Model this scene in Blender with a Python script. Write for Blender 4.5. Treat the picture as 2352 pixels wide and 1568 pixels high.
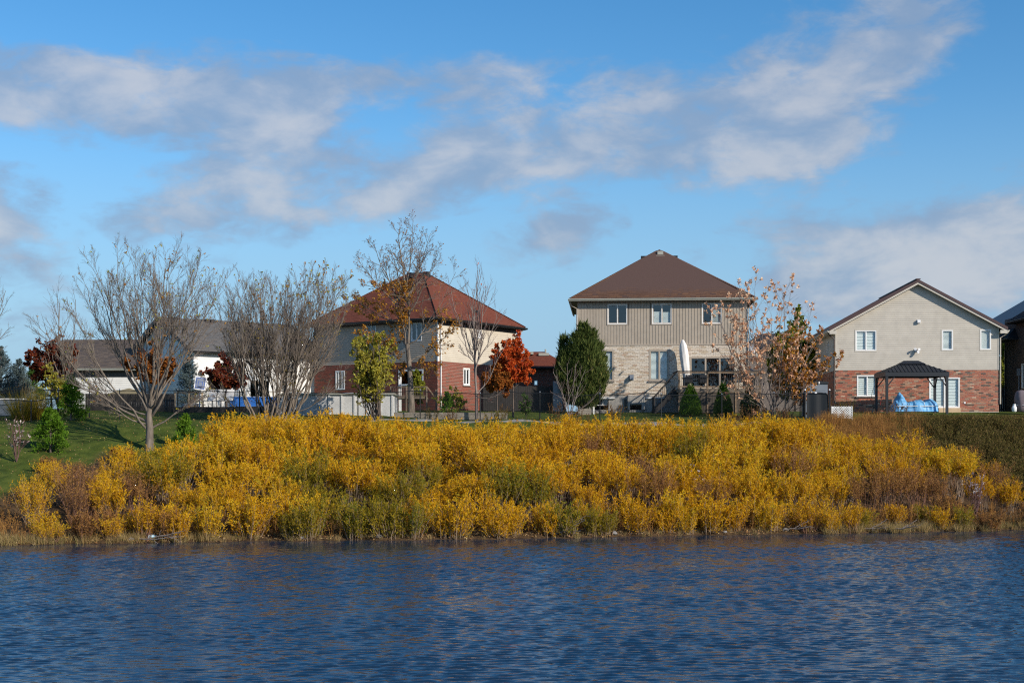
import bpy, math, random
import numpy as np
from mathutils import Vector, Matrix

for o in list(bpy.data.objects):
    bpy.data.objects.remove(o, do_unlink=True)
SC = bpy.context.scene
COL = SC.collection
R = math.radians
random.seed(7)

# ------------------------------------------------------------------ camera, sky, sun, exposure
F, CU, HV, CH = 3267.0, 1176.0, 1017.0, 4.0       # 50 mm lens; photograph measured at 2352 px width
cam = bpy.data.objects.new('camera', bpy.data.cameras.new('camera'))
COL.objects.link(cam)
cam.location = (0, 0, CH)
cam.rotation_euler = (R(90), 0, 0)
cam.data.lens = 50.0
cam.data.sensor_width = 36.0
cam.data.shift_y = (HV - 784.0) / 2352.0
cam.data.clip_start = 0.5
cam.data.clip_end = 6000
SC.camera = cam

SUN_AZ, SUN_EL = R(49), R(27)                      # azimuth measured from the camera's back towards the right
sun_dir = Vector((math.sin(SUN_AZ) * math.cos(SUN_EL), -math.cos(SUN_AZ) * math.cos(SUN_EL), math.sin(SUN_EL)))
sun = bpy.data.objects.new('sun', bpy.data.lights.new('sun', 'SUN'))
COL.objects.link(sun)
sun.data.energy = 4.8
sun.data.angle = R(0.5)
sun.data.color = (1.0, 0.91, 0.79)
sun.rotation_euler = sun_dir.to_track_quat('Z', 'Y').to_euler()
sun.location = (60, -60, 60)

world = bpy.data.worlds.new('World')
SC.world = world
world.use_nodes = True
SKY_STRENGTH = 0.148


def build_sky():
    nt = world.node_tree
    nt.nodes.clear()
    N, L = nt.nodes.new, nt.links.new

    def math_(op, a, b=None, clamp=False):
        n = N('ShaderNodeMath'); n.operation = op; n.use_clamp = clamp
        for i, x in enumerate((a, b)):
            if x is None: continue
            if isinstance(x, (int, float)): n.inputs[i].default_value = x
            else: L(x, n.inputs[i])
        return n.outputs[0]

    def smooth(x, a, b):
        n = N('ShaderNodeMapRange'); n.interpolation_type = 'SMOOTHSTEP'
        n.inputs[1].default_value = a; n.inputs[2].default_value = b
        L(x, n.inputs[0]); return n.outputs[0]

    def mix(f, a, b):
        n = N('ShaderNodeMix'); n.data_type = 'RGBA'
        if isinstance(f, (int, float)): n.inputs[0].default_value = f
        else: L(f, n.inputs[0])
        for i, x in ((6, a), (7, b)):
            if isinstance(x, tuple): n.inputs[i].default_value = (*x, 1)
            else: L(x, n.inputs[i])
        return n.outputs[2]
    sky = N('ShaderNodeTexSky'); sky.sky_type = 'NISHITA'; sky.sun_disc = False
    sky.sun_elevation = SUN_EL
    sky.sun_rotation = math.atan2(sun_dir.x, sun_dir.y)
    sky.altitude = 300; sky.air_density = 1.0; sky.dust_density = 0.35; sky.ozone_density = 2.2
    hs = N('ShaderNodeHueSaturation'); hs.inputs['Saturation'].default_value = 1.36; hs.inputs['Hue'].default_value = .5
    L(sky.outputs[0], hs.inputs['Color'])
    tc = N('ShaderNodeTexCoord')
    sp = N('ShaderNodeSeparateXYZ'); L(tc.outputs['Generated'], sp.inputs[0])
    x, y, z = sp.outputs
    az = math_('ARCTAN2', x, y)
    el = math_('ARCSINE', z)
    cv = N('ShaderNodeCombineXYZ'); L(az, cv.inputs[0]); L(el, cv.inputs[1])
    P = cv.outputs[0]
    # cloud banks: centre and radii in radians of azimuth and elevation
    blobs = [(230, 262, 270, 115, 0, .95), (520, 245, 340, 120, 4, 1.0), (690, 290, 260, 150, 10, .8), (600, 375, 320, 100, 0, .75),
             (40, 230, 200, 110, 0, .75), (1040, 190, 280, 90, 6, .75), (860, 455, 340, 85, 16, 1.0), (1070, 345, 240, 130, 35, .95),
             (1350, 320, 330, 120, 8, .75), (1230, 400, 280, 90, 8, .55), (1640, 330, 380, 130, 5, .62), (1850, 300, 260, 170, 0, .6),
             (1930, 150, 290, 200, 20, .75), (1500, 190, 330, 80, 4, .6), (1740, 400, 300, 110, 0, .6), (20, 550, 200, 140, 0, 1.6),
             (480, 512, 260, 110, 0, 1.15), (1270, 545, 190, 90, 15, 1.25), (2060, 600, 320, 130, 8, 1.3), (2270, 575, 320, 160, 0, 1.05),
             (1780, 590, 260, 90, 0, .75), (2150, 690, 420, 100, 0, .7), (180, 740, 340, 120, 0, .4), (1950, 690, 300, 80, 0, .7),
             (2080, 140, 170, 130, 0, .7), (90, 330, 300, 70, 0, .35)]
    acc = None
    for (u, v, ru, rv, rot, w) in blobs:
        mp = N('ShaderNodeMapping'); mp.vector_type = 'TEXTURE'
        mp.inputs[1].default_value = ((u - CU) / F, (HV - v) / F, 0)
        mp.inputs[2].default_value = (0, 0, R(rot))
        mp.inputs[3].default_value = (1.12 * ru / F, 1.18 * rv / F, 1)
        L(P, mp.inputs[0])
        g = N('ShaderNodeTexGradient'); g.gradient_type = 'SPHERICAL'
        L(mp.outputs[0], g.inputs[0])
        s = math_('MULTIPLY', g.outputs['Fac'], w)
        acc = s if acc is None else math_('ADD', acc, s)

    def noise(scale, sy, detail, seed, dist=0.0, rough=.55):
        mp = N('ShaderNodeMapping'); mp.inputs[1].default_value = (seed, seed * .7, 0)
        mp.inputs[3].default_value = (scale, scale * sy, 1); mp.inputs[2].default_value = (0, 0, R(-14))
        L(P, mp.inputs[0])
        n = N('ShaderNodeTexNoise'); n.inputs['Detail'].default_value = detail
        n.inputs['Scale'].default_value = 1.0
        n.inputs['Roughness'].default_value = rough
        n.inputs['Distortion'].default_value = dist
        L(mp.outputs[0], n.inputs['Vector'])
        return n.outputs[0]
    # the same kind of broken cloud goes on all round the sky
    wide = noise(4.2, 1.6, 4, 11.3, .3)
    front = smooth(math_('ABSOLUTE', az), 0.40, 0.62)
    high = smooth(el, 0.32, 0.5)
    out = math_('MAXIMUM', front, high)
    wfill = math_('MULTIPLY', smooth(wide, .44, .66), math_('MULTIPLY', out, .8))
    base = math_('MAXIMUM', acc, wfill)
    n1 = noise(15, 2.3, 9, 3.1, .45, .56)
    n2 = noise(48, 1.9, 8, 8.7, .3, .6)
    dens = math_('ADD', math_('MULTIPLY', base, .92), math_('ADD', math_('MULTIPLY', math_('SUBTRACT', n1, .5), 1.85), math_('MULTIPLY', math_('SUBTRACT', n2, .5), .8)))
    dens = math_('MULTIPLY', dens, smooth(base, 0.0, .22))
    mask = smooth(dens, .17, .92)
    lit = smooth(math_('ADD', math_('MULTIPLY', math_('SUBTRACT', noise(15, 1.7, 7, 21.0, .3), .5), 2.1), math_('MULTIPLY', dens, .55)), .12, 1.1)
    cloud = mix(lit, (1.85, 2.5, 3.55), (4.0, 4.0, 4.2))
    # thin pale air near the horizon
    clear = mix(math_('MULTIPLY', math_('SUBTRACT', 1.0, smooth(el, .02, .25)), .86), hs.outputs[0], (1.75, 3.05, 4.6))
    col = mix(math_('MULTIPLY', mask, .78), clear, cloud)
    bg = N('ShaderNodeBackground'); bg.inputs[1].default_value = SKY_STRENGTH
    L(col, bg.inputs[0])
    o = N('ShaderNodeOutputWorld'); L(bg.outputs[0], o.inputs[0])


build_sky()
SC.view_settings.view_transform = 'Standard'
SC.view_settings.look = 'None'
SC.view_settings.exposure = 0.0
SC.view_settings.gamma = 1.0
SC.view_settings.use_curve_mapping = False
SC.render.engine = 'CYCLES'
SC.cycles.max_bounces = 6
SC.cycles.diffuse_bounces = 2
SC.cycles.glossy_bounces = 3
SC.cycles.transmission_bounces = 4
SC.cycles.transparent_max_bounces = 8
SC.cycles.use_denoising = False
SC.cycles.pixel_filter_type = 'BLACKMAN_HARRIS'
SC.cycles.filter_width = 1.15
SC.cycles.sample_clamp_indirect = 4.0


# ------------------------------------------------------------------ materials
def _tree(name):
    m = bpy.data.materials.new(name); m.use_nodes = True
    nt = m.node_tree; nt.nodes.clear()
    return m, nt, nt.nodes.new, nt.links.new


def pos_noise(nt, scale, detail=4, stretch=None):
    N, L = nt.nodes.new, nt.links.new
    g = N('ShaderNodeNewGeometry')
    src = g.outputs['Position']
    if stretch:
        mp = N('ShaderNodeMapping'); mp.inputs[3].default_value = stretch
        L(src, mp.inputs[0]); src = mp.outputs[0]
    n = N('ShaderNodeTexNoise'); n.inputs['Scale'].default_value = scale; n.inputs['Detail'].default_value = detail
    L(src, n.inputs['Vector'])
    return n.outputs[0]


def surf(name, col, rough=.7, var=.18, scale=3.0, metal=0.0, bump=0.0, bscale=40, stretch=None, spec=.4, col2=None):
    """One colour with uneven wear: two noise sizes darken and lighten it a little."""
    m, nt, N, L = _tree(name)
    p = N('ShaderNodeBsdfPrincipled'); o = N('ShaderNodeOutputMaterial'); L(p.outputs[0], o.inputs[0])
    p.inputs['Roughness'].default_value = rough; p.inputs['Metallic'].default_value = metal
    p.inputs['Specular IOR Level'].default_value = spec
    a = pos_noise(nt, scale, 6, stretch)
    r = N('ShaderNodeValToRGB'); L(a, r.inputs[0])
    c2 = col2 or tuple(c * (1 + var) for c in col)
    r.color_ramp.elements[0].position = .3; r.color_ramp.elements[0].color = (*[c * (1 - var) for c in col], 1)
    r.color_ramp.elements[1].position = .7; r.color_ramp.elements[1].color = (*c2, 1)
    L(r.outputs[0], p.inputs['Base Color'])
    if bump:
        b = N('ShaderNodeBump'); b.inputs['Strength'].default_value = bump; b.inputs['Distance'].default_value = .02
        L(pos_noise(nt, bscale, 3, stretch), b.inputs['Height']); L(b.outputs[0], p.inputs['Normal'])
    return m


def pieces(name, stops, rough=.85, noise=.2, scale=25, trans=0.0, spec=.25, const=False):
    """Colour chosen piece by piece (own object or own face) from a range of colours."""
    m, nt, N, L = _tree(name)
    at_ = N('ShaderNodeAttribute'); at_.attribute_name = 'tint'
    oi = N('ShaderNodeObjectInfo')
    ad = N('ShaderNodeMath'); ad.operation = 'ADD'; L(at_.outputs['Fac'], ad.inputs[0])
    if trans:   # leaves: the plant shifts the whole range a little
        k = N('ShaderNodeMath'); k.operation = 'MULTIPLY_ADD'; L(oi.outputs['Random'], k.inputs[0])
        k.inputs[1].default_value = .36; k.inputs[2].default_value = -.18
        L(k.outputs[0], ad.inputs[1]); fac = ad.outputs[0]
    else:
        L(oi.outputs['Random'], ad.inputs[1])
        fr = N('ShaderNodeMath'); fr.operation = 'FRACT'; L(ad.outputs[0], fr.inputs[0]); fac = fr.outputs[0]
    r = N('ShaderNodeValToRGB'); L(fac, r.inputs[0])
    el = r.color_ramp.elements
    while len(el) < len(stops): el.new(.5)
    for e, (p_, c) in zip(el, stops):
        e.position = p_; e.color = (*c, 1)
    if const: r.color_ramp.interpolation = 'CONSTANT'
    col = r.outputs[0]
    if noise:
        mx = N('ShaderNodeMix'); mx.data_type = 'RGBA'; mx.blend_type = 'MULTIPLY'; mx.inputs[0].default_value = 1.0
        mr = N('ShaderNodeMapRange'); mr.inputs[1].default_value = .3; mr.inputs[2].default_value = .7
        mr.inputs[3].default_value = 1 - noise; mr.inputs[4].default_value = 1 + noise
        L(pos_noise(nt, scale, 3), mr.inputs[0]); L(col, mx.inputs[6]); L(mr.outputs[0], mx.inputs[7])
        col = mx.outputs[2]
    p = N('ShaderNodeBsdfPrincipled'); L(col, p.inputs['Base Color'])
    p.inputs['Roughness'].default_value = rough; p.inputs['Specular IOR Level'].default_value = .06 if trans else spec
    o = N('ShaderNodeOutputMaterial')
    if trans:
        t = N('ShaderNodeBsdfTranslucent'); L(col, t.inputs[0])
        ms = N('ShaderNodeMixShader'); ms.inputs[0].default_value = trans
        L(p.outputs[0], ms.inputs[1]); L(t.outputs[0], ms.inputs[2]); L(ms.outputs[0], o.inputs[0])
    else:
        L(p.outputs[0], o.inputs[0])
    return m


def glass_mat():
    m, nt, N, L = _tree('window_glass')
    g = N('ShaderNodeBsdfGlossy'); g.inputs[0].default_value = (.9, .95, 1, 1); g.inputs['Roughness'].default_value = .02
    t = N('ShaderNodeBsdfTransparent'); t.inputs[0].default_value = (.90, .95, .94, 1)
    lw = N('ShaderNodeLayerWeight'); lw.inputs[0].default_value = .5          # facing term is the same from both sides
    pw = N('ShaderNodeMath'); pw.operation = 'POWER'; L(lw.outputs['Facing'], pw.inputs[0]); pw.inputs[1].default_value = 4.0
    k = N('ShaderNodeMath'); k.operation = 'MULTIPLY_ADD'; L(pw.outputs[0], k.inputs[0]); k.inputs[1].default_value = .85; k.inputs[2].default_value = .10
    ms = N('ShaderNodeMixShader'); L(k.outputs[0], ms.inputs[0]); L(t.outputs[0], ms.inputs[1]); L(g.outputs[0], ms.inputs[2])
    o = N('ShaderNodeOutputMaterial'); L(ms.outputs[0], o.inputs[0])
    return m


M = {}
M['glass'] = glass_mat()
M['brick_buff'] = pieces('buff_brick', [(0, (.58, .50, .40)), (.35, (.68, .61, .51)), (.62, (.60, .50, .38)), (.78, (.51, .41, .29)), (.88, (.55, .46, .36)), (.95, (.47, .33, .23)), (1, (.70, .63, .54))], .9, .22, 30)
M['brick_red'] = pieces('red_mixed_brick', [(0, (.35, .115, .07)), (.3, (.40, .145, .09)), (.5, (.43, .225, .14)), (.64, (.32, .12, .08)), (.78, (.42, .26, .17)), (.86, (.10, .075, .06)), (.93, (.12, .08, .06)), (.97, (.55, .40, .28)), (1, (.38, .09, .06))], .9, .22, 30)
M['brick_dark'] = pieces('dark_red_brick', [(0, (.23, .068, .045)), (.4, (.28, .09, .06)), (.7, (.20, .07, .05)), (.85, (.14, .085, .06)), (1, (.26, .085, .06))], .9, .2, 30)
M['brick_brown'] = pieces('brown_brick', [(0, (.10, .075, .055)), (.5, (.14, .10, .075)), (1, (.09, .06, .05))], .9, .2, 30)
M['mortar_grey'] = surf('grey_mortar', (.36, .33, .30), .95, .12, 6)
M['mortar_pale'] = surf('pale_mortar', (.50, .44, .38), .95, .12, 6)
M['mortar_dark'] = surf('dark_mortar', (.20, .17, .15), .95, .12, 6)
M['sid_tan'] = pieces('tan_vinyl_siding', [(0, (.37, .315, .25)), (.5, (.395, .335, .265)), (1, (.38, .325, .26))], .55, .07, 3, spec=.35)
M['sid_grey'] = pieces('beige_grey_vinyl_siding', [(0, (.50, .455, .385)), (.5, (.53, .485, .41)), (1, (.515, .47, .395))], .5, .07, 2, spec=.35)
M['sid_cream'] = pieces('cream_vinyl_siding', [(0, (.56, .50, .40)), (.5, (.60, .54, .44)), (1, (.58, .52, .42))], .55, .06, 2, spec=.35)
M['sid_white'] = pieces('white_vinyl_siding', [(0, (.74, .72, .67)), (.5, (.78, .76, .72)), (1, (.76, .74, .69))], .55, .06, 2, spec=.35)
M['trim_tan'] = surf('tan_trim', (.40, .34, .27), .5, .06)
M['trim_cream'] = surf('cream_trim', (.56, .51, .43), .5, .06)
M['trim_white'] = surf('white_vinyl', (.80, .80, .78), .4, .04)
M['pool_white'] = surf('shade_greyed_white_panel', (.58, .58, .57), .5, .1, 2)  # white greyed: part shade on the pool wall put into the colour
M['trim_brown'] = surf('brown_aluminium', (.085, .062, .05), .45, .08)
M['trim_black'] = surf('black_aluminium', (.018, .018, .02), .4, .1)
M['gutter_grey'] = surf('grey_green_gutter', (.36, .36, .31), .4, .08)
M['sheath'] = surf('siding_underlay', (.16, .14, .12), .9, .05)
M['shin_brown'] = pieces('brown_shingle', [(0, (.12, .064, .041)), (.3, (.15, .079, .049)), (.6, (.11, .059, .040)), (.8, (.175, .089, .049)), (.93, (.09, .056, .048)), (1, (.14, .073, .045))], .95, .25, 60)
M['shin_red'] = pieces('red_brown_shingle', [(0, (.175, .052, .03)), (.5, (.20, .062, .037)), (.85, (.165, .05, .032)), (1, (.21, .068, .042))], .95, .15, 60)
M['shin_grey'] = pieces('grey_shingle', [(0, (.13, .125, .12)), (.5, (.16, .155, .15)), (.88, (.10, .10, .10)), (1, (.15, .14, .13))], .95, .2, 60)
M['shin_taupe'] = pieces('weathered_taupe_shingle', [(0, (.135, .105, .085)), (.35, (.105, .085, .075)), (.55, (.16, .125, .10)), (.75, (.075, .065, .065)), (1, (.14, .11, .085))], .95, .25, 60)
M['shin_black'] = pieces('charcoal_shingle', [(0, (.028, .028, .032)), (.5, (.038, .038, .043)), (1, (.022, .022, .026))], .9, .2, 60)
M['roof_metal'] = surf('brown_metal_roofing', (.075, .040, .036), .45, .12, 4, metal=.0, spec=.5)
M['concrete'] = surf('parged_concrete', (.36, .34, .31), .9, .15, 2.0, bump=.3)
M['path'] = surf('concrete_path', (.25, .235, .21), .9, .2, 1.5)
M['stone'] = surf('rough_grey_stone', (.20, .18, .16), .9, .35, 14, bump=.6, bscale=25)
M['rock'] = pieces('pale_field_rock', [(0, (.17, .155, .14)), (.5, (.25, .235, .22)), (1, (.12, .115, .11))], .9, .25, 12)
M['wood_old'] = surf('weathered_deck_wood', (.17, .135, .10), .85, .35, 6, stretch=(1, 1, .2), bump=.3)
M['wood_mid'] = surf('brown_timber', (.22, .155, .10), .8, .3, 6, bump=.3)
M['wood_grey'] = surf('silver_timber', (.29, .25, .20), .85, .3, 5, stretch=(.3, 1, 2), bump=.3)
M['wood_skirt_shaded'] = surf('shade_darkened_skirting', (.085, .07, .055), .9, .35, 6, stretch=(1, 1, .2), bump=.3)  # deck wood darkened: the cone spruces' shade put into the skirt colour
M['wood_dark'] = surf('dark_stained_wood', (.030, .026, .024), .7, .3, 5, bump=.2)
M['wood_fresh'] = surf('new_lumber', (.58, .42, .26), .8, .12, 5)
M['black'] = surf('black_powder_coat', (.012, .013, .014), .4, .1)
M['charcoal'] = surf('charcoal_metal', (.014, .016, .020), .42, .1, spec=.5)
M['plastic_grey'] = surf('grey_resin', (.17, .20, .24), .5, .06)
M['white_plastic'] = surf('white_plastic', (.80, .80, .80), .4, .05)
M['blind'] = surf('white_blind', (.80, .82, .80), .6, .03)
M['tarp'] = surf('blue_tarpaulin', (.13, .37, .64), .5, .16, 2.5, bump=.5, bscale=18, spec=.5)
M['strap'] = surf('white_strap', (.72, .72, .70), .6, .08)
M['pool_blue'] = surf('blue_vinyl', (.03, .16, .55), .5, .15, 3)
M['canvas_white'] = surf('off_white_canvas', (.74, .71, .66), .85, .08, 3, bump=.3, bscale=20)
M['canvas_tan'] = surf('olive_tan_canvas', (.26, .215, .12), .85, .1, 2)
M['pail'] = surf('tan_pail', (.42, .38, .31), .6, .12)
M['bark_grey'] = surf('grey_bark', (.17, .14, .11), .9, .35, 9, stretch=(1, 1, .25), bump=.6, bscale=30)
M['bark_brown'] = surf('brown_bark', (.12, .092, .075), .9, .35, 9, stretch=(1, 1, .25), bump=.6, bscale=30)
M['bark_pale'] = surf('pale_twig_bark', (.22, .18, .155), .85, .3, 9, stretch=(1, 1, .25))
M['twig'] = surf('twig_bark', (.22, .175, .14), .85, .25, 9)
M['twig_red'] = surf('red_twig_bark', (.16, .085, .075), .85, .25, 9)
M['stem_willow'] = surf('willow_stem', (.27, .195, .135), .8, .35, 7)
M['stem_russet'] = surf('russet_stem', (.22, .115, .075), .8, .35, 7)
GOLD = [(0, (.36, .155, .007)), (.25, (.60, .305, .009)), (.5, (.76, .43, .013)), (.75, (.80, .50, .025)), (1, (.50, .40, .028))]
M['leaf_gold'] = pieces('golden_leaf', GOLD, .6, 0, trans=.33)
M['leaf_olive'] = pieces('olive_gold_leaf', [(0, (.16, .135, .012)), (.3, (.30, .23, .02)), (.6, (.46, .31, .02)), (.85, (.22, .24, .03)), (1, (.13, .17, .02))], .6, 0, trans=.38)
M['leaf_russet'] = pieces('russet_leaf', [(0, (.20, .085, .035)), (.35, (.33, .165, .055)), (.65, (.46, .25, .065)), (1, (.26, .11, .055))], .65, 0, trans=.3)
M['leaf_green'] = pieces('green_needle', [(0, (.025, .055, .010)), (.5, (.055, .12, .018)), (1, (.10, .17, .03))], .6, 0, trans=.15)
M['leaf_bright'] = pieces('bright_pine_needle', [(0, (.05, .11, .01)), (.5, (.105, .21, .016)), (1, (.18, .28, .035))], .6, 0, trans=.2)
M['leaf_blue'] = pieces('blue_spruce_needle', [(0, (.055, .085, .085)), (.5, (.12, .165, .165)), (1, (.19, .24, .23))], .65, 0, trans=.1)
M['leaf_cedar'] = pieces('juniper_spray', [(0, (.035, .055, .014)), (.35, (.075, .105, .026)), (.7, (.13, .155, .04)), (.92, (.21, .195, .06)), (1, (.25, .12, .05))], .7, 0, trans=.12)
M['leaf_yellow'] = pieces('yellow_green_leaf', [(0, (.24, .20, .02)), (.4, (.42, .36, .045)), (.75, (.50, .46, .10)), (1, (.26, .31, .04))], .6, 0, trans=.4)
M['leaf_lime'] = pieces('lime_leaf', [(0, (.12, .15, .02)), (.5, (.24, .27, .03)), (1, (.40, .36, .04))], .6, 0, trans=.4)
M['leaf_red'] = pieces('red_maple_leaf', [(0, (.34, .045, .015)), (.35, (.60, .10, .025)), (.7, (.72, .19, .04)), (1, (.52, .065, .03))], .6, 0, trans=.4)
M['leaf_orange'] = pieces('orange_leaf', [(0, (.26, .10, .015)), (.5, (.46, .20, .03)), (1, (.52, .29, .04))], .65, 0, trans=.35)
M['leaf_darkred'] = pieces('dark_red_leaf', [(0, (.09, .018, .014)), (.5, (.19, .038, .022)), (1, (.28, .10, .03))], .65, 0, trans=.3)
M['leaf_rust'] = pieces('rust_leaf', [(0, (.16, .05, .013)), (.5, (.34, .10, .022)), (1, (.40, .17, .035))], .7, 0, trans=.3)
M['leaf_peach'] = pieces('peach_dry_leaf', [(0, (.60, .30, .17)), (.5, (.84, .53, .34)), (1, (.86, .63, .40))], .7, 0, trans=.3)
M['leaf_white'] = pieces('white_pink_leaf', [(0, (.50, .36, .36)), (1, (.72, .64, .56))], .7, 0, trans=.3)
M['leaf_straw'] = pieces('dry_straw', [(0, (.22, .135, .05)), (.4, (.36, .25, .10)), (.75, (.46, .34, .16)), (1, (.18, .17, .04))], .75, 0, trans=.25)
M['leaf_weed'] = pieces('goldenrod_leaf', [(0, (.07, .05, .018)), (.4, (.13, .11, .03)), (.7, (.22, .14, .06)), (1, (.15, .17, .03))], .75, 0, trans=.25)
M['leaf_brownweed'] = pieces('brown_weed', [(0, (.10, .05, .03)), (.5, (.20, .11, .05)), (1, (.26, .18, .06))], .75, 0, trans=.25)
M['leaf_grass'] = pieces('lawn_blade', [(0, (.03, .055, .008)), (.5, (.055, .095, .012)), (.9, (.09, .13, .02)), (1, (.16, .14, .04))], .7, 0, trans=.3)
M['leaf_litter'] = pieces('fallen_leaf', [(0, (.26, .13, .05)), (.5, (.42, .27, .12)), (.85, (.50, .38, .20)), (1, (.34, .09, .04))], .8, 0, trans=.2)


# ------------------------------------------------------------------ mesh helpers
def link(name, mesh, parent=None, mat=None):
    if mat is not None and not mesh.materials: mesh.materials.append(mat)
    o = bpy.data.objects.new(name, mesh)
    COL.objects.link(o)
    if parent is not None: o.parent = parent
    return o


def tag(o, label=None, cat=None, group=None, kind=None):
    if label: o['label'] = label
    if cat: o['category'] = cat
    if group: o['group'] = group
    if kind: o['kind'] = kind
    return o


def thing(name, label, cat, loc=(0, 0, 0), rz=0.0, group=None):
    o = bpy.data.objects.new(name, None)
    COL.objects.link(o)
    o.empty_display_size = .3
    o.location = loc; o.rotation_euler = (0, 0, rz)
    return tag(o, label, cat, group)


def np_mesh(name, V, k, tint=None, smooth=False):
    """V: (n, k, 3) separate k-gons."""
    V = np.asarray(V, dtype=np.float32)
    n = V.shape[0]
    me = bpy.data.meshes.new(name)
    me.vertices.add(n * k); me.vertices.foreach_set('co', V.reshape(-1))
    me.loops.add(n * k); me.loops.foreach_set('vertex_index', np.arange(n * k, dtype=np.int32))
    me.polygons.add(n)
    me.polygons.foreach_set('loop_start', np.arange(0, n * k, k, dtype=np.int32))
    me.polygons.foreach_set('use_smooth', np.zeros(n, dtype=bool))
    me.update(calc_edges=True)
    if tint is not None:
        a = me.attributes.new('tint', 'FLOAT', 'FACE')
        a.data.foreach_set('value', np.asarray(tint, dtype=np.float32))
    return me


def idx_mesh(name, V, Q, smooth=False):
    """shared vertices V (n,3), quads Q (m,4)."""
    V = np.asarray(V, dtype=np.float32); Q = np.asarray(Q, dtype=np.int32)
    k = Q.shape[1]
    me = bpy.data.meshes.new(name)
    me.vertices.add(len(V)); me.vertices.foreach_set('co', V.reshape(-1))
    me.loops.add(Q.size); me.loops.foreach_set('vertex_index', Q.reshape(-1))
    me.polygons.add(len(Q))
    me.polygons.foreach_set('loop_start', np.arange(0, Q.size, k, dtype=np.int32))
    me.polygons.foreach_set('use_smooth', np.full(len(Q), bool(smooth)))
    me.update(calc_edges=True)
    return me


class MB:
    """Collects boxes, bars, prisms and tubes into one mesh."""
    def __init__(s): s.v = []; s.f = []

    def add(s, vs, fs):
        b = len(s.v); s.v += [tuple(v) for v in vs]; s.f += [tuple(i + b for i in f) for f in fs]; return s

    def box(s, x0, x1, y0, y1, z0, z1, m=None):
        vs = [Vector((x, y, z)) for z in (z0, z1) for y in (y0, y1) for x in (x0, x1)]
        if m is not None: vs = [m @ v for v in vs]
        return s.add(vs, [(0, 2, 3, 1), (4, 5, 7, 6), (0, 1, 5, 4), (2, 6, 7, 3), (0, 4, 6, 2), (1, 3, 7, 5)])

    def bar(s, p, q, w, h=None):
        """rectangular bar from p to q"""
        p, q = Vector(p), Vector(q); h = h or w
        d = (q - p); l = d.length; d.normalize()
        up = Vector((0, 0, 1)) if abs(d.z) < .95 else Vector((0, 1, 0))
        a = d.cross(up).normalized(); b = a.cross(d).normalized()
        m = Matrix((a, d, b)).transposed().to_4x4(); m.translation = p
        return s.box(-w / 2, w / 2, 0, l, -h / 2, h / 2, m)

    def tube(s, pts, rad, n=6):
        pts = [Vector(p) for p in pts]
        if not isinstance(rad, (list, tuple)): rad = [rad] * len(pts)
        b = len(s.v)
        for i, p in enumerate(pts):
            d = (pts[min(i + 1, len(pts) - 1)] - pts[max(i - 1, 0)]).normalized()
            up = Vector((0, 0, 1)) if abs(d.z) < .9 else Vector((1, 0, 0))
            a = d.cross(up).normalized(); c = a.cross(d)
            for k in range(n):
                t = 2 * math.pi * k / n
                s.v.append(tuple(p + (a * math.cos(t) + c * math.sin(t)) * rad[i]))
        for i in range(len(pts) - 1):
            for k in range(n):
                s.f.append((b + i * n + k, b + i * n + (k + 1) % n, b + (i + 1) * n + (k + 1) % n, b + (i + 1) * n + k))
        s.f.append(tuple(b + k for k in range(n))[::-1]); s.f.append(tuple(b + (len(pts) - 1) * n + k for k in range(n)))
        return s

    def prism(s, poly, y0, y1, m=None):
        """polygon in x,z pushed from y0 to y1"""
        n = len(poly)
        vs = [Vector((x, y0, z)) for x, z in poly] + [Vector((x, y1, z)) for x, z in poly]
        if m is not None: vs = [m @ v for v in vs]
        return s.add(vs, [tuple(range(n)), tuple(range(2 * n - 1, n - 1, -1))] + [(i, i + n, (i + 1) % n + n, (i + 1) % n) for i in range(n)])

    def lathe(s, prof, n=16, c=(0, 0), wob=0, seed=0):
        b = len(s.v); rg = random.Random(seed); ph = [rg.uniform(0, 6.28) for _ in range(4)]
        for r, z in prof:
            for k in range(n):
                t = 2 * math.pi * k / n
                q = r * (1 + wob * math.sin(7 * t + ph[0] + z * 1.3) + wob * .6 * math.sin(4 * t + ph[1] - z * 2))
                s.v.append((c[0] + q * math.cos(t), c[1] + q * math.sin(t), z))
        for i in range(len(prof) - 1):
            for k in range(n):
                s.f.append((b + i * n + k, b + i * n + (k + 1) % n, b + (i + 1) * n + (k + 1) % n, b + (i + 1) * n + k))
        s.f.append(tuple(b + k for k in range(n))[::-1]); s.f.append(tuple(b + (len(prof) - 1) * n + k for k in range(n)))
        return s

    def mesh(s, name, smooth=False):
        me = bpy.data.meshes.new(name); me.from_pydata(s.v, [], s.f); me.update()
        if smooth:
            me.polygons.foreach_set('use_smooth', [True] * len(me.polygons))
        return me

    def build(s, name, mat, parent=None, smooth=False):
        return link(name, s.mesh(name, smooth), parent, mat)


def ray(u, v): return Vector(((u - CU) / F, 1.0, (HV - v) / F))
def at(u, v, Y): r = ray(u, v) * Y; return Vector((r.x, Y, CH + r.z))
def gx(u, Y): return (u - CU) / F * Y


# ------------------------------------------------------------------ the lie of the land
_su = np.array([-700, 0, 300, 600, 900, 1176, 1560, 2000, 2352, 3000], float)
_sv = np.array([1262, 1252, 1247, 1242, 1240, 1237, 1230, 1224, 1217, 1206], float)
_sY = CH * F / (_sv - HV)
_sX = (_su - CU) / F * _sY


def shore(x):
    x = np.asarray(x, float)
    return np.interp(x, _sX, _sY) + .22 * np.sin(x * 1.7) + .16 * np.sin(x * 3.9 + 1) + .10 * np.sin(x * 8.3 + 2)


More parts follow.
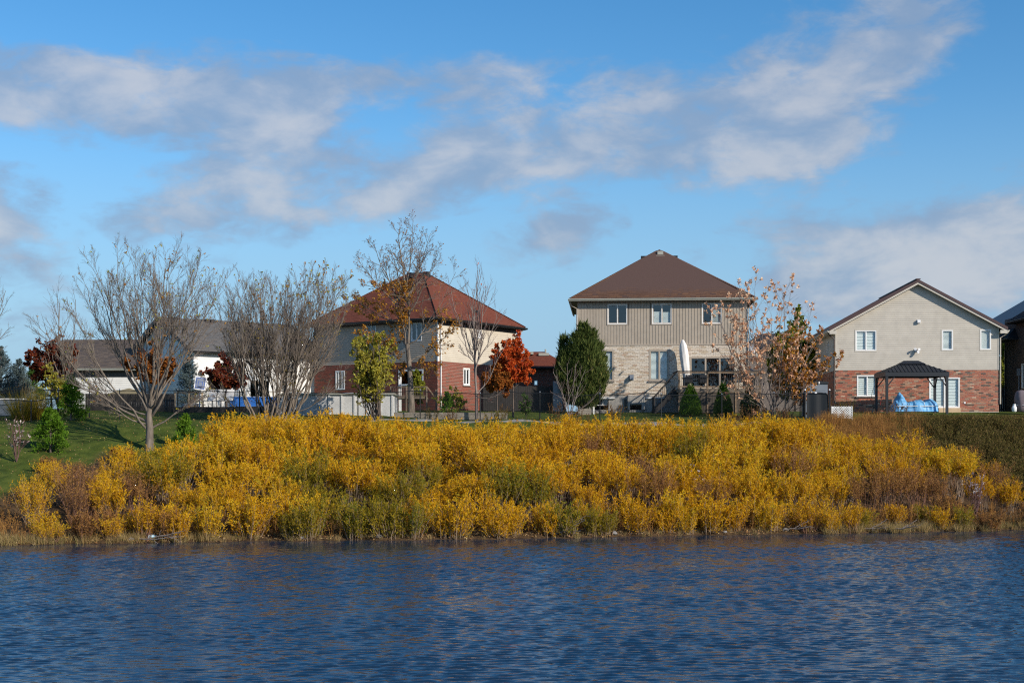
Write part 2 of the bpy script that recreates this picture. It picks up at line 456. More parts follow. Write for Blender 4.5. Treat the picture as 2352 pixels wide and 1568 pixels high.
_pt = np.array([-40, -6, -2, 0, .25, 1, 2.5, 5, 10, 15, 20, 22.5, 24.5, 30, 35.5, 45, 4000], float)
_pz = np.array([-3, -1.6, -.6, -.02, .10, .20, .38, .98, 2.25, 3.55, 4.85, 5.2, 5.31, 5.8, 6.15, 6.2, 6.2], float)


def land(x, y):
    x = np.asarray(x, float); y = np.asarray(y, float)
    s = shore(x)
    t0 = y - s
    w = np.clip((t0 - 6) / 12, 0, 1); w = w * w * (3 - 2 * w)
    ref = np.minimum(np.interp(x, _sX, _sY), 61.0)
    t = y - (s * (1 - w) + ref * w)
    z = np.interp(t, _pt, _pz)
    b = np.clip((t - 1) / 4, 0, 1) * np.clip((34 - t) / 6, 0, 1)
    return z + b * (.07 * np.sin(x * .9 + 1) * np.sin(y * .7) + .04 * np.sin(x * 2.3 + y * 1.9))


def ground_at(u, Y): x = gx(u, Y); return Vector((x, Y, float(land(x, Y))))


TOPV = np.array([(-200, 1180), (0, 1130), (60, 1095), (100, 1055), (130, 1038), (160, 1058), (205, 1058), (235, 1026), (330, 1032), (400, 1024), (440, 1000), (500, 994), (530, 962),
                 (600, 956), (760, 953), (870, 968), (1000, 978), (1100, 974), (1240, 975), (1300, 966), (1500, 974), (1700, 966), (1800, 956), (1890, 964),
                 (1930, 1005), (2000, 1000), (2100, 1000), (2200, 1022), (2280, 1060), (2352, 1112), (2600, 1130)], float)


def topv(u): return np.interp(u, TOPV[:, 0], TOPV[:, 1])


def build_land():
    xs = np.concatenate([np.linspace(-1800, -60, 20), np.linspace(-52, 52, 261), np.linspace(60, 1800, 20)])
    ys = np.concatenate([np.linspace(40, 53, 8), np.linspace(53.5, 100, 233), np.linspace(104, 160, 12), np.linspace(200, 2600, 14)])
    X, Y = np.meshgrid(xs, ys)
    Z = land(X, Y)
    V = np.stack([X, Y, Z], -1).reshape(-1, 3)
    nx, ny = len(xs), len(ys)
    i = np.arange(nx * ny).reshape(ny, nx)
    Q = np.stack([i[:-1, :-1], i[:-1, 1:], i[1:, 1:], i[1:, :-1]], -1).reshape(-1, 4)
    me = idx_mesh('ground', V, Q, True)
    u = CU + X / Y * F
    t = Y - shore(X)
    vv = HV + (CH - Z) / Y * F
    soil = np.clip((vv - topv(u) - 6) / 14, 0, 1)
    soil = np.maximum(soil, np.clip((2.6 - t) / .8, 0, 1))
    a = me.attributes.new('soil', 'FLOAT', 'POINT'); a.data.foreach_set('value', soil.reshape(-1).astype(np.float32))
    m, nt, N, L = _tree('lawn_and_bank_soil')
    p = N('ShaderNodeBsdfPrincipled'); o = N('ShaderNodeOutputMaterial'); L(p.outputs[0], o.inputs[0])
    p.inputs['Roughness'].default_value = .95; p.inputs['Specular IOR Level'].default_value = .15
    r = N('ShaderNodeValToRGB'); L(pos_noise(nt, 1.6, 8), r.inputs[0])
    e = r.color_ramp.elements
    e[0].position = .28; e[0].color = (.036, .055, .008, 1)
    e[1].position = .75; e[1].color = (.11, .13, .022, 1)
    x_ = e.new(.5); x_.color = (.066, .092, .013, 1)
    r2 = N('ShaderNodeValToRGB'); L(pos_noise(nt, 5, 8), r2.inputs[0])
    e = r2.color_ramp.elements
    e[0].position = .3; e[0].color = (.035, .022, .012, 1)
    e[1].position = .72; e[1].color = (.13, .078, .036, 1)
    at_ = N('ShaderNodeAttribute'); at_.attribute_name = 'soil'
    mx = N('ShaderNodeMix'); mx.data_type = 'RGBA'
    L(at_.outputs['Fac'], mx.inputs[0]); L(r.outputs[0], mx.inputs[6]); L(r2.outputs[0], mx.inputs[7])
    L(mx.outputs[2], p.inputs['Base Color'])
    b = N('ShaderNodeBump'); b.inputs['Strength'].default_value = .7; b.inputs['Distance'].default_value = .06
    L(pos_noise(nt, 14, 5), b.inputs['Height']); L(b.outputs[0], p.inputs['Normal'])
    g = link('ground', me, None, m)
    tag(g, 'grassy bank and lawns rising from the pond to the houses', kind='structure')


build_land()


def build_water():
    rg = np.random.default_rng(5)

    def waves(X, Y):
        Z = np.zeros_like(X)
        for k in range(70):
            lam = .12 * (.38 / .12) ** rg.random()
            th = R(-84) + rg.normal(0, .30)
            kx, ky = math.cos(th) * 2 * math.pi / lam, math.sin(th) * 2 * math.pi / lam
            ph = rg.random() * 6.28
            amp = .0060 * lam
            arg = kx * X + ky * Y + ph
            Z += amp * (np.sin(arg) + .28 * np.sin(2 * arg + .6))
        return Z
    xs = np.arange(-27, 27.01, .10); ys = np.arange(21, 67, .046)
    X, Y = np.meshgrid(xs, ys)
    gust = .95 + .16 * np.sin(X * .23 + Y * .11 + 1) * np.sin(X * .07 - Y * .31) + .12 * np.sin(X * .5 - Y * .9)
    calm = np.clip((shore(X) - Y) / 9.0, 0, 1) ** .8
    edge = np.clip(np.minimum(np.minimum(X + 27, 27 - X), Y - 21) / 2, 0, 1)
    Z = waves(X, Y) * gust * (.16 + .84 * calm) * edge
    V = np.stack([X, Y, Z], -1).reshape(-1, 3)
    nx, ny = len(xs), len(ys)
    i = np.arange(nx * ny).reshape(ny, nx)
    Q = np.stack([i[:-1, :-1], i[:-1, 1:], i[1:, 1:], i[1:, :-1]], -1).reshape(-1, 4)
    nv = len(V)
    # still water all round the rippled sheet
    x0, x1, y0, y1 = xs[0], xs[-1], ys[0], ys[-1]
    ring = np.array([(-400, -120, 0), (400, -120, 0), (400, 110, 0), (-400, 110, 0), (x0, y0, 0), (x1, y0, 0), (x1, y1, 0), (x0, y1, 0)], float)
    V = np.vstack([V, ring])
    Q = np.vstack([Q, np.array([(0, 1, 5, 4), (1, 2, 6, 5), (2, 3, 7, 6), (3, 0, 4, 7)]) + nv])
    me = idx_mesh('pond_water', V, Q, True)
    m, nt, N, L = _tree('pond_water')
    p = N('ShaderNodeBsdfPrincipled'); o = N('ShaderNodeOutputMaterial'); L(p.outputs[0], o.inputs[0])
    p.inputs['Base Color'].default_value = (.008, .027, .056, 1)
    p.inputs['Roughness'].default_value = .075; p.inputs['IOR'].default_value = 1.333
    b = N('ShaderNodeBump'); b.inputs['Strength'].default_value = .25; b.inputs['Distance'].default_value = .012
    L(pos_noise(nt, 11, 3, (.7, 1.5, 1)), b.inputs['Height']); L(b.outputs[0], p.inputs['Normal'])
    tag(link('pond_water', me, None, m), 'wind-rippled dark blue water of the pond', kind='structure')


build_water()


# ------------------------------------------------------------------ building helpers
class House:
    def __init__(s, name, label, cat, origin, rz, group=None):
        s.o = thing(name, label, cat, origin, rz, group)
        s.W = Matrix.Translation(Vector(origin)) @ Matrix.Rotation(rz, 4, 'Z')


class Facade:
    """A wall seen from outside: x runs right along it, y into the house, z up."""
    def __init__(s, house, ox=0, oy=0, ang=0.0):
        s.h = house
        s.L = Matrix.Translation((ox, oy, 0)) @ Matrix.Rotation(ang, 4, 'Z')
        s.W = house.W @ s.L
        s.I = s.W.inverted()

    def hit(s, u, v, y=0.0):
        c = s.I @ Vector((0, 0, CH)); d = s.I.to_3x3() @ ray(u, v)
        t = (y - c.y) / d.y
        p = c + d * t
        return p.x, p.z

    def place(s, o, parent, m=None):
        o.parent = parent; o.matrix_basis = s.L @ m if m is not None else s.L.copy()
        return o


def subtract(iv, holes):
    out = [iv]
    for a, b in holes:
        nxt = []
        for p, q in out:
            if b <= p or a >= q: nxt.append((p, q)); continue
            if a > p: nxt.append((p, a))
            if b < q: nxt.append((b, q))
        out = nxt
    return out


def wall(fac, name, s0, s1, z0, z1, holes, mat, gable=None, label=None, reveal=.16):
    """The wall sheet with its openings and the reveals round them."""
    xs = sorted({s0, s1, *[h[0] for h in holes], *[h[2] for h in holes]})
    zs = sorted({z0, z1, *[h[1] for h in holes], *[h[3] for h in holes]})
    xs = [x for x in xs if s0 <= x <= s1]; zs = [z for z in zs if z0 <= z <= z1]
    mb = MB()
    for i in range(len(xs) - 1):
        for j in range(len(zs) - 1):
            cx, cz = (xs[i] + xs[i + 1]) / 2, (zs[j] + zs[j + 1]) / 2
            if any(h[0] < cx < h[2] and h[1] < cz < h[3] for h in holes): continue
            mb.add([(xs[i], 0, zs[j]), (xs[i + 1], 0, zs[j]), (xs[i + 1], 0, zs[j + 1]), (xs[i], 0, zs[j + 1])], [(0, 1, 2, 3)])
    for a, b, c, d in holes:
        mb.add([(a, 0, b), (c, 0, b), (c, 0, d), (a, 0, d), (a, reveal, b), (c, reveal, b), (c, reveal, d), (a, reveal, d)],
               [(0, 1, 5, 4), (1, 2, 6, 5), (2, 3, 7, 6), (3, 0, 4, 7)])
    if gable:
        gs, gz = gable
        mb.add([(s0, 0, z1), (s1, 0, z1), (gs, 0, gz)], [(0, 1, 2)])
    o = mb.build(name, mat)
    if label: o['label'] = label
    return fac.place(o, fac.h.o)


UNIT = {}


def unit_box(key, mat, y0, y1, bevel=False):
    if key not in UNIT:
        mb = MB()
        if bevel:   # face a little smaller than the bed, so every edge catches light
            e = .03
            mb.add([(0, y1, 0), (1, y1, 0), (1, y1, 1), (0, y1, 1), (0, 0, 0), (1, 0, 0), (1, 0, 1), (0, 0, 1),
                    (.012, y0, e), (.988, y0, e), (.988, y0, 1 - e), (.012, y0, 1 - e)],
                   [(0, 1, 5, 4), (1, 2, 6, 5), (2, 3, 7, 6), (3, 0, 4, 7), (4, 5, 9, 8), (5, 6, 10, 9), (6, 7, 11, 10), (7, 4, 8, 11), (8, 9, 10, 11)])
        else:
            mb.box(0, 1, y0, y1, 0, 1)
        me = mb.mesh(key); me.materials.append(mat)
        UNIT[key] = me
    return UNIT[key]


def boxes_mesh(name, rects, y0, y1, tints):
    """many thin boxes (a0,a1,z0,z1) as one mesh: front and four edges each"""
    r = np.asarray(rects, float)
    a0, a1, z0, z1 = r.T
    n = len(r)
    V = np.zeros((n, 8, 3)); V[:, 0:4, 1] = y0; V[:, 4:8, 1] = y1
    for k, (a, z) in enumerate(((a0, z0), (a1, z0), (a1, z1), (a0, z1))):
        V[:, k, 0] = a; V[:, k, 2] = z; V[:, k + 4, 0] = a; V[:, k + 4, 2] = z
    q = np.array([(0, 1, 2, 3), (0, 4, 5, 1), (1, 5, 6, 2), (2, 6, 7, 3), (3, 7, 4, 0)])
    Q = (q[None] + (np.arange(n) * 8)[:, None, None]).reshape(-1, 4)
    me = idx_mesh(name, V.reshape(-1, 3), Q)
    a = me.attributes.new('tint', 'FLOAT', 'FACE'); a.data.foreach_set('value', np.repeat(np.asarray(tints, np.float32), 5))
    return me


def bricks(fac, wallobj, s0, s1, z0, z1, holes, mat, L=.305, H=.1, limit=300, prefer=None, name='brick', seed=1, proud=.012):
    rg = random.Random(seed)
    J = .012
    out = []
    n = int(round((z1 - z0) / H)); h = (z1 - z0) / n
    for i in range(n):
        za, zb = z0 + i * h, z0 + (i + 1) * h
        hs = [(a - .004, c + .004) for a, b, c, d in holes if min(zb, d) - max(za, b) > .35 * h]
        for p, q in subtract((s0, s1), hs):
            x = s0 + (-.5 * L if i % 2 else 0) + (.12 * L if i % 4 > 1 else 0)
            while x < q:
                a, b = max(x, p), min(x + L, q)
                if b - a > .05: out.append((a + J / 2, b - J / 2, za + J / 2, zb - J / 2))
                x += L
    if prefer: out.sort(key=lambda r: prefer((r[0] + r[1]) / 2, (r[2] + r[3]) / 2))
    me = unit_box(mat.name + '_unit', mat, -proud, .03, True)
    for r in out[:limit]:
        o = link(name, me)
        dy = rg.uniform(-.002, .002)
        fac.place(o, wallobj, Matrix.Translation((r[0], dy, r[2])) @ Matrix.Diagonal((r[1] - r[0], 1, r[3] - r[2], 1)))
        o.matrix_basis = Matrix.Translation((r[0], dy, r[2])) @ Matrix.Diagonal((r[1] - r[0], 1, r[3] - r[2], 1))
    rest = out[limit:]
    if rest:
        o = link('brickwork', boxes_mesh('brickwork', rest, -proud, .03, [rg.random() for _ in rest]), wallobj, mat)
        tag(o, kind='stuff')


def lap_siding(fac, wallobj, s0, s1, z0, z1, holes, mat, E=.127, gable=None, name='siding_board', limit=300, flip=False):
    """Horizontal lapped boards, each wider at its foot; cut round openings and along a gable."""
    n = int(round((z1 - z0) / E)); e = (z1 - z0) / n
    k = n
    if gable:
        k = n + int((gable[1] - z1) / e)

    def span(z):
        if not gable or z <= z1: return s0, s1
        t = min(1, (z - z1) / (gable[1] - z1))
        return s0 + (gable[0] - s0) * t, s1 + (gable[0] - s1) * t
    cnt = 0
    for i in range(k):
        za, zb = z0 + i * e, z0 + (i + 1) * e
        cuts = sorted({za, zb, *[h[j] for h in holes for j in (1, 3) if za + .012 < h[j] < zb - .012]})
        for a, b in zip(cuts[:-1], cuts[1:]):
            m_ = (a + b) / 2
            hs = [(h[0], h[2]) for h in holes if h[1] < m_ < h[3]]
            (pa, qa), (pb, qb) = span(a), span(b)
            if qb - pb < .05: continue
            for p, q in subtract((pa, qa), hs):
                p2, q2 = max(p, pb) if abs(p - pa) < 1e-6 else p, min(q, qb) if abs(q - qa) < 1e-6 else q
                fa = .020 - .015 * (a - za) / e; fb = .020 - .015 * (b - za) / e
                r1 = .35 * (b - a) + a if b - a > .5 * e else None
                mb = MB()
                mb.add([(p, -fa, a), (q, -fa, a), (q2, -fb, b), (p2, -fb, b), (p, .002, a), (q, .002, a), (q2, .002, b), (p2, .002, b)],
                       [(0, 1, 2, 3), (0, 4, 5, 1), (1, 5, 6, 2), (2, 6, 7, 3), (3, 7, 4, 0)])
                o = mb.build(name, mat, wallobj); cnt += 1


def batten_siding(fac, wallobj, s0, s1, z0, z1, holes, mat, E=.2):
    n = int(round((s1 - s0) / E)); e = (s1 - s0) / n
    for i in range(n):
        a, b = s0 + i * e, s0 + (i + 1) * e
        mid = (a + b) / 2
        hs = [(h[1], h[3]) for h in holes if h[0] < mid < h[2]]
        for p, q in subtract((z0, z1), hs):
            w = .045
            mb = MB()
            mb.prism([(a, p), (b - w, p), (b - w, q), (a, q)], -.010, .002)
            mb.add([(b - w + .004, -.012, p), (b - .016, -.027, p), (b - .002, -.027, p), (b - .002, -.002, p), (b - w + .004, -.012, q), (b - .016, -.027, q), (b - .002, -.027, q), (b - .002, -.002, q)],
                   [(0, 1, 5, 4), (1, 2, 6, 5), (2, 3, 7, 6), (0, 3, 2, 1), (4, 5, 6, 7)])
            mb.build('siding_board', mat, wallobj)


def shingles(houseobj, roofobj, E0, ax, up, length, span, mat, expo=.143, limit=300, seed=1, prefer=None, wmin=.26, wmax=.46):
    """Courses of tabs on one slope. E0 a point on the eave, ax along it, up the slope; span(t) gives the ends at distance t."""
    rg = random.Random(seed)
    ax = Vector(ax).normalized(); up = Vector(up).normalized(); nn = ax.cross(up).normalized()
    if nn.z < 0: nn = -nn
    out = []
    n = int(length / expo)
    for i in range(n):
        t = i * expo
        a, b = span(t + expo * .5)
        x = a - rg.uniform(0, .3)
        while x < b:
            w = rg.uniform(wmin, wmax)
            p, q = max(x, a), min(x + w, b)
            if q - p > .04: out.append((p + .004, q - .004, t, rg.choice((0, 0, 0, .004, .006))))
            x += w
    if prefer: out.sort(key=lambda r: prefer((r[0] + r[1]) / 2, r[2]))
    else: out.sort(key=lambda r: r[2])
    key = mat.name + '_tab'
    if key not in UNIT:   # a tab: foot stands 14 mm proud, head lies under the next course
        mb = MB()
        mb.add([(0, 0, .022), (1, 0, .022), (1, 1.12, .003), (0, 1.12, .003), (0, 0, 0), (1, 0, 0), (1, 1.12, 0), (0, 1.12, 0)],
               [(0, 1, 2, 3), (0, 4, 5, 1), (1, 5, 6, 2), (3, 7, 4, 0)])
        me = mb.mesh(key); me.materials.append(mat); UNIT[key] = me
    B = Matrix((ax, up, nn)).transposed().to_4x4(); B.translation = Vector(E0)
    for p, q, t, dz in out[:limit]:
        o = link('shingle', UNIT[key], roofobj)
        o.matrix_basis = B @ Matrix.Translation((p, t, dz)) @ Matrix.Diagonal((q - p, expo, 1, 1))
    rest = out[limit:]
    if rest:
        r = np.array(rest)
        n = len(r)
        L_ = np.zeros((n, 8, 3))
        for k, (c, yy, zz) in enumerate(((0, 0, .022), (1, 0, .022), (1, 1.12, .003), (0, 1.12, .003), (0, 0, 0), (1, 0, 0), (1, 1.12, 0), (0, 1.12, 0))):
            L_[:, k, 0] = r[:, c]; L_[:, k, 1] = r[:, 2] + yy * expo; L_[:, k, 2] = zz + r[:, 3]
        Bm = np.array(B)
        V = L_.reshape(-1, 3) @ Bm[:3, :3].T + Bm[:3, 3]
        q = np.array([(0, 1, 2, 3), (0, 4, 5, 1), (1, 5, 6, 2), (3, 7, 4, 0)])
        Q = (q[None] + (np.arange(n) * 8)[:, None, None]).reshape(-1, 4)
        me = idx_mesh('shingle_courses', V, Q)
        a = me.attributes.new('tint', 'FLOAT', 'FACE'); a.data.foreach_set('value', np.repeat(np.array([rg.random() for _ in range(n)], np.float32), 4))
        tag(link('shingle_courses', me, roofobj, mat), kind='stuff')


def window(fac, rect, frame, bars=(.5,), blind=None, fw=.055, name='window', sash=None, out=.03, sill=None, blind_span=None, label=None, hbars=(), cov=.72):
    s0, z0, s1, z1 = rect
    W, H = s1 - s0, z1 - z0
    mb = MB()
    mb.box(0, W, -out, .07, 0, fw); mb.box(0, W, -out, .07, H - fw, H)
    mb.box(0, fw, -out, .07, fw, H - fw); mb.box(W - fw, W, -out, .07, fw, H - fw)
    xs = [fw] + [fw + (W - 2 * fw) * b for b in bars] + [W - fw]
    for b in xs[1:-1]: mb.box(b - fw * .42, b + fw * .42, -out * .6, .06, fw, H - fw)
    for hb in hbars: mb.box(fw, W - fw, -out * .4, .055, fw + (H - 2 * fw) * hb - .02, fw + (H - 2 * fw) * hb + .02)
    o = mb.build(name, frame)
    fac.place(o, fac.h.o, Matrix.Translation((s0, 0, z0)))
    if label: o['label'] = label
    for i in range(len(xs) - 1):
        a, b = xs[i] + (fw * .42 if i else 0), xs[i + 1] - (fw * .42 if i < len(xs) - 2 else 0)
        if sash:
            sb = MB(); y0, y1, w = (.005, .05, .035) if i == 0 else (.018, .055, .035)
            sb.box(a, b, y0, y1, fw, fw + w); sb.box(a, b, y0, y1, H - fw - w, H - fw); sb.box(a, a + w, y0, y1, fw + w, H - fw - w); sb.box(b - w, b, y0, y1, fw + w, H - fw - w)
            sb.build('sash', sash, o)
        g = MB(); yy = .032 + .008 * i
        g.add([(a, yy, fw), (b, yy, fw), (b, yy, H - fw), (a, yy, H - fw)], [(0, 1, 2, 3)])
        g.build('pane', M['glass'], o)
        if blind:
            p, q = (0, 1) if blind_span is None else blind_span[i]
            if q > p:
                bm = MB(); zt, zb = H - fw, fw
                zz = zb + (zt - zb) * p; top = zb + (zt - zb) * q
                while zz < top - .02:
                    bm.add([(a + .01, .085, zz), (b - .01, .085, zz), (b - .01, .12, zz + blind * cov), (a + .01, .12, zz + blind * cov)], [(0, 1, 2, 3)])
                    zz += blind
                bm.box(a + .01, b - .01, .08, .13, top - .03, top)
                bm.build('blind', M['blind'], o)
    if sill:
        sl = MB(); sl.box(-.08, W + .06, -.09, .05, -.085, -.004); sl.build('sill', sill, o)
    return o


def simple_room(fac, rects, depth=1.6):
    pass


def gutter(houseobj, p, q, mat, name='gutter', h=.13, w=.12):
    """K-shaped trough from p to q (house coordinates), outward side to the left of the run"""
    p, q = Vector(p), Vector(q)
    d = (q - p).normalized(); n = Vector((d.y, -d.x, 0)); l = (q - p).length
    m = Matrix((n, d, Vector((0, 0, 1)))).transposed().to_4x4(); m.translation = p
    prof = [(0, 0), (w * .55, 0), (w * .7, h * .35), (w, h * .62), (w, h), (w * .86, h), (w * .84, h * .8), (.012, h * .8), (0, h)]
    b = MB(); k = len(prof)
    b.add([m @ Vector((a, 0, c)) for a, c in prof] + [m @ Vector((a, l, c)) for a, c in prof],
          [tuple(range(k)), tuple(range(2 * k - 1, k - 1, -1))] + [(i, i + k, (i + 1) % k + k, (i + 1) % k) for i in range(k)])
    return b.build(name, mat, houseobj)


def downpipe(houseobj, pts, mat, r=.045):
    return MB().tube(pts, r, 6).build('downpipe', mat, houseobj)


def hip_roof(h, x0, x1, y0, y1, ze, zr, ridge, mat, over=True, name='roof'):
    """hip with eave rectangle at ze; ridge = ((xa,ya),(xb,yb)) at zr; closed underneath"""
    (xa, ya), (xb, yb) = ridge
    th = .05
    V = [(x0, y0, ze), (x1, y0, ze), (x1, y1, ze), (x0, y1, ze), (xa, ya, zr), (xb, yb, zr)]
    mb = MB()
    if abs(xa - xb) > abs(ya - yb):
        if xa > xb: (xa, ya), (xb, yb) = (xb, yb), (xa, ya); V[4], V[5] = (xa, ya, zr), (xb, yb, zr)
        Fs = [(0, 1, 5, 4), (1, 2, 5), (2, 3, 4, 5), (3, 0, 4)]
    else:
        if ya > yb: (xa, ya), (xb, yb) = (xb, yb), (xa, ya); V[4], V[5] = (xa, ya, zr), (xb, yb, zr)
        Fs = [(0, 1, 4), (1, 2, 5, 4), (2, 3, 5), (3, 0, 4, 5)]
    mb.add(V, Fs)
    o = mb.build(name, mat, h.o)
    return o


def z5(x, y): return 1263.3 + x * .27467, 545.5 + y * .27467
def z7(x, y): return 1837.5 + x * .25635, 602.9 + y * .25635
def zL(x, y): return 832.6 + x * .29907, 602.9 + y * .29907
def zb5(x, y): return 861.3 + x * .21362, 815.4 + y * .21362
def z3b(x, y): return 373.2 + x * .21362, 815.4 + y * .21362
def z4b(x, y): return 631.6 + x * .21362, 815.4 + y * .21362
def z6b(x, y): return 1119.7 + x * .21362, 792.4 + y * .21362
def z2b(x, y): return 132.1 + x * .16482, 717.8 + y * .16482


def rect(fac, conv, x0, y0, x1, y1):
    a = fac.hit(*conv(x0, y1)); b = fac.hit(*conv(x1, y0))
    return a[0], a[1], b[0], b[1]


# ------------------------------------------------------------------ the tan house in the middle
def tan_house():
    Y0 = 95.4
    u0 = z5(232, 0)[0]
    h = House('tan_house', 'tan two-storey house with brown hipped roof and pale brick lower wall', 'house', (gx(u0, Y0), Y0, 6.12), R(-4))
    f = Facade(h)
    W = f.hit(z5(1648, 0)[0], 900)[0]
    D = 10.5
    zf = f.hit(*z5(700, 1322))[1]; zb = f.hit(*z5(700, 899))[1]; ze = f.hit(*z5(900, 530))[1]
    ups = [rect(f, z5, *r) for r in ((482, 557, 645, 724), (854, 553, 1016, 718), (1271, 551, 1435, 715))]
    lows = [rect(f, z5, *r) for r in ((368, 944, 531, 1204), (829, 939, 996, 1198))]
    door = rect(f, z5, 1170, 998, 1548, 1262)
    ups = [(a, ups[0][1], c, ups[0][3]) for a, b, c, d in ups]
    lows = [(a, lows[1][1], c, lows[1][3]) for a, b, c, d in lows]
    up = wall(f, 'upper_wall', 0, W, zb, ze + .25, ups, M['sheath'])
    lo = wall(f, 'brick_wall', 0, W, zf, zb, lows + [door], M['mortar_grey'])
    # foundation with its window wells
    wells = [rect(f, z5, 372, 1342, 490, 1440), rect(f, z5, 670, 1392, 766, 1440)]
    fo = wall(f, 'foundation', 0, W, -.5, zf, wells, M['concrete'], reveal=.5)
    mb = MB()
    for ox, (ya, yb) in ((0, (0, D)), (W, (0, D))):
        mb.add([(ox, 0, zb), (ox, D, zb), (ox, D, ze + .25), (ox, 0, ze + .25)], [(0, 1, 2, 3)])
    mb.add([(0, D, zb), (W, D, zb), (W, D, ze + .25), (0, D, ze + .25)], [(0, 1, 2, 3)])
    mb.build('outer_wall', M['trim_tan'], h.o)
    mb = MB()
    mb.add([(0, 0, -.5), (0, D, -.5), (0, D, zb), (0, 0, zb)], [(0, 1, 2, 3)])
    mb.add([(W, 0, -.5), (W, D, -.5), (W, D, zb), (W, 0, zb)], [(0, 1, 2, 3)])
    mb.add([(0, D, -.5), (W, D, -.5), (W, D, zb), (0, D, zb)], [(0, 1, 2, 3)])
    mb.add([(0, 0, zf), (W, 0, zf), (W, D, zf), (0, D, zf)], [(0, 1, 2, 3)])
    mb.add([(0, .02, zb), (W, .02, zb), (W, D, zb), (0, D, zb)], [(0, 1, 2, 3)])
    mb.build('outer_wall', M['mortar_grey'], h.o)
    trims = [(a - .05, b - .07, c + .05, d + .07) for a, b, c, d in ups]
    batten_siding(f, up, .06, W - .06, zb + .06, ze + .22, trims, M['sid_tan'], .2)
    for a, b, c, d in trims:
        t = MB(); t.box(a, a + .05, -.045, .0, b, d); t.box(c - .05, c, -.045, .0, b, d); t.box(a + .05, c - .05, -.045, 0, b, b + .07); t.box(a + .05, c - .05, -.045, 0, d - .07, d)
        t.build('window_trim', M['trim_tan'], h.o)
    MB().box(-.012, .06, -.03, .06, zb, ze + .2).build('corner_trim', M['trim_tan'], h.o); MB().box(W - .06, W + .012, -.03, .06, zb, ze + .2).build('corner_trim', M['trim_tan'], h.o)
    b_ = MB(); b_.box(-.02, W + .02, -.055, .0, zb - .02, zb + .06); b_.build('belt_trim', M['trim_tan'], h.o)
    bricks(f, lo, 0, W, zf, zb - .02, lows + [door], M['brick_buff'], prefer=lambda s, z: abs(s - 4.2) + abs(z - 2.3) * 1.3, seed=3)
    s1 = bricks
    # windows
    o1 = window(f, ups[0], M['trim_white'], sash=M['trim_tan'])
    window(f, ups[1], M['trim_white'], sash=M['trim_tan'], blind=.06, blind_span=[(.0, .62), (.0, .6)])
    window(f, ups[2], M['trim_white'], sash=M['trim_tan'], blind=.03, blind_span=[(0, 0), (.0, .98)])
    for r in lows:
        window(f, r, M['trim_tan'], sash=M['trim_tan'], blind=.075, fw=.085, sill=M['stone'])
    window(f, door, M['trim_tan'], bars=(.335, .665), fw=.075, name='sliding_door', sash=M['trim_tan'])
    # basement windows behind the wells
    for r, nm in ((wells[0], (.62,)), (wells[1], ())):
        window(f, (r[0] + .05, r[1] + .3, r[2] - .05, r[3] - .04), M['trim_white'], bars=nm, fw=.05, name='basement_window').matrix_basis = f.L @ Matrix.Translation((r[0] + .05, .25, r[1] + .3))
    # concrete surround of the middle well, ledges, boards
    a = rect(f, z5, 650, 1318, 792, 1440)
    mb = MB(); mb.box(a[0], wells[1][0], -.28, -.002, a[1], a[3]); mb.box(wells[1][2], a[2], -.28, -.002, a[1], a[3]); mb.box(wells[1][0], wells[1][2], -.28, -.002, wells[1][3], a[3])
    mb.build('window_well', M['concrete'], h.o)
    a = rect(f, z5, 368, 1336, 545, 1347); b = rect(f, z5, 800, 1336, 1010, 1346)
    mb = MB(); mb.box(a[0], a[2], -.12, -.005, a[1], a[3]); mb.box(b[0], b[2], -.12, -.005, b[1], b[3]); mb.build('ledge', M['trim_white'], h.o)
    a = rect(f, z5, 900, 1345, 945, 1436); mb = MB(); mb.box(a[0], a[2], -.06, -.004, a[1], a[3]); mb.build('foundation_board', M['plastic_grey'], h.o)
    a = rect(f, z5, 622, 1350, 640, 1436); mb = MB(); mb.box(a[0], a[2], -.10, -.004, a[1], a[3]); mb.build('utility_pipe', M['black'], h.o)
    # vent hood
    a = rect(f, z5, 662, 1146, 700, 1192)
    mb = MB(); mb.box(a[0], a[2], -.05, -.014, a[1], a[3])
    mb.add([(a[0] + .04, -.05, a[1] + .05), (a[2] - .05, -.05, a[1] + .05), (a[2] - .05, -.05, a[3] - .05), (a[0] + .04, -.05, a[3] - .05),
            (a[0] + .04, -.32, a[1] + .03), (a[2] - .05, -.32, a[1] + .03), (a[2] - .05, -.28, a[3] - .10), (a[0] + .04, -.28, a[3] - .10)],
           [(0, 1, 5, 4), (1, 2, 6, 5), (2, 3, 7, 6), (3, 0, 4, 7), (4, 5, 6, 7)])
    mb.build('vent_hood', M['plastic_grey'], h.o)
    # roof
    ov = .5
    er = ze + .11
    top = Facade.hit(f, *z5(912, 103), y=W / 2)[1]
    ax_ = W / 2
    run = W / 2 + ov
    roof = hip_roof(h, -ov, W + ov, -ov, D + ov, er + .04, top, ((ax_, run - ov), (ax_, D - run + ov + .5)), M['shin_brown'])
    slope = math.hypot(run, top - er - .04)
    upv = Vector((0, run, top - er - .04)).normalized()
    shingles(h.o, roof, (ax_, -ov, er + .045), (1, 0, 0), upv, slope, lambda t: (-run * (1 - t / slope), run * (1 - t / slope)), M['shin_brown'], seed=5,
             prefer=lambda s, t: abs(s) + t * .9)
    for sx in (-1, 1):
        mb = MB(); n_ = 34
        for i in range(n_):
            t0, t1 = i / n_, (i + 1.25) / n_
            p = Vector((ax_ + sx * run * (1 - t0), -ov + run * t0, er + .04 + (top - er - .04) * t0 + .03)); q = Vector((ax_ + sx * run * (1 - t1), -ov + run * t1, er + .04 + (top - er - .04) * t1 + .02))
            if t1 <= 1: mb.bar(p, q, .26, .022)
        mb.build('ridge_cap', M['shin_brown'], roof)
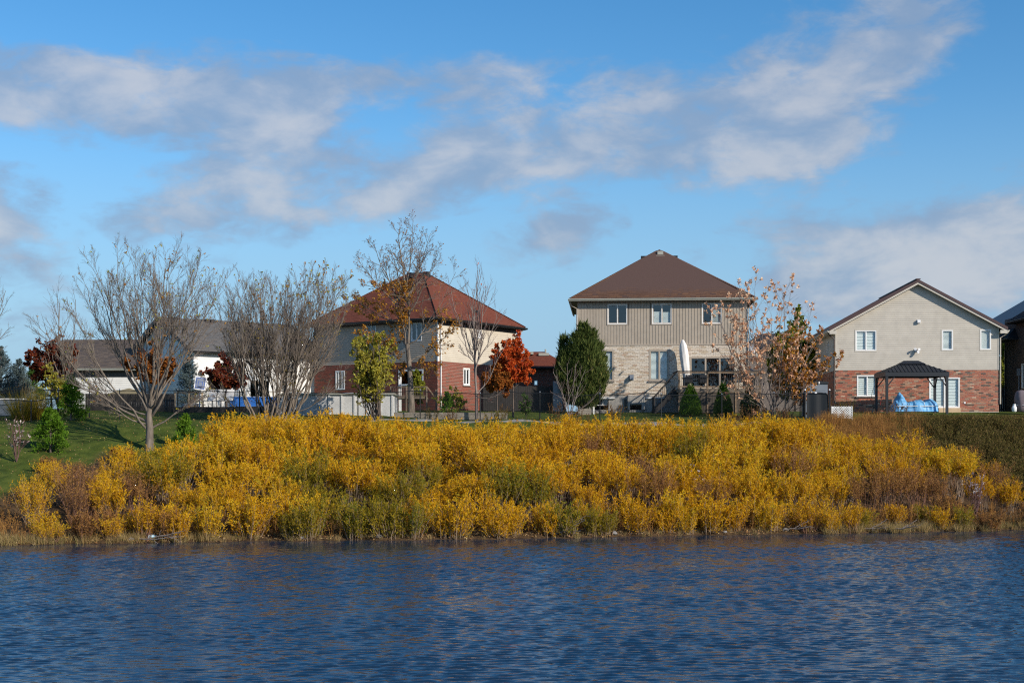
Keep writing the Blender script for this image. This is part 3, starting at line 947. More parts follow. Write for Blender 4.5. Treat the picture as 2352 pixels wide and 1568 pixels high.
    so = MB(); so.add([(-ov, -ov, er), (W + ov, -ov, er), (W + ov, D + ov, er), (-ov, D + ov, er)], [(0, 1, 2, 3)]); so.build('soffit', M['trim_brown'], h.o)
    fa = MB(); fa.box(-ov, W + ov, -ov - .02, -ov, er - .16, er + .03); fa.box(-ov - .02, -ov, -ov, D + ov, er - .16, er + .03); fa.box(W + ov, W + ov + .02, -ov, D + ov, er - .16, er + .03)
    fa.build('fascia', M['trim_brown'], h.o)
    gutter(h.o, (-ov - .12, -ov - .022, er - .13), (W + ov + .12, -ov - .022, er - .13), M['gutter_grey'], h=.15)
    gutter(h.o, (-ov - .022, D + ov, er - .12), (-ov - .022, -ov - .02, er - .12), M['gutter_grey'])
    gutter(h.o, (W + ov + .022, -ov - .02, er - .12), (W + ov + .022, D + ov, er - .12), M['gutter_grey'])
    downpipe(h.o, [(-ov + .02, -ov + .1, er - .14), (-ov + .06, -.2, er - .4), (-.06, -.07, er - .6), (-.06, -.07, 1.2)], M['trim_tan'])
    downpipe(h.o, [(W + ov - .05, -ov + .1, er - .14), (W + ov - .1, -.2, er - .4), (W + .07, -.07, er - .65), (W + .07, -.07, 1.2)], M['trim_tan'])
    # roof vents near the peak
    for (dx, t, w) in ((0.05, .88, .40),):
        z_ = er + .04 + (top - er) * t; y_ = -ov + run * t
        mb = MB(); mb.box(dx + ax_ - w * .75, dx + ax_ + w * .75, y_ - .32, y_ + .2, z_ - .02 - .12, z_ - .08); mb.box(dx + ax_ - w / 2, dx + ax_ + w / 2, y_ - .18, y_ + .3, z_ - .06, z_ + .24); mb.build('roof_vent', M['gutter_grey'], roof)
    for sx in (-1, 1):
        x_ = ax_ + sx * run * .17; z_ = er + .04 + (top - er) * .83
        MB().box(x_ - .25, x_ + .25, run * .9, run * .9 + .5, z_ - .1, z_ + .22).build('roof_vent', M['trim_black'], roof)
    return h, f, W, zf, zb, er


TAN = tan_house()


# ------------------------------------------------------------------ the gabled house at the right
def gable_house():
    Y0 = 95.6
    u0 = z7(318, 0)[0]
    h = House('gabled_house', 'beige gabled house with red brick ground floor behind the black gazebo', 'house', (gx(u0, Y0), Y0, 6.10), R(-3.5))
    f = Facade(h)
    W = f.hit(z7(1782, 0)[0], 900)[0]
    D = 12.0
    zb = f.hit(*z7(900, 964))[1]
    zw = f.hit(*z7(1000, 590))[1]
    gz = f.hit(*z7(1043, 196))[1]
    gs = W / 2
    ups = [rect(f, z7, *r) for r in ((497, 608, 683, 790), (1272, 604, 1369, 784), (1615, 601, 1710, 780))]
    lows = [rect(f, z7, 510, 1012, 692, 1198)]
    door = rect(f, z7, 1157, 1028, 1431, 1302)
    up = wall(f, 'upper_wall', 0, W, zb, zw, ups, M['sheath'], gable=(gs, gz))
    lo = wall(f, 'brick_wall', 0, W, -.4, zb, lows + [door], M['mortar_pale'])
    lap_siding(f, up, .09, W - .09, zb + .01, zw, ups, M['sid_grey'], .127, gable=(gs, gz))
    bricks(f, lo, 0, W, 0, zb, lows + [door], M['brick_red'], prefer=lambda s, z: -s - z * .2, seed=8)
    MB().box(-.015, .09, -.028, .09, zb, zw + .05).build('corner_trim', M['trim_cream'], h.o); MB().box(W - .09, W + .015, -.028, .09, zb, zw + .05).build('corner_trim', M['trim_cream'], h.o)
    for a, b, c, d in ups:
        w = .055; t = MB()
        t.box(a - w, a, -.03, .0, b - w, d + w); t.box(c, c + w, -.03, .0, b - w, d + w); t.box(a, c, -.03, 0, b - w, b); t.box(a, c, -.03, 0, d, d + w)
        t.build('window_trim', M['trim_cream'], h.o)
    window(f, ups[0], M['trim_white'], sash=M['trim_white'], blind=.10, cov=.96)
    window(f, ups[1], M['trim_white'], bars=(), blind=.075, fw=.075, cov=.8)
    window(f, ups[2], M['trim_white'], bars=(), blind=.05, fw=.075, blind_span=[(0, 1)], cov=.97)
    window(f, lows[0], M['trim_white'], sash=M['trim_white'], blind=.13, sill=M['stone'], cov=.93)
    window(f, door, M['trim_white'], name='sliding_door', sash=M['trim_white'], blind=.10, fw=.09, cov=.97)
    st = rect(f, z7, 1230, 1302, 1425, 1336)
    MB().box(st[0], st[2], -.45, -.002, -.2, st[3]).build('door_step', M['wood_fresh'], h.o)
    # side walls
    sl = Facade(h, 0, D, R(-90))
    lw = wall(sl, 'side_wall', 0, D, zb, zw, [], M['sheath'])
    sw = rect(sl, z7, 168, 690, 200, 832)
    lap_siding(sl, lw, .05, D - .03, zb + .01, zw, [], M['sid_grey'], .127)
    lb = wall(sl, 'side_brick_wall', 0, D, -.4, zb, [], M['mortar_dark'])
    bricks(sl, lb, 0, D - .02, 0, zb, [], M['brick_red'], limit=120, prefer=lambda s, z: -s, seed=12)
    wz = zb + 1.0
    window(sl, (D - 3.3, wz, D - 2.7, wz + 1.15), M['trim_white'], bars=()).matrix_basis = sl.L @ Matrix.Translation((D - 3.3, -.03, wz))
    mb = MB(); mb.add([(W, 0, -.4), (W, D, -.4), (W, D, zw), (W, 0, zw)], [(0, 1, 2, 3)]); mb.add([(0, D, -.4), (W, D, -.4), (W, D, zw), (0, D, zw)], [(0, 1, 2, 3)])
    mb.add([(0, D, zw), (W, D, zw), (gs, D, gz)], [(0, 1, 2)]); mb.add([(.01, .02, zb), (W, .02, zb), (W, D, zb), (.01, D, zb)], [(0, 1, 2, 3)])
    mb.build('outer_wall', M['trim_cream'], h.o)
    # roof: two slabs, cream fascia under a brown edge
    ov, fo = .48, .42
    k = (gz - zw) / (W / 2)
    zt = lambda s: gz + .30 - k * abs(s - gs) if True else 0
    rf = MB()
    for sx in (-1, 1):
        e = gs + sx * (W / 2 + ov)
        p = [(gs, zt(gs)), (e, zt(e)), (e, zt(e) - .20), (gs, zt(gs) - .20)]
        if sx < 0: p = p[::-1]
        rf.prism(p, -fo - .03, D + fo)
    roof = rf.build('roof', M['roof_metal'], h.o)
    for sx in (-1, 1):
        e = gs + sx * (W / 2 + ov)
        p = [(gs, zt(gs) - .205), (e - sx * .01, zt(e) - .205), (e - sx * .01, zt(e) - .33), (gs, zt(gs) - .33)]
        if sx < 0: p = p[::-1]
        MB().prism(p, -fo, -fo + .04).build('fascia', M['trim_cream'], h.o)
        so = MB(); so.add([(gs, -fo + .04, zt(gs) - .31), (e, -fo + .04, zt(e) - .31), (e, 0.02, zt(e) - .31), (gs, 0.02, zt(gs) - .31)], [(0, 1, 2, 3)]); so.build('soffit', M['trim_cream'], h.o)
        ee = W + ov if sx > 0 else -ov
        bx = MB(); x0, x1 = (W - .01, W + ov - .02) if sx > 0 else (-ov + .02, .01)
        bx.box(x0, x1, -fo + .002, D, zt(ee) - .36, zt(ee) - .30); bx.box(x0, x1, -fo + .001, -fo + .05, zt(ee) - .42, zt(ee) - .2); bx.build('soffit', M['trim_cream'], h.o)
    ze = zt(-ov)
    gutter(h.o, (-ov - .005, D + fo, ze - .32), (-ov - .005, -fo, ze - .32), M['trim_cream'])
    gutter(h.o, (W + ov + .005, -fo, ze - .32), (W + ov + .005, D + fo, ze - .32), M['trim_cream'])
    downpipe(h.o, [(-ov - .06, -fo + .15, ze - .32), (-ov + .1, -.1, ze - .5), (-.09, -.06, ze - .75), (-.09, -.06, .35)], M['trim_brown'], .05)
    downpipe(h.o, [(W + ov + .06, -fo + .15, ze - .32), (W + ov - .1, -.1, ze - .5), (W + .08, -.05, ze - .7), (W + .08, -.05, .5)], M['trim_cream'], .05)
    downpipe(h.o, [(W + ov + .06, 2.2, ze - .32), (W + ov - .1, 2.0, ze - .75), (W + .08, 1.9, ze - .95), (W + .08, 1.9, ze - 1.6)], M['trim_cream'], .05)
    # standing ribs of the metal roof, ridge, roof-edge steps seen along the left slope
    for sx in (-1, 1):
        e = gs + sx * (W / 2 + ov)
        y = -fo + .35
        while y < D:
            MB().bar((gs, y, zt(gs) + .012), (e, y, zt(e) + .012), .04, .03).build('roof_rib', M['roof_metal'], roof); y += .6
    MB().bar((gs, -fo - .03, zt(gs) + .02), (gs, D + fo, zt(gs) + .02), .3, .05).build('ridge_cap', M['roof_metal'], roof)
    a = rect(f, z7, 1048, 515, 1075, 541)
    mb = MB(); mb.box(a[0], a[2], -.20, -.02, a[1], a[3]); mb.box(a[0] - .02, a[2] + .02, -.05, -.02, a[1] - .02, a[3] + .02); mb.build('vent_hood', M['white_plastic'], h.o)
    a = rect(f, z7, 1020, 770, 1055, 805); cx, cz = (a[0] + a[2]) / 2, (a[1] + a[3]) / 2
    fl = MB(); fl.box(cx - .09, cx + .09, -.09, -.02, cz - .09, cz + .09)
    fo_ = fl.build('flood_light', M['white_plastic'], h.o)
    for dx, dz in ((-.09, .08), (.13, .06), (.08, -.12)):
        MB().tube([(cx + dx * .4, -.09, cz + dz * .4), (cx + dx, -.20, cz + dz), (cx + dx * 1.2, -.34, cz + dz)], [.035, .05, .085], 10).build('lamp_head', M['white_plastic'], fo_)
    a = rect(f, z7, 1468, 1247, 1484, 1262); MB().box(a[0], a[2], -.04, -.012, a[1], a[3]).build('outlet_cover', M['white_plastic'], h.o)
    return h, f, W


GAB = gable_house()


# ------------------------------------------------------------------ the red-roofed brick house
def red_house():
    Yc = 97.0
    h = House('red_roofed_house', 'red-roofed corner house with cream siding above dark red brick', 'house', (gx(1005.5, Yc), Yc, 6.15), R(56))
    f = Facade(h)                                   # sunny wall
    LW, LL = 9.6, 11.2
    g = Facade(h, 0, LL, R(-90))                    # shaded wall towards the pond
    zb = f.hit(1006, 829.2)[1]
    ze = f.hit(1005.6, 735.5)[1]
    w1 = rect(f, zb5, 948, 145, 1018, 322); w2 = rect(f, zL, 880, 488, 914, 581)
    w1 = (w1[0], w1[1], w1[2], w1[3]); w2 = (w2[0], w2[1], w2[2], w2[3])
    up = wall(f, 'upper_wall', 0, LW, zb, ze + .2, [w2], M['sheath'])
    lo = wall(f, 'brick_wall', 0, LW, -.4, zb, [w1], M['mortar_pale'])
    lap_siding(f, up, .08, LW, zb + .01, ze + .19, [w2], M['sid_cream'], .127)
    bricks(f, lo, 0, LW, 0, zb, [w1], M['brick_dark'], prefer=lambda s, z: s - z * .5, seed=21)
    window(f, w1, M['trim_white'], blind=None, fw=.08, sill=M['stone'], sash=M['trim_white'])
    window(f, w2, M['trim_white'], fw=.08, sash=M['trim_white'])
    # shaded wall: upper windows, lower windows, garden door
    W_ = lambda conv, *r: rect(g, conv, *r)
    uw = [W_(zL, 375, 455, 455, 605), W_(zL, 30, 470, 105, 560)]
    uw = [(min(a, c), b, max(a, c), d) for a, b, c, d in uw]
    dw = [W_(z4b, 652, 165, 752, 372), W_(zb5, 255, 150, 520, 330)]
    zd = 1.0
    up2 = wall(g, 'upper_wall', 0, LL, zb, ze + .2, uw, M['sheath'])
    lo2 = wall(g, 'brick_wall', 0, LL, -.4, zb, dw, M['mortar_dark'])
    lap_siding(g, up2, 0, LL - .06, zb + .01, ze + .19, uw, M['sid_tan'], .127)  # tan boards and dark mortar put this wall's shade into the colour
    bricks(g, lo2, 0, LL, 0, zb, dw, M['brick_dark'], limit=280, prefer=lambda s, z: -s - z * .3, seed=22)
    for r in uw: window(g, r, M['trim_white'], sash=M['trim_white'])
    window(g, dw[0], M['trim_white'], bars=(.25, .75), fw=.09)
    window(g, dw[1], M['trim_white'], bars=(.5,), fw=.11, name='garden_door')
    mb = MB(); mb.add([(LW, 0, -.4), (LW, LL, -.4), (LW, LL, ze + .2), (LW, 0, ze + .2)], [(0, 1, 2, 3)]); mb.add([(0, LL, -.4), (LW, LL, -.4), (LW, LL, ze + .2), (0, LL, ze + .2)], [(0, 1, 2, 3)])
    mb.add([(.02, .02, zb), (LW, .02, zb), (LW, LL, zb), (.02, LL, zb)], [(0, 1, 2, 3)])
    mb.build('outer_wall', M['trim_cream'], h.o)
    c_ = MB(); c_.box(-.03, .08, -.028, .06, zb, ze + .15); c_.build('corner_trim', M['trim_white'], h.o)
    ov = .5
    er = ze + .12
    ra = LW / 2
    top = 10.3
    Yr = (h.W @ Vector((ra, ra, 0))).y
    top = CH + (HV - 626) / F * Yr - 6.15
    roof = hip_roof(h, -ov, LW + ov, -ov, LL + ov, er + .04, top, ((ra, ra), (ra, LL - ra)), M['shin_red'])
    run = ra + ov; rise = top - er - .04; sl = math.hypot(run, rise)
    shingles(h.o, roof, (ra, -ov, er + .045), (1, 0, 0), Vector((0, run, rise)), sl, lambda t: (-run * (1 - t / sl), run * (1 - t / sl)), M['shin_red'], seed=31, prefer=lambda s, t: s + t * .8)
    Lh = LL / 2
    shingles(h.o, roof, (-ov, Lh, er + .045), (0, -1, 0), Vector((run, 0, rise)), sl,
             lambda t: (-(Lh + ov) + run * t / sl, (Lh + ov) - run * t / sl), M['shin_red'], seed=32, limit=0)
    mb = MB(); n_ = 30
    for (A, B) in (((-ov, -ov), (ra, ra)), ((LW + ov, -ov), (ra, ra)), ((-ov, LL + ov), (ra, LL - ra)), ((ra, ra), (ra, LL - ra))):
        za, zc = (er + .04, top) if (A != (ra, ra)) else (top, top)
        for i in range(n_):
            t0, t1 = i / n_, min(1, (i + 1.25) / n_)
            P = lambda t: Vector((A[0] + (B[0] - A[0]) * t, A[1] + (B[1] - A[1]) * t, za + (zc - za) * t + .035 - .01 * (t - t0)))
            mb.bar(P(t0), P(t1), .26, .022)
    mb.build('ridge_cap', M['shin_red'], roof)
    so = MB(); so.add([(-ov, -ov, er), (LW + ov, -ov, er), (LW + ov, LL + ov, er), (-ov, LL + ov, er)], [(0, 1, 2, 3)]); so.build('soffit', M['trim_brown'], h.o)
    fb = MB(); fb.box(0.0, LW, -.03, -.004, er - .42, er - .005); fb.box(-.03, -.004, 0, LL, er - .2, er - .005); fb.build('frieze_board', M['trim_brown'], h.o)
    fa = MB(); fa.box(-ov, LW + ov, -ov - .02, -ov, er - .16, er + .03); fa.box(-ov - .02, -ov, -ov, LL + ov, er - .16, er + .03); fa.box(LW + ov, LW + ov + .02, -ov, LL + ov, er - .16, er + .03); fa.build('fascia', M['trim_brown'], h.o)
    gutter(h.o, (-ov - .12, -ov - .022, er - .13), (LW + ov + .12, -ov - .022, er - .13), M['trim_black'])
    gutter(h.o, (-ov - .022, LL + ov, er - .13), (-ov - .022, -ov - .02, er - .13), M['trim_black'])
    downpipe(h.o, [(.1, -ov + .05, er - .14), (.15, -.2, er - .4), (.25, -.09, er - .6), (.25, -.09, .2)], M['trim_white'])
    downpipe(h.o, [(LW + .3, -ov + .05, er - .14), (LW + .15, -.2, er - .4), (LW - .1, -.09, er - .6), (LW - .1, -.09, .2)], M['trim_cream'])
    zv = er + .04 + rise * .2
    MB().box(5.2, 5.45, -ov + run * .2 - .1, -ov + run * .2 + .2, zv, zv + .2).build('roof_vent', M['trim_black'], roof)
    MB().box(ra - .5, ra - .1, ra - .6, ra - .25, top - .4, top + .0).build('roof_vent', M['trim_black'], roof)
    MB().box(ra - .9, ra - .5, ra + .6, ra + .95, top - .4, top - .03).build('roof_vent', M['trim_black'], roof)
    return h, f, g


RED = red_house()


# ------------------------------------------------------------------ the grey-roofed gable house and the white garage at the left
def grey_house():
    C = at(445, 803, 97.5)
    h = House('grey_roofed_house', 'pale house with grey shingled roof and steep shaded gable', 'house', (C.x, C.y, 6.2), R(40))
    f = Facade(h)                                   # sunny long wall, x away to the right
    GW, L = 9.4, 10.2
    g = Facade(h, 0, GW, R(-90))
    ze = C.z - 6.2
    gz = ze + 2.35
    wn = [(1.2, 1.0, 2.8, 2.3), (4.3, 1.0, 5.9, 2.3)]
    lo = wall(f, 'long_wall', 0, L, -.4, ze, wn, M['sheath'])
    lap_siding(f, lo, .06, L, .3, ze, wn, M['sid_white'], .15)
    for r in wn: window(f, r, M['trim_white'], sash=M['trim_white'])
    ga = wall(g, 'gable_wall', 0, GW, -.4, ze, [], M['sheath'], gable=(GW / 2, gz))
    lap_siding(g, ga, 0.0, GW - .06, .3, ze, [], M['sid_white'], .15, gable=(GW / 2, gz))
    MB().box(-.03, .06, -.03, .06, 0, ze).build('corner_trim', M['trim_white'], h.o)
    mb = MB(); mb.add([(L, 0, -.4), (L, GW, -.4), (L, GW, ze), (L, 0, ze)], [(0, 1, 2, 3)]); mb.add([(0, GW, -.4), (L, GW, -.4), (L, GW, ze), (0, GW, ze)], [(0, 1, 2, 3)]); mb.add([(L, 0, ze), (L, GW, ze), (L, GW / 2, gz)], [(0, 1, 2)])
    mb.build('outer_wall', M['trim_white'], h.o)
    ov, k = .45, (gz - ze) / (GW / 2)
    m = Matrix.Rotation(R(90), 4, 'Z') @ Matrix.Identity(4)
    rf = MB()
    zt = lambda y: gz + .22 - k * abs(y - GW / 2)
    for y in (-ov, GW + ov):
        vs = [(-ov, GW / 2, zt(GW / 2)), (L + ov, GW / 2, zt(GW / 2)), (L + ov, y, zt(y)), (-ov, y, zt(y))]
        vs += [(a, b, c - .14) for a, b, c in vs]
        rf.add(vs, [(0, 1, 2, 3), (7, 6, 5, 4), (0, 3, 7, 4), (1, 5, 6, 2), (3, 2, 6, 7)])
    roof = rf.build('roof', M['shin_grey'], h.o)
    up = Vector((0, GW / 2 + ov, zt(GW / 2) - zt(-ov))); sl = up.length
    shingles(h.o, roof, (L / 2, -ov, zt(-ov) + .004), (1, 0, 0), up, sl, lambda t: (-L / 2 - ov, L / 2 + ov), M['shin_grey'], seed=41, prefer=lambda s, t: s + t * .4)
    for y in (-ov, GW + ov):
        b = MB(); vs = [(-ov - .03, GW / 2, zt(GW / 2) + .01), (-ov - .03, y, zt(y) + .01), (-ov - .03, y, zt(y) - .3), (-ov - .03, GW / 2, zt(GW / 2) - .3)]
        b.add(vs + [(a + .04, q, c) for a, q, c in vs], [(0, 1, 2, 3), (7, 6, 5, 4), (0, 4, 5, 1), (1, 5, 6, 2), (2, 6, 7, 3)])
        b.build('rake_board', M['trim_black'], h.o)
        s_ = MB(); s_.add([(-ov, GW / 2, zt(GW / 2) - .16), (-ov, y, zt(y) - .16), (0.01, y, zt(y) - .16), (0.01, GW / 2, zt(GW / 2) - .16)], [(0, 1, 2, 3)]); s_.build('soffit', M['trim_black'], h.o)
    gutter(h.o, (-ov, -ov, zt(-ov) - .2), (L + ov, -ov, zt(-ov) - .2), M['trim_black'])
    s_ = MB(); s_.box(-ov, L + ov, -ov, -.005, zt(-ov) - .2, zt(-ov) - .17); s_.build('soffit', M['trim_black'], h.o)
    for x_ in (3.1, 3.5):
        MB().box(x_, x_ + .3, GW / 2 - .6, GW / 2 - .3, zt(GW / 2 - .5), zt(GW / 2 - .5) + .25).build('roof_vent', M['trim_black'], roof)


grey_house()


def white_garage():
    Y0 = 101.3
    h = House('white_garage', 'low white-sided wing with weathered brown shingle roof at the left', 'garage', (gx(166, Y0), Y0, 6.2), R(-3))
    f = Facade(h)
    W = f.hit(330, 880)[0]; D = 8.0
    ze = f.hit(230, 851)[1]; zs = f.hit(230, 913)[1]
    w = wall(f, 'wall', 0, W, -.4, ze + .2, [], M['sheath'])
    lap_siding(f, w, .05, W, .55, ze + .15, [], M['sid_white'], .127)
    MB().box(0, W, -.05, -.002, -.3, .54).build('foundation', M['concrete'], h.o)
    c_ = MB(); c_.box(-.02, .05, -.028, .05, .5, ze); c_.build('corner_trim', M['trim_white'], h.o)
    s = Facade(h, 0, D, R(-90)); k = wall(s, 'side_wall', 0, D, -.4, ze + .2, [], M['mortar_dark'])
    # brown brick return standing back at the left
    q = House.__new__(House); q.o, q.W = h.o, h.W
    b = Facade(h, -1.05, 1.2, 0); bw = wall(b, 'brick_wall', 0, 1.05, -.4, ze + .2, [], M['mortar_dark'])
    bricks(b, bw, 0, 1.05, 0, ze + .15, [], M['brick_brown'], limit=90, seed=51)
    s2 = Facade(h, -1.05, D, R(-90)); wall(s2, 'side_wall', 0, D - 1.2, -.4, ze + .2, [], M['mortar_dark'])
    mb = MB(); mb.add([(0, D, -.4), (W, D, -.4), (W, D, ze + .2), (0, D, ze + .2)], [(0, 1, 2, 3)]); mb.add([(W, 0, -.4), (W, D, -.4), (W, D, ze + .2), (W, 0, ze + .2)], [(0, 1, 2, 3)]); mb.build('outer_wall', M['trim_white'], h.o)
    ov = .5; yr = D / 2
    er = f.hit(230, 845, -ov)[1]; zr = f.hit(230, 779.6, yr)[1]
    x0 = f.hit(147, 780, yr)[0]; x1 = W + .3
    rf = MB()
    for y in (-ov, D + ov):
        vs = [(x0, yr, zr), (x1, yr, zr), (x1, y, er), (x0 - .1, y, er)]
        vs += [(a, b_, c - .16) for a, b_, c in vs]
        rf.add(vs, [(0, 1, 2, 3), (7, 6, 5, 4), (0, 3, 7, 4), (1, 5, 6, 2), (3, 2, 6, 7)])
    roof = rf.build('roof', M['shin_taupe'], h.o)
    up = Vector((0, yr + ov, zr - er)); sl = up.length
    shingles(h.o, roof, ((x0 + x1) / 2, -ov, er + .004), (1, 0, 0), up, sl, lambda t: ((x0 - x1) / 2, (x1 - x0) / 2), M['shin_taupe'], seed=52, prefer=lambda s, t: s + t)
    gutter(h.o, (x0, -ov - .005, er - .17), (x1, -ov - .005, er - .17), M['gutter_grey'], h=.15)
    s_ = MB(); s_.box(x0, x1, -ov, -.004, er - .2, er - .17); s_.box(x0, x1, -.035, -.004, er - .62, er - .2); s_.build('soffit', M['trim_brown'], h.o)  # second box is the soffit's shadow on the wall, built as a dark band
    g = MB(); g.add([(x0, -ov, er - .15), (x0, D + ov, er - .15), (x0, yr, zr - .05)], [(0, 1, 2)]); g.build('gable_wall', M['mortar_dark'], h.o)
    b_ = MB(); b_.bar((x0 - .06, -ov, er - .08), (x0 - .06, yr, zr - .08), .06, .3); b_.build('rake_board', M['trim_black'], h.o)


white_garage()


def brown_bungalow():
    Y0 = 111.0
    h = House('low_bungalow', 'low brown-roofed brick bungalow standing between the red maples and the dark juniper', 'bungalow', (gx(1184, Y0), Y0, 6.2), R(0))
    f = Facade(h)
    W = f.hit(1300, 880)[0]; D = 9.0
    ze = f.hit(1270, 847)[1]
    w1 = rect(f, z6b, 500, 378, 540, 432)
    w = wall(f, 'brick_wall', 0, W, -.4, ze + .2, [w1], M['mortar_grey'])
    bricks(f, w, 0, W, 0, ze + .1, [w1], M['brick_dark'], limit=220, prefer=lambda s, z: -z, seed=61)
    window(f, w1, M['trim_white'], bars=())
    mb = MB(); mb.add([(0, 0, -.4), (0, D, -.4), (0, D, ze + .2), (0, 0, ze + .2)], [(0, 1, 2, 3)]); mb.add([(W, 0, -.4), (W, D, -.4), (W, D, ze + .2), (W, 0, ze + .2)], [(0, 1, 2, 3)]); mb.build('outer_wall', M['mortar_dark'], h.o)
    ov = .5; er = ze + .1
    zr = f.hit(1240, 807.5, D / 2)[1]
    roof = hip_roof(h, -ov - 1.5, W + ov, -ov, D + ov, er, zr, ((1.0, D / 2), (W - 1.6, D / 2)), M['shin_red'])
    run = D / 2 + ov; up = Vector((0, run, zr - er)); sl = up.length
    xl, xr = -ov - 1.5, W + ov
    shingles(h.o, roof, (0, -ov, er + .004), (1, 0, 0), up, sl, lambda t: (xl + (1.0 - xl) * t / sl, xr + (W - 1.6 - xr) * t / sl), M['shin_red'], seed=62, limit=200)
    gutter(h.o, (xl, -ov - .005, er - .13), (xr, -ov - .005, er - .13), M['trim_black'])
    MB().box(xl, xr, -ov, D + ov, er - .12, er - .08).build('soffit', M['trim_black'], h.o)
    for u, v, nm in ((1249, 814, 'skylight'), (1213, 811, 'skylight')):
        s, z = f.hit(u, v, D / 2 - 1.1)
        mb = MB(); mb.box(s - .42, s + .42, D / 2 - 1.6, D / 2 - .7, z - .12, z + .10); mb.build(nm, M['gutter_grey'], roof)
    s, z = f.hit(1253, 806, D / 2 - .3); MB().tube([(s, D / 2 - .3, z - .6), (s, D / 2 - .3, z + .15)], .07, 8).build('vent_pipe', M['gutter_grey'], roof)


brown_bungalow()


def right_neighbours():
    h = House('dark_brick_house', 'dark brown brick house in shade at the right edge with two tiers of black roof', 'house', (34.85, 94.2, 6.1), 0)
    D = 6.4
    s = Facade(h, 0, D, R(-90))
    ze = s.hit(2320, 792)[1]
    wn = rect(s, lambda x, y: (x, y), 2347, 872, 2358, 962)
    wn = (min(wn[0], wn[2]), 1.6, min(wn[0], wn[2]) + .9, 3.3)
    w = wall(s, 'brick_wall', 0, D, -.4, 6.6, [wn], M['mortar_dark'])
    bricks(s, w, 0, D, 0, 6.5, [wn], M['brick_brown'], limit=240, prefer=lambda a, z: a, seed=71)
    window(s, wn, M['trim_white'], bars=())
    mb = MB(); mb.add([(0, D, -.4), (9, D, -.4), (9, D, 6.6), (0, D, 6.6)], [(0, 1, 2, 3)]); mb.add([(0, 0, -.4), (9, 0, -.4), (9, 0, 6.6), (0, 0, 6.6)], [(0, 1, 2, 3)]); mb.build('outer_wall', M['mortar_dark'], h.o)

    def tier(y0, y1, zl, out, rise, inn):
        mb = MB()
        mb.add([(-out, y0, zl), (-out, y1, zl), (inn, y1 - .8, zl + rise), (inn, y0 + .8, zl + rise), (-out, y0, zl - .2), (-out, y1, zl - .2), (inn, y1, zl - .2), (inn, y0, zl - .2)],
               [(0, 3, 2, 1), (0, 1, 5, 4), (1, 2, 6, 5), (0, 4, 7, 3), (4, 5, 6, 7), (2, 3, 7, 6)])
        o = mb.build('roof', M['shin_black'], h.o)
        up = Vector((inn + out, 0, rise))
        shingles(h.o, o, (-out, (y0 + y1) / 2, zl + .005), (0, -1, 0), up, up.length, lambda t: (-(y1 - y0) / 2 + .8 * t / up.length, (y1 - y0) / 2 - .8 * t / up.length), M['shin_black'], seed=72, limit=120)
        gutter(h.o, (-out - .01, y1, zl - .17), (-out - .01, y0, zl - .17), M['trim_black'])
    tier(3.6, D + .9, ze + .45, .75, .75, .1)
    tier(-.6, D - 2.2, 6.3, .6, 3.2, 4.5)
    downpipe(h.o, [(-.75, D + .6, ze + .2), (-.4, D + .2, ze - .1), (-.07, D - .3, ze - .35), (-.07, D - .3, .2)], M['trim_black'])
    for yy, z0, z1 in ((3.4, 1.2, 3.0),):
        MB().tube([(-.06, yy, z0), (-.06, yy, z1)], .04, 6).build('utility_pipe', M['plastic_grey'], h.o)
        MB().box(-.16, -.013, yy - .15, yy + .15, z1 - .5, z1).build('meter_box', M['plastic_grey'], h.o)
    # the gabled roof farther behind
    C = at(2322, 880, 124)
    h2 = House('brown_gable_house', 'house farther back at the right edge with dark brown gable roof', 'house', (gx(2322, 124), 124, 6.2), 0)
    f = Facade(h2)
    W = 9.5
    zw = f.hit(2330, 757)[1]; gz = f.hit(2330, 716)[1] + 1.2
    w = wall(f, 'gable_wall', 0, W, -.3, zw, [], M['sheath'], gable=(W / 2, gz))
    lap_siding(f, w, 0, W, zw - 1.4, zw, [], M['sid_cream'], .2, gable=(W / 2, gz))
    k = (gz - zw) / (W / 2)
    zt = lambda s: gz + .3 - k * abs(s - W / 2)
    rf = MB()
    for sx in (-1, 1):
        e = W / 2 + sx * (W / 2 + 1.1)
        p = [(W / 2, zt(W / 2) + .5), (e, zt(e) + .5), (e, zt(e)), (W / 2, zt(W / 2))]
        rf.prism(p if sx > 0 else p[::-1], -.5, 10)
    rf.build('roof', M['trim_brown'], h2.o)
    # dark roof just to the right of the tan house, and a far one at the left edge
    for nm, lab, u0, u1, ve, vr, Y, mt, wm in (('far_house', 'dark-roofed house glimpsed between the tan house and the peach-tipped tree', 1712, 1875, 800, 766, 116, M['shin_black'], M['mortar_dark']),
                                           ('far_house', 'small dark-roofed house far off between the spruces at the left edge', -10, 62, 905, 871, 165, M['shin_black'], M['trim_white'])):
        h3 = House(nm, lab, 'house', (gx(u0, Y), Y, 6.2), 0)
        f3 = Facade(h3); W3 = f3.hit(u1, 900)[0]; z1 = f3.hit(u0, ve)[1]; z2 = f3.hit(u0, vr, 4)[1]
        MB().box(.3, W3 - .3, .3, 7.7, -.4, z1).build('wall', wm, h3.o)
        hip_roof(h3, -.3, W3 + .3, -.3, 8.3, z1, z2, ((W3 * .35, 4), (W3 * .6, 4)), mt)
        if z1 > 1.5:
            window(f3, (W3 * .4, max(.6, z1 - 1.6), W3 * .4 + 1.2, z1 - .4), M['trim_white']).matrix_basis = Matrix.Translation((W3 * .4, .24, max(.6, z1 - 1.6)))


right_neighbours()


# ------------------------------------------------------------------ plants: growing branches
def unit(a): return a / np.maximum(np.linalg.norm(a, axis=-1, keepdims=True), 1e-9)


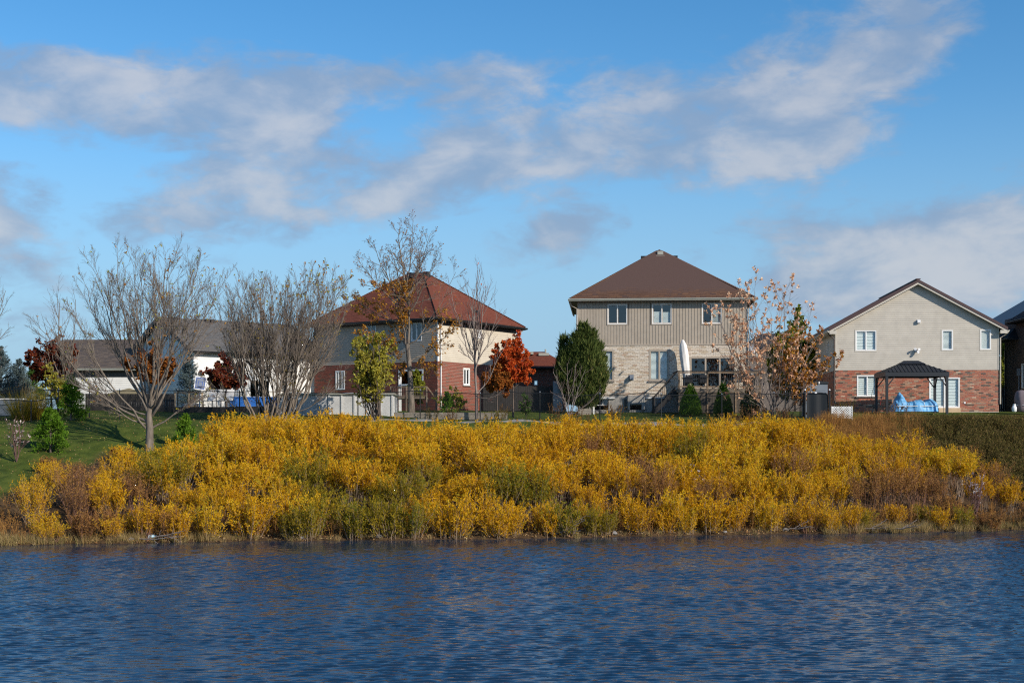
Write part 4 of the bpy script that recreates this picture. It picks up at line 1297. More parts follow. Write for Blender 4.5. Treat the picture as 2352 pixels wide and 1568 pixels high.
def grow(base, d, length, n, wig, trop, rg):
    """base (B,3), d (B,3), length (B,) -> points (B,n+1,3) and directions (B,n+1,3)"""
    B = len(base)
    P = np.zeros((B, n + 1, 3)); D = np.zeros((B, n + 1, 3))
    P[:, 0] = base; d = unit(d); D[:, 0] = d
    for i in range(n):
        d = unit(d + rg.normal(0, wig, (B, 3)) + np.array([0, 0, trop]))
        P[:, i + 1] = P[:, i] + d * (length / n)[:, None]; D[:, i + 1] = d
    return P, D


def sprout(P, D, Rr, length, k, t0, ang, ratio, rg, t1=1.0, fall=.6, jitter=.25):
    """k children on every branch: base, direction, length, radius, parent position t"""
    B, n1, _ = P.shape; n = n1 - 1
    t = t0 + (t1 - t0) * (np.arange(k)[None] + rg.random((B, k))) / k
    f = t * n; i = np.minimum(f.astype(int), n - 1); w = (f - i)[..., None]
    b = np.arange(B)[:, None]
    base = P[b, i] * (1 - w) + P[b, i + 1] * w
    d = unit(D[b, i] * (1 - w) + D[b, i + 1] * w)
    rnd = rg.normal(0, 1, (B, k, 3)); perp = unit(rnd - (rnd * d).sum(-1, keepdims=True) * d)
    a = np.radians(ang) * (1 + rg.normal(0, jitter, (B, k)))[..., None]
    dd = d * np.cos(a) + perp * np.sin(a)
    L = length[:, None] * ratio * (1.1 - fall * t) * rg.uniform(.7, 1.25, (B, k))
    r = Rr[b, i] * .62
    return base.reshape(-1, 3), dd.reshape(-1, 3), L.reshape(-1), r.reshape(-1)


def tubes(groups):
    """groups of (P (B,n,3), R (B,n), sides) -> one vertex array and one quad array"""
    Vs, Qs, off = [], [], 0
    for P, Rr, k in groups:
        B, n, _ = P.shape
        T = np.gradient(P, axis=1); T = unit(T)
        ref = np.zeros_like(T); ref[..., 0] = .3; ref[..., 1] = 1.0
        A = unit(np.cross(T, ref)); C = np.cross(T, A)
        th = np.arange(k) * 2 * np.pi / k
        ring = P[:, :, None] + Rr[:, :, None, None] * (A[:, :, None] * np.cos(th)[None, None, :, None] + C[:, :, None] * np.sin(th)[None, None, :, None])
        Vs.append(ring.reshape(-1, 3))
        idx = (np.arange(B * n * k) + off).reshape(B, n, k)
        q = np.stack([idx[:, :-1], np.roll(idx, -1, 2)[:, :-1], np.roll(idx, -1, 2)[:, 1:], idx[:, 1:]], -1).reshape(-1, 4)
        Qs.append(q); off += B * n * k
    return np.vstack(Vs), np.vstack(Qs)


def taper(r0, r1, n): return r0[:, None] + (r1 - r0)[:, None] * np.linspace(0, 1, n)[None]


def leaf_quads(c, d, length, width, rg, roll=None):
    """lozenge leaves: centre-base c, pointing along d"""
    n = len(c); d = unit(d)
    rnd = rg.normal(0, 1, (n, 3)); s = unit(rnd - (rnd * d).sum(-1, keepdims=True) * d)
    L = np.broadcast_to(length, (n,))[:, None]; W = np.broadcast_to(width, (n,))[:, None]
    nn = np.cross(d, s)
    return np.stack([c, c + d * L * .45 + s * W * .5 + nn * W * .12, c + d * L, c + d * L * .45 - s * W * .5 + nn * W * .12], 1)


def scatter_on(P, D, m, t0, rg, t1=1.0):
    """m points on every branch of a set"""
    B, n1, _ = P.shape; n = n1 - 1
    t = t0 + (t1 - t0) * rg.random((B, m)); f = t * n; i = np.minimum(f.astype(int), n - 1); w = (f - i)[..., None]
    b = np.arange(B)[:, None]
    return (P[b, i] * (1 - w) + P[b, i + 1] * w).reshape(-1, 3), D[b, i].reshape(-1, 3)


# ------------------------------------------------------------------ willow shrubs
def willow(seed, H, Wd, nst, leafy, m, stem_mat, leaf_mat, lsize=1.0):
    rg = np.random.default_rng(seed)
    ph = rg.random(nst) * 6.283; rr = np.sqrt(rg.random(nst)) * Wd * .22
    base = np.stack([rr * np.cos(ph), rr * np.sin(ph), np.full(nst, -.15)], 1)
    lean = rg.uniform(.02, .42, nst)
    d = np.stack([np.cos(ph) * lean, np.sin(ph) * lean, np.ones(nst)], 1) + rg.normal(0, .06, (nst, 3))
    L = H * rg.uniform(.68, 1.08, nst)
    P, D = grow(base, d, L, 6, .05, .03, rg)
    r0 = rg.uniform(.009, .016, nst)
    R0 = taper(r0, r0 * .3, 7)
    b, dd, l, r = sprout(P, D, R0, L, 9, 1 - leafy, 31, .40, rg, fall=.62, jitter=.45)
    P1, D1 = grow(b, dd, np.maximum(l, .12), 3, .12, .12, rg)
    V, Q = tubes([(P, R0, 4), (P1, taper(r * .7, r * .3, 4), 3)])
    st = idx_mesh('stem', V, Q, True); st.materials.append(stem_mat)
    c1, d1 = scatter_on(P1, D1, m, .1, rg)
    c2, d2 = scatter_on(P, D, int(m * 1.2), 1 - leafy * .8, rg)
    c = np.vstack([c1, c2]); dr = np.vstack([d1, d2])
    dr = unit(dr * .9 + rg.normal(0, .62, dr.shape) + np.array([0, 0, .12]))
    n = len(c)
    V = leaf_quads(c, dr, rg.uniform(.08, .15, n) * lsize, rg.uniform(.020, .034, n) * lsize, rg)
    shoot = np.concatenate([np.repeat(rg.normal(0, .16, len(P1)), m), np.repeat(rg.normal(0, .16, nst), int(m * 1.2))])
    tint = np.clip(.5 + shoot + rg.normal(0, .17, n), .02, .98)
    lf = np_mesh('crown', V, 4, tint); lf.materials.append(leaf_mat)
    return st, lf


KINDS = {}
for k, (sm, lm) in {'gold': ('stem_willow', 'leaf_gold'), 'olive': ('stem_willow', 'leaf_olive'), 'russet': ('stem_russet', 'leaf_russet')}.items():
    KINDS[k] = {'tall': [willow(100 + i + hash_, 2.3, 1.9, 27, .56 if k != 'russet' else .40, 21 if k != 'russet' else 9, M[sm], M[lm]) for i, hash_ in ((0, 0), (1, 20), (2, 40))],
                'low': [willow(200 + i + hash_, 1.5, 1.9, 26, .95, 15, M[sm], M[lm]) for i, hash_ in ((0, 0), (1, 20), (2, 40))]}
KINDS['stemmy'] = {'tall': [willow(370 + i, 2.2, 1.8, 46, .34, 15, M['stem_willow'], M['leaf_gold']) for i in (0, 1, 2)], 'low': KINDS['gold']['low']}
KINDS['tan'] = {'tall': [willow(350 + i, 2.0, 1.7, 30, .72, 11, M['stem_willow'], M['leaf_gold'], .9) for i in (0, 1)], 'low': [willow(360 + i, 1.5, 1.7, 34, .8, 9, M['stem_russet'], M['leaf_gold'], .9) for i in (0, 1)]}
KINDS['bare'] = {'tall': [willow(330, 1.9, 1.9, 60, .5, 2, M['stem_russet'], M['leaf_russet']), willow(331, 1.9, 1.9, 60, .5, 3, M['stem_russet'], M['leaf_russet'])]}


def plant_willows():
    rg = random.Random(11)
    SPOTS = []
    t = .75
    for t, jit, gap in ((.45, .25, .95), (1.8, .5, 1.25), (3.4, .6, 1.35), (5.2, .7, 1.4), (7.1, .7, 1.4), (9.0, .8, 1.4), (10.9, .8, 1.4), (12.8, .8, 1.4), (14.7, .7, 1.35), (16.2, .4, 1.6)):
        x = -27.0
        while x < 28:
            xx = x + rg.uniform(-.5, .5); tt = max(.22, t + rg.uniform(-jit, jit))
            SPOTS.append((xx, float(shore(xx)) + tt, tt))
            x += gap * rg.uniform(.8, 1.25)
    n = 0
    for xx, y, t in SPOTS:
        u = CU + xx / y * F
        if not -110 < u < 2460: continue
        z = float(land(xx, y))
        lim = CH + (HV - (float(topv(u)) + rg.uniform(-7, 14))) / F * y - z
        if u < 150 and t > 2.4: lim = max(lim, rg.uniform(.9, 1.9)) if t < 6.5 else lim
        if lim < .55: continue
        # what grows where
        if t < 2.4:
            if u < 60: continue
            if u > 1950 and rg.random() < .35: continue
            form = 'low'; want = rg.uniform(1.0, 1.75) * (.75 if u < 330 or u > 1980 else 1)
        else:
            form = 'tall'; want = rg.uniform(1.5, 2.6) if t < 7 else rg.uniform(1.75, 2.7)
        hgt = min(want, lim)
        if t > 9 and lim > hgt: hgt = min(lim, 2.7)
        if hgt < 1.25 and form == 'tall': form = 'low'
        p = rg.random()
        if u > 2030 + 90 * math.sin(y * 1.3): kind = ('russet' if p < .40 else 'bare' if p < .6 and form == 'tall' else 'tan' if p < .75 else 'gold') if t > 2.4 else ('russet' if p < (.15 if u < 2130 else .55) else 'gold')
        elif 640 < u < 960 and t < 6: kind = 'olive' if p < .62 else 'gold'
        elif 820 < u < 1250 and 2.4 < t < 8: kind = 'olive' if p < .3 else 'gold'
        elif u < 340: kind = 'gold' if p < .34 else ('tan' if p < .88 else 'russet')
        elif u > 1850: kind = 'gold' if p < .7 else 'tan'
        else: kind = 'gold' if p < .92 else ('olive' if p < .96 else 'russet')
        if 148 < u < 222 and t > 2: kind, form = 'bare', 'tall'
        if u < 70 and t > 4.0: continue
        if u < 70 and rg.random() < .35: continue
        if kind == 'gold' and 2.6 < t < 9.5 and u > 560 and rg.random() < .55: kind = 'stemmy'
        if kind == 'gold' and t < 2.4 and rg.random() < .22: kind = 'olive'
        st, lf = rg.choice(KINDS[kind][form])
        H = {'tall': 2.35, 'low': 1.55}[form] if kind != 'bare' else 1.95
        s = hgt / H
        w = rg.uniform(.9, 1.15) * max(.75, min(1.15, s))
        row = 'at the waterline' if t < 2.4 else ('half way up' if t < 9 else 'along the bank top')
        for lim_u, where in ((150, 'below the dark red oak'), (300, 'left of the big bare trunk'), (420, 'below the big bare trunk'), (530, 'right of the big bare trunk'), (640, 'below the blue pool'), (770, 'below the white pool'),
                             (910, 'below the yellow-green tree'), (1010, 'below the tall tree'), (1120, 'below the cream siding'), (1230, 'below the red maples'), (1390, 'below the juniper'), (1480, 'below the pale brick windows'),
                             (1600, 'below the deck stairs'), (1720, 'below the sliding door'), (1840, 'below the peach-tipped tree'), (1960, 'below the gate'), (2060, 'below the gazebo'), (2180, 'below the blue tarpaulin'), (9999, 'below the brick corner')):
            if u < lim_u: break
        look = {'gold': 'golden willow shrub', 'olive': 'olive-gold willow shrub', 'tan': 'thin stemmy tan-gold willow shrub', 'stemmy': 'gold-topped willow shrub with bare pale stems', 'russet': 'russet bare-stemmed willow shrub', 'bare': 'leafless purple-brown shrub'}[kind]
        look = ('taller ' if hgt > (2.2 if t > 2.4 else 1.5) else 'shorter ' if hgt < (1.8 if t > 2.4 else 1.25) else 'middling ') + look
        if kind == 'bare' and u < 1000: row = 'among gold willows'
        o = thing('willow_shrub' if kind != 'bare' else 'twiggy_shrub', f'{look} {row} {where}', 'shrub', (xx, y, z), rg.uniform(0, 6.28), f'{look}s {row} {where}')
        o.scale = (w, w, s)
        link('stem', st, o); link('crown', lf, o)
        n += 1
    return n


NW = plant_willows()
print('willows', NW)


# ------------------------------------------------------------------ trees
def tree(name, label, cat, base, limbs, trunk_r, bark, twig, seed, lv, leaf=None, group=None, trunk=None, rad_pow=.8):
    """limbs: list of (start xyz, end xyz, radius, bow); lv: levels of side shoots (k, t0, angle, ratio, n, wiggle, up);
    leaf: (material, per-twig count, length, width, t0, share of twigs, droop)"""
    rg = np.random.default_rng(seed)
    o = thing(name, label, cat, base, 0, group)
    groups = []
    if trunk is not None:
        T = np.array(trunk, float)[None]; n = T.shape[1]
        rr = np.linspace(trunk_r, trunk_r * .66, n); rr[0] *= 1.25
        groups.append((T, rr[None], 9))
    n = 9
    S = np.array([l[0] for l in limbs], float); E = np.array([l[1] for l in limbs], float)
    rl = np.array([l[2] for l in limbs], float); bow = np.array([l[3] for l in limbs], float)
    s = np.linspace(0, 1, n)[None, :, None]
    P = S[:, None] * (1 - s) + E[:, None] * s
    ln = np.linalg.norm(E - S, axis=1)
    P[..., 2] -= (np.sin(s[..., 0] * np.pi) * (bow * ln)[:, None])          # limbs leave outward and turn up
    wob = np.cumsum(rg.normal(0, .014, P.shape), 1) * ln[:, None, None]; wob[:, 0] = 0
    P += wob
    D = unit(np.gradient(P, axis=1))
    Rr = rl[:, None] * (1 - .9 * np.linspace(0, 1, n)[None] ** rad_pow) + .006
    groups.append((P, Rr, 6))
    fine = []
    cur = (P, D, Rr, ln)
    sets = []
    for li, (k, t0, ang, ratio, nn, wig, up) in enumerate(lv):
        b, d, l, r = sprout(*cur, k, t0, ang, ratio, rg)
        keep = l > .08
        b, d, l, r = b[keep], d[keep], l[keep], r[keep]
        r = np.minimum(r, .006 + l * .016)
        Pn, Dn = grow(b, d, l, nn, wig, up, rg)
        Rn = taper(np.maximum(r, .0046), r * .25 + .0026, nn + 1)
        (groups if li == 0 else fine).append((Pn, Rn, 5 if li == 0 else 3))
        cur = (Pn, Dn, Rn, l); sets.append((Pn, Dn))
    V, Q = tubes(groups)
    link('trunk', idx_mesh('trunk', V, Q, True), o, bark)
    if fine:
        V, Q = tubes(fine)
        link('branchwork', idx_mesh('branchwork', V, Q, True), o, twig)
    for lf in (leaf if isinstance(leaf, list) else [leaf] if leaf else []):
        mat, m, ll, lw, t0, share, droop = lf[:7]
        Pn, Dn = sets[-1] if len(lf) < 9 else sets[lf[8]]
        sel = rg.random(len(Pn)) < share
        if len(lf) > 7 and lf[7] is not None: sel &= lf[7](Pn[:, -1])
        Pn, Dn = Pn[sel], Dn[sel]
        if not len(Pn): continue
        c, d = scatter_on(Pn, Dn, m, t0, rg)
        d = unit(d * .6 + rg.normal(0, .7, d.shape) + np.array([0, 0, -droop]))
        nL = len(c)
        V = leaf_quads(c, d, rg.uniform(.7, 1.3, nL) * ll, rg.uniform(.7, 1.3, nL) * lw, rg)
        cl = np.repeat(rg.normal(0, .15, len(Pn)), m)
        me = np_mesh('crown', V, 4, np.clip(.5 + cl + rg.normal(0, .2, nL), .02, .98))
        link('crown', me, o, mat)
    return o


def fan(n, h, spread, rg, z0=0, r=.06, bow=.10, hmin=.7, start=.0, y=1.0):
    """n ascending limbs from one place to a broad vase"""
    out = []
    for i in range(n):
        a = 2 * math.pi * (i + rg.uniform(-.3, .3)) / n
        q = rg.uniform(.35, 1.0)
        out.append(((math.cos(a) * start, math.sin(a) * start, z0 + rg.uniform(0, .25)), (math.cos(a) * spread * q, math.sin(a) * spread * q * y, h * rg.uniform(hmin, 1.0) * (1 - .18 * q)), r * rg.uniform(.7, 1.1), bow * rg.uniform(.5, 1.4)))
    return out


def m_of(u, v, u0, v0, Y, dy=0.0):
    """offset in metres of an image point from a base point, both at about depth Y"""
    return ((u - u0) / F * Y, dy, (v0 - v) / F * Y)


def big_bare_tree():
    Y = 71.5; u0, v0 = 343, 1049
    b = ground_at(u0, Y)
    q = lambda u, v, dy=0: m_of(u, v, u0, v0, Y, dy)
    limbs = [(q(340, 985), q(100, 770, .6), .12, .13), (q(335, 1000), q(165, 720, -1.2), .10, .12), (q(340, 962), q(210, 640, 1.0), .15, .10),
             (q(342, 955), q(262, 605, -.8), .14, .07), (q(345, 950), q(335, 590, .4), .13, .03), (q(348, 948), q(395, 585, -1.0), .14, .04),
             (q(349, 955), q(445, 605, .8), .13, .08), (q(350, 970), q(490, 680, -.6), .11, .12), (q(348, 1000), q(478, 905, .3), .08, .05),
             (q(346, 960), q(300, 680, 2.6), .10, .08), (q(346, 955), q(380, 690, -2.4), .10, .08), (q(338, 990), q(215, 905, -1.4), .07, .08), (q(343, 970), q(150, 850, 1.6), .08, .10)]
    limbs += [(q(343, 950), q(u_, v_, dy), .085, .05) for u_, v_, dy in ((235, 612, -1.6), (290, 590, 1.5), (318, 600, -2.2), (365, 580, 1.9), (415, 590, 1.2), (462, 625, -1.7), (185, 675, 1.8), (478, 650, 1.9))]
    limbs = [(s, (e[0] * .94, e[1], e[2] * .94), r * .64, bw) for s, e, r, bw in limbs]
    lv = [(9, .38, 25, .40, 6, .04, .055), (8, .2, 28, .46, 4, .055, .06), (6, .2, 32, .62, 3, .07, .05)]
    tree('bare_maple_tree', 'large bare tree with low spreading limbs on the left lawn', 'tree', b, limbs, .215, M['bark_grey'], M['twig'], 1, lv,
         leaf=[(M['leaf_orange'], 3, .10, .07, .6, .016, .1), (M['leaf_yellow'], 3, .09, .07, .6, .022, .1)],
         trunk=[(0, 0, -.2), (.01, 0, .5), (.02, 0, 1.1), (-.02, 0, 1.6), (.02, 0, 2.1)])


big_bare_tree()


def thicket_trees():
    rg = random.Random(4)
    lv = [(9, .33, 22, .40, 6, .04, .06), (8, .2, 24, .46, 4, .05, .065), (6, .2, 28, .6, 3, .07, .06)]
    for (u0, u, n, h, sp, sd, lab, Y, lfs) in ((612, 612, 15, 8.4, 3.2, 61, 'dense many-stemmed bare tree in front of the blue pool cover', 78.5, .010),
                                            (652, 690, 18, 8.4, 3.5, 62, 'dense many-stemmed bare tree with yellow leaf tips in front of the white pool wall', 79.5, .045)):
        b = ground_at(u0, Y)
        limbs = [((s[0] + rg.uniform(-.3, .3), s[1] + rg.uniform(-.3, .3), s[2] - .2), (e[0] + gx(u, Y) - gx(u0, Y), e[1], e[2]), r, bw) for s, e, r, bw in fan(n, h, sp, rg, 0, .07, .08, .84, .28, .75)]
        limbs += [((s[0], s[1], s[2]), (e[0] * 1.15, e[1], e[2] * .55), r * .6, bw) for s, e, r, bw in fan(4, h, sp, rg, .4, .05, .12, .7, .3, .8)]
        tree('bare_multistem_tree', lab, 'tree', b, limbs, .1, M['bark_grey'], M['twig'], sd, lv,
             leaf=[(M['leaf_orange'], 3, .11, .09, .5, lfs, .1, lambda p: p[:, 2] > 5.5), (M['leaf_olive'], 3, .08, .05, .3, .05, .1, lambda p: p[:, 2] < 5.5), (M['leaf_yellow'], 3, .11, .09, .5, lfs, .1, lambda p: p[:, 2] > 6.5)])


thicket_trees()


def edge_trees():
    rg = random.Random(9)
    lv = [(7, .2, 34, .46, 5, .07, .05), (7, .15, 36, .48, 4, .09, .05), (5, .15, 38, .5, 3, .10, .04)]
    Y = 80
    b = ground_at(-62, Y)
    limbs = [((0, 0, 1.5), (e[0], e[1], e[2]), r, bw) for s, e, r, bw in fan(9, 8.2, 3.0, rg, 1.5, .09, .10, .6, .05)]
    tree('bare_tree', 'bare tree cut off by the left edge, only its fine branches in view', 'tree', b, limbs, .16, M['bark_grey'], M['twig'], 71, lv, trunk=[(0, 0, -.2), (0, 0, .8), (0, 0, 1.7)],
         leaf=[(M['leaf_peach'], 3, .10, .07, .6, .012, .1)])
    # slim tree at the left of the big bare one
    Y = 83
    b = ground_at(150, Y)
    limbs = [((0, 0, 1.2), e, r, bw) for s, e, r, bw in fan(7, 7.4, 1.5, rg, 1.2, .06, .08, .7, .03)]
    tree('bare_tree', 'slim bare tree with a few dry leaves in front of the dark red oak', 'tree', b, limbs, .09, M['bark_grey'], M['twig'], 72,
         [(7, .2, 32, .42, 5, .07, .06), (5, .15, 34, .45, 4, .09, .05)], trunk=[(0, 0, -.2), (0, 0, .7), (0, 0, 1.4)], leaf=[(M['leaf_orange'], 3, .12, .09, .5, .06, .1)])


edge_trees()


def tall_tree():
    Y = 89.0; u0, v0 = 945, 938
    b = ground_at(u0, Y)
    q = lambda u, v, dy=0: m_of(u, v, u0, HV - (b.z - CH) / Y * F, Y, dy)
    tr = [q(945, 952), q(944, 900), q(941, 850), q(935, 790)]
    limbs = [(q(943, 832), q(905, 640, .6), .13, .02), (q(905 + 12, 690, .4), q(868, 545, 1.0), .07, .04), (q(938, 800), q(935, 640, -.4), .13, .0), (q(936, 660, -.4), q(925, 512, -.3), .09, .0),
             (q(936, 680, -.3), q(975, 528, .8), .07, .03), (q(936, 720), q(1000, 590, -1.2), .06, .06), (q(940, 790), q(1062, 640, -.6), .055, .08), (q(942, 830), q(1050, 745, .8), .05, .04),
             (q(915, 700), q(812, 590, -.8), .06, .06), (q(925, 740), q(800, 680, 1.2), .05, .05), (q(938, 835), q(845, 770, -1.4), .045, .04), (q(943, 845), q(1015, 850, -1.2), .035, .02),
             (q(938, 700), q(900, 575, -1.8), .06, .04), (q(938, 700), q(960, 570, 2.0), .06, .04), (q(942, 845), q(880, 850, 1.4), .03, .02), (q(935, 650), q(948, 505, .6), .06, .0)]
    limbs = [(s, e, r * .72, bw) for s, e, r, bw in limbs]
    lv = [(11, .15, 40, .36, 5, .05, .05), (8, .12, 38, .46, 4, .07, .05), (5, .2, 36, .55, 2, .08, .03)]
    lowz = b.z
    tree('tall_half_bare_tree', 'tallest tree, half bare, with orange leaves low down beside the red roof', 'tree', b, limbs, .2, M['bark_grey'], M['twig'], 5, lv, trunk=tr,
         leaf=[(M['leaf_orange'], 3, .14, .09, .2, .45, .25, lambda p: p[:, 2] < 6.6), (M['leaf_orange'], 2, .14, .09, .2, .8, .25, lambda p: (p[:, 2] < 8.4) & (p[:, 0] < .2)),
               (M['leaf_darkred'], 2, .07, .05, .5, .16, .1, lambda p: p[:, 2] > 8), (M['leaf_orange'], 2, .08, .06, .4, .13, .1, lambda p: p[:, 2] > 6.6)])


tall_tree()


def leafy(name, label, base, h, spread, seed, leafmat, n_leaf, bark='bark_brown', z0=.8, tr=.05, ll=.13, lw=.09, cat='tree', nl=9, group=None, hmin=.5, up=.03, yk=.85, ratio=.42, share=1.0, k1=9, k2=8):
    rg = random.Random(seed)
    limbs = []
    for i in range(nl):
        a = 2.4 * i + rg.uniform(-.3, .3); f = (i + .5) / nl
        z = z0 + (h - z0) * f * .55
        rad = spread * math.sin(math.pi * min(1, .22 + f * .72)) * rg.uniform(.75, 1.1)
        limbs.append(((0, 0, z), (math.cos(a) * rad, math.sin(a) * rad * yk, z + (h - z0) * rg.uniform(.28, .45)), tr * (1 - .5 * f) * .6, .06))
    limbs.append(((0, 0, z0), (rg.uniform(-.1, .1), 0, h), tr * .8, 0))
    lv = [(k1, .15, 45, ratio, 4, .1, up), (k2, .15, 48, .5, 3, .14, up)]
    return tree(name, label, cat, base, limbs, tr, M[bark], M['twig'], seed, lv, trunk=[(0, 0, -.2), (0, 0, z0 * .5), (0, 0, z0 * 1.25)], group=group,
                leaf=[(M[leafmat], n_leaf, ll, lw, .1, share, .3)])


def small_trees():
    # yellow-green young tree by the white pool wall
    b = ground_at(862, 82.5)
    rg = random.Random(2)
    limbs = [((rg.uniform(-.3, .3), rg.uniform(-.2, .2), -.1), (rg.uniform(-1.35, .95), rg.uniform(-.9, .9), rg.uniform(2.4, 4.7)), .035, .03) for _ in range(24)]
    limbs.append(((.1, 0, 0), (.25, 0, 5.0), .045, 0))
    tree('young_yellow_tree', 'young tree full of yellow-green leaves in front of the white pool wall', 'tree', b, limbs, .05, M['bark_brown'], M['twig'], 12,
         [(9, .25, 35, .26, 4, .1, .05), (5, .1, 40, .5, 3, .14, .02)], leaf=[(M['leaf_yellow'], 12, .17, .10, .05, .85, .25, lambda p: p[:, 2] > 2.2), (M['leaf_yellow'], 7, .15, .09, .05, .5, .25, lambda p: p[:, 2] <= 2.2)])
    # slender bare tree
    b = ground_at(1093, 84)
    q = lambda u, v, dy=0: m_of(u, v, 1093, HV - (b.z - CH) / 84 * F, 84, dy)
    tr = [q(1095, 975), q(1094, 900), q(1092, 870)]
    limbs = [(q(1092, 880), q(1070, 650, .5), .055, .02), (q(1092, 872), q(1093, 640, -.3), .055, 0), (q(1092, 872), q(1120, 650, .6), .05, .03), (q(1091, 850), q(1145, 700, -.5), .035, .05), (q(1088, 820), q(1046, 665, -.4), .035, .04),
             (q(1095, 905), q(1165, 800, .3), .03, .09), (q(1088, 830), q(1050, 800, .7), .02, .05), (q(1090, 800), q(1078, 668, -1.0), .035, .02), (q(1093, 800), q(1110, 668, 1.0), .03, .02), (q(1095, 912), q(1155, 900, -.3), .022, .1)]
    tree('slender_bare_tree', 'slender bare tree with pale upright branches in front of the cream siding', 'tree', b, limbs, .085, M['bark_pale'], M['twig_red'], 6,
         [(9, .15, 22, .40, 5, .04, .07), (6, .15, 24, .46, 3, .05, .06)], trunk=tr, leaf=[(M['leaf_red'], 2, .10, .08, .6, .02, .1)])
    # two red maples
    leafy('red_maple_tree', 'taller bright red maple in full leaf beside the cream-sided corner', ground_at(1186, 88) + Vector((-.2, 0, 0)), 4.9, 1.25, 13, 'leaf_red', 13, z0=1.7, tr=.06, ll=.14, lw=.11, nl=14)
    leafy('red_maple_tree', 'smaller darker orange-red maple in front of the taller red one', ground_at(1142, 86.5), 3.0, 1.1, 14, 'leaf_rust', 9, z0=1.4, tr=.05, ll=.15, lw=.11, nl=8)
    # tree behind the peach tree, and the one at the far right gap
    leafy('yellow_green_tree', 'dense yellow-green tree standing behind the peach-tipped tree', Vector((gx(1826, 106), 106, 6.2)), 6.2, 1.9, 15, 'leaf_lime', 26, z0=1.0, tr=.06, ll=.26, lw=.20, nl=20, ratio=.55)
    leafy('yellow_green_tree', 'narrow yellow-green tree in the gap right of the gabled house', Vector((gx(2312, 110), 110, 6.2)), 5.8, 1.2, 16, 'leaf_lime', 20, z0=.5, tr=.1, ll=.24, lw=.19, nl=12, ratio=.5)
    # left yard trees
    leafy('dark_red_oak', 'dark red leafy oak at the left corner of the white garage', ground_at(118, 84), 4.3, 1.45, 17, 'leaf_darkred', 9, z0=1.2, tr=.07, ll=.16, lw=.11, nl=12)
    leafy('rust_leaved_tree', 'rust-brown leafy tree behind the big bare tree', ground_at(352, 93), 4.3, 1.6, 18, 'leaf_rust', 9, z0=1.4, tr=.08, ll=.17, lw=.12, nl=12)
    leafy('dark_red_tree', 'dark red-brown leafy tree behind the patio chairs', ground_at(520, 93), 3.5, 1.5, 19, 'leaf_darkred', 9, z0=1.0, tr=.08, ll=.16, lw=.12, nl=11)
    leafy('yellow_vine_shrub', 'yellow-leaved climbing shrub at the foot of the dark red oak', ground_at(135, 82.5), 2.6, .55, 20, 'leaf_yellow', 5, z0=.2, tr=.04, ll=.13, lw=.10, cat='shrub', nl=8)
    leafy('climbing_shrub', 'green climber on the porch of the red-roofed house', ground_at(960, 93.5), 2.5, .35, 26, 'leaf_lime', 6, z0=.2, tr=.03, ll=.14, lw=.11, cat='shrub', nl=7)
    leafy('yellow_leaf_bush', 'yellow and green leafy bush under the dark red brick wall', ground_at(1040, 89.5), 1.55, .9, 27, 'leaf_lime', 4, z0=.1, tr=.03, ll=.11, lw=.08, cat='shrub', nl=9)
    leafy('rose_bush', 'dark green rose bush with one pale bloom behind the chain-link fence', ground_at(1208, 87), 1.4, .55, 28, 'leaf_green', 4, z0=.1, tr=.02, ll=.10, lw=.07, cat='shrub', nl=8)
    leafy('low_green_bush', 'rounded green bush beside the peach-tipped tree', ground_at(1722, 88.5), 1.75, .75, 29, 'leaf_green', 8, z0=.1, tr=.03, ll=.11, lw=.08, cat='shrub', nl=10)
    # sapling before the juniper
    b = ground_at(1308, 82)
    rg = random.Random(3)
    q = lambda u, v, dy=0: m_of(u, v, 1308, HV - (b.z - CH) / 82 * F, 82, dy)
    limbs = [(q(1308, 965), q(1278, 868, .3), .022, .03), (q(1308, 960), q(1300, 835, -.2), .022, 0), (q(1309, 955), q(1345, 850, .2), .02, .05), (q(1309, 950), q(1372, 890, -.3), .016, .08), (q(1308, 958), q(1262, 850, -.4), .018, .06), (q(1308, 965), q(1325, 838, .5), .018, .02)]
    tree('bare_sapling', 'thin bare sapling in front of the dark juniper', 'tree', b, limbs, .03, M['bark_pale'], M['twig_red'], 30, [(7, .2, 34, .36, 4, .07, .05), (4, .2, 36, .4, 3, .08, .04)])


small_trees()


def peach_tree():
    Y = 86.0; b = ground_at(1770, Y)
    q = lambda u, v, dy=0: m_of(u, v, 1770, HV - (b.z - CH) / Y * F, Y, dy)
    rg = random.Random(6)
    limbs = []
    for (u, v) in ((1650, 800), (1665, 700), (1695, 655), (1720, 645), (1750, 648), (1790, 655), (1815, 668), (1850, 720), (1880, 760), (1895, 820), (1700, 760), (1740, 700), (1780, 720), (1830, 780), (1860, 850), (1690, 860), (1640, 740), (1800, 840)):
        a = rg.uniform(-.25, .25); s = q(1770 + rg.uniform(-22, 22), 955)
        limbs.append(((s[0], a, s[2] - .2), q(1770 + (u - 1770) * .95, 950 + (v - 950) * .93, rg.uniform(-1.8, 1.8)), rg.uniform(.025, .045), rg.uniform(.04, .12)))
    lv = [(10, .2, 30, .42, 5, .07, .06), (7, .2, 32, .42, 3, .08, .05)]
    tree('peach_tipped_tree', 'many-stemmed tree tipped with peach-coloured dry leaf clusters between two houses', 'tree', b, limbs, .06, M['bark_pale'], M['twig'], 41, lv,
         leaf=[(M['leaf_peach'], 9, .16, .10, .84, .42, .12, None, 1), (M['leaf_peach'], 12, .17, .11, .9, .8, .12, None, 0), (M['leaf_orange'], 9, .15, .10, .5, .7, .12, lambda p: (p[:, 0] > .4) & (p[:, 2] < 6), 1)])


peach_tree()


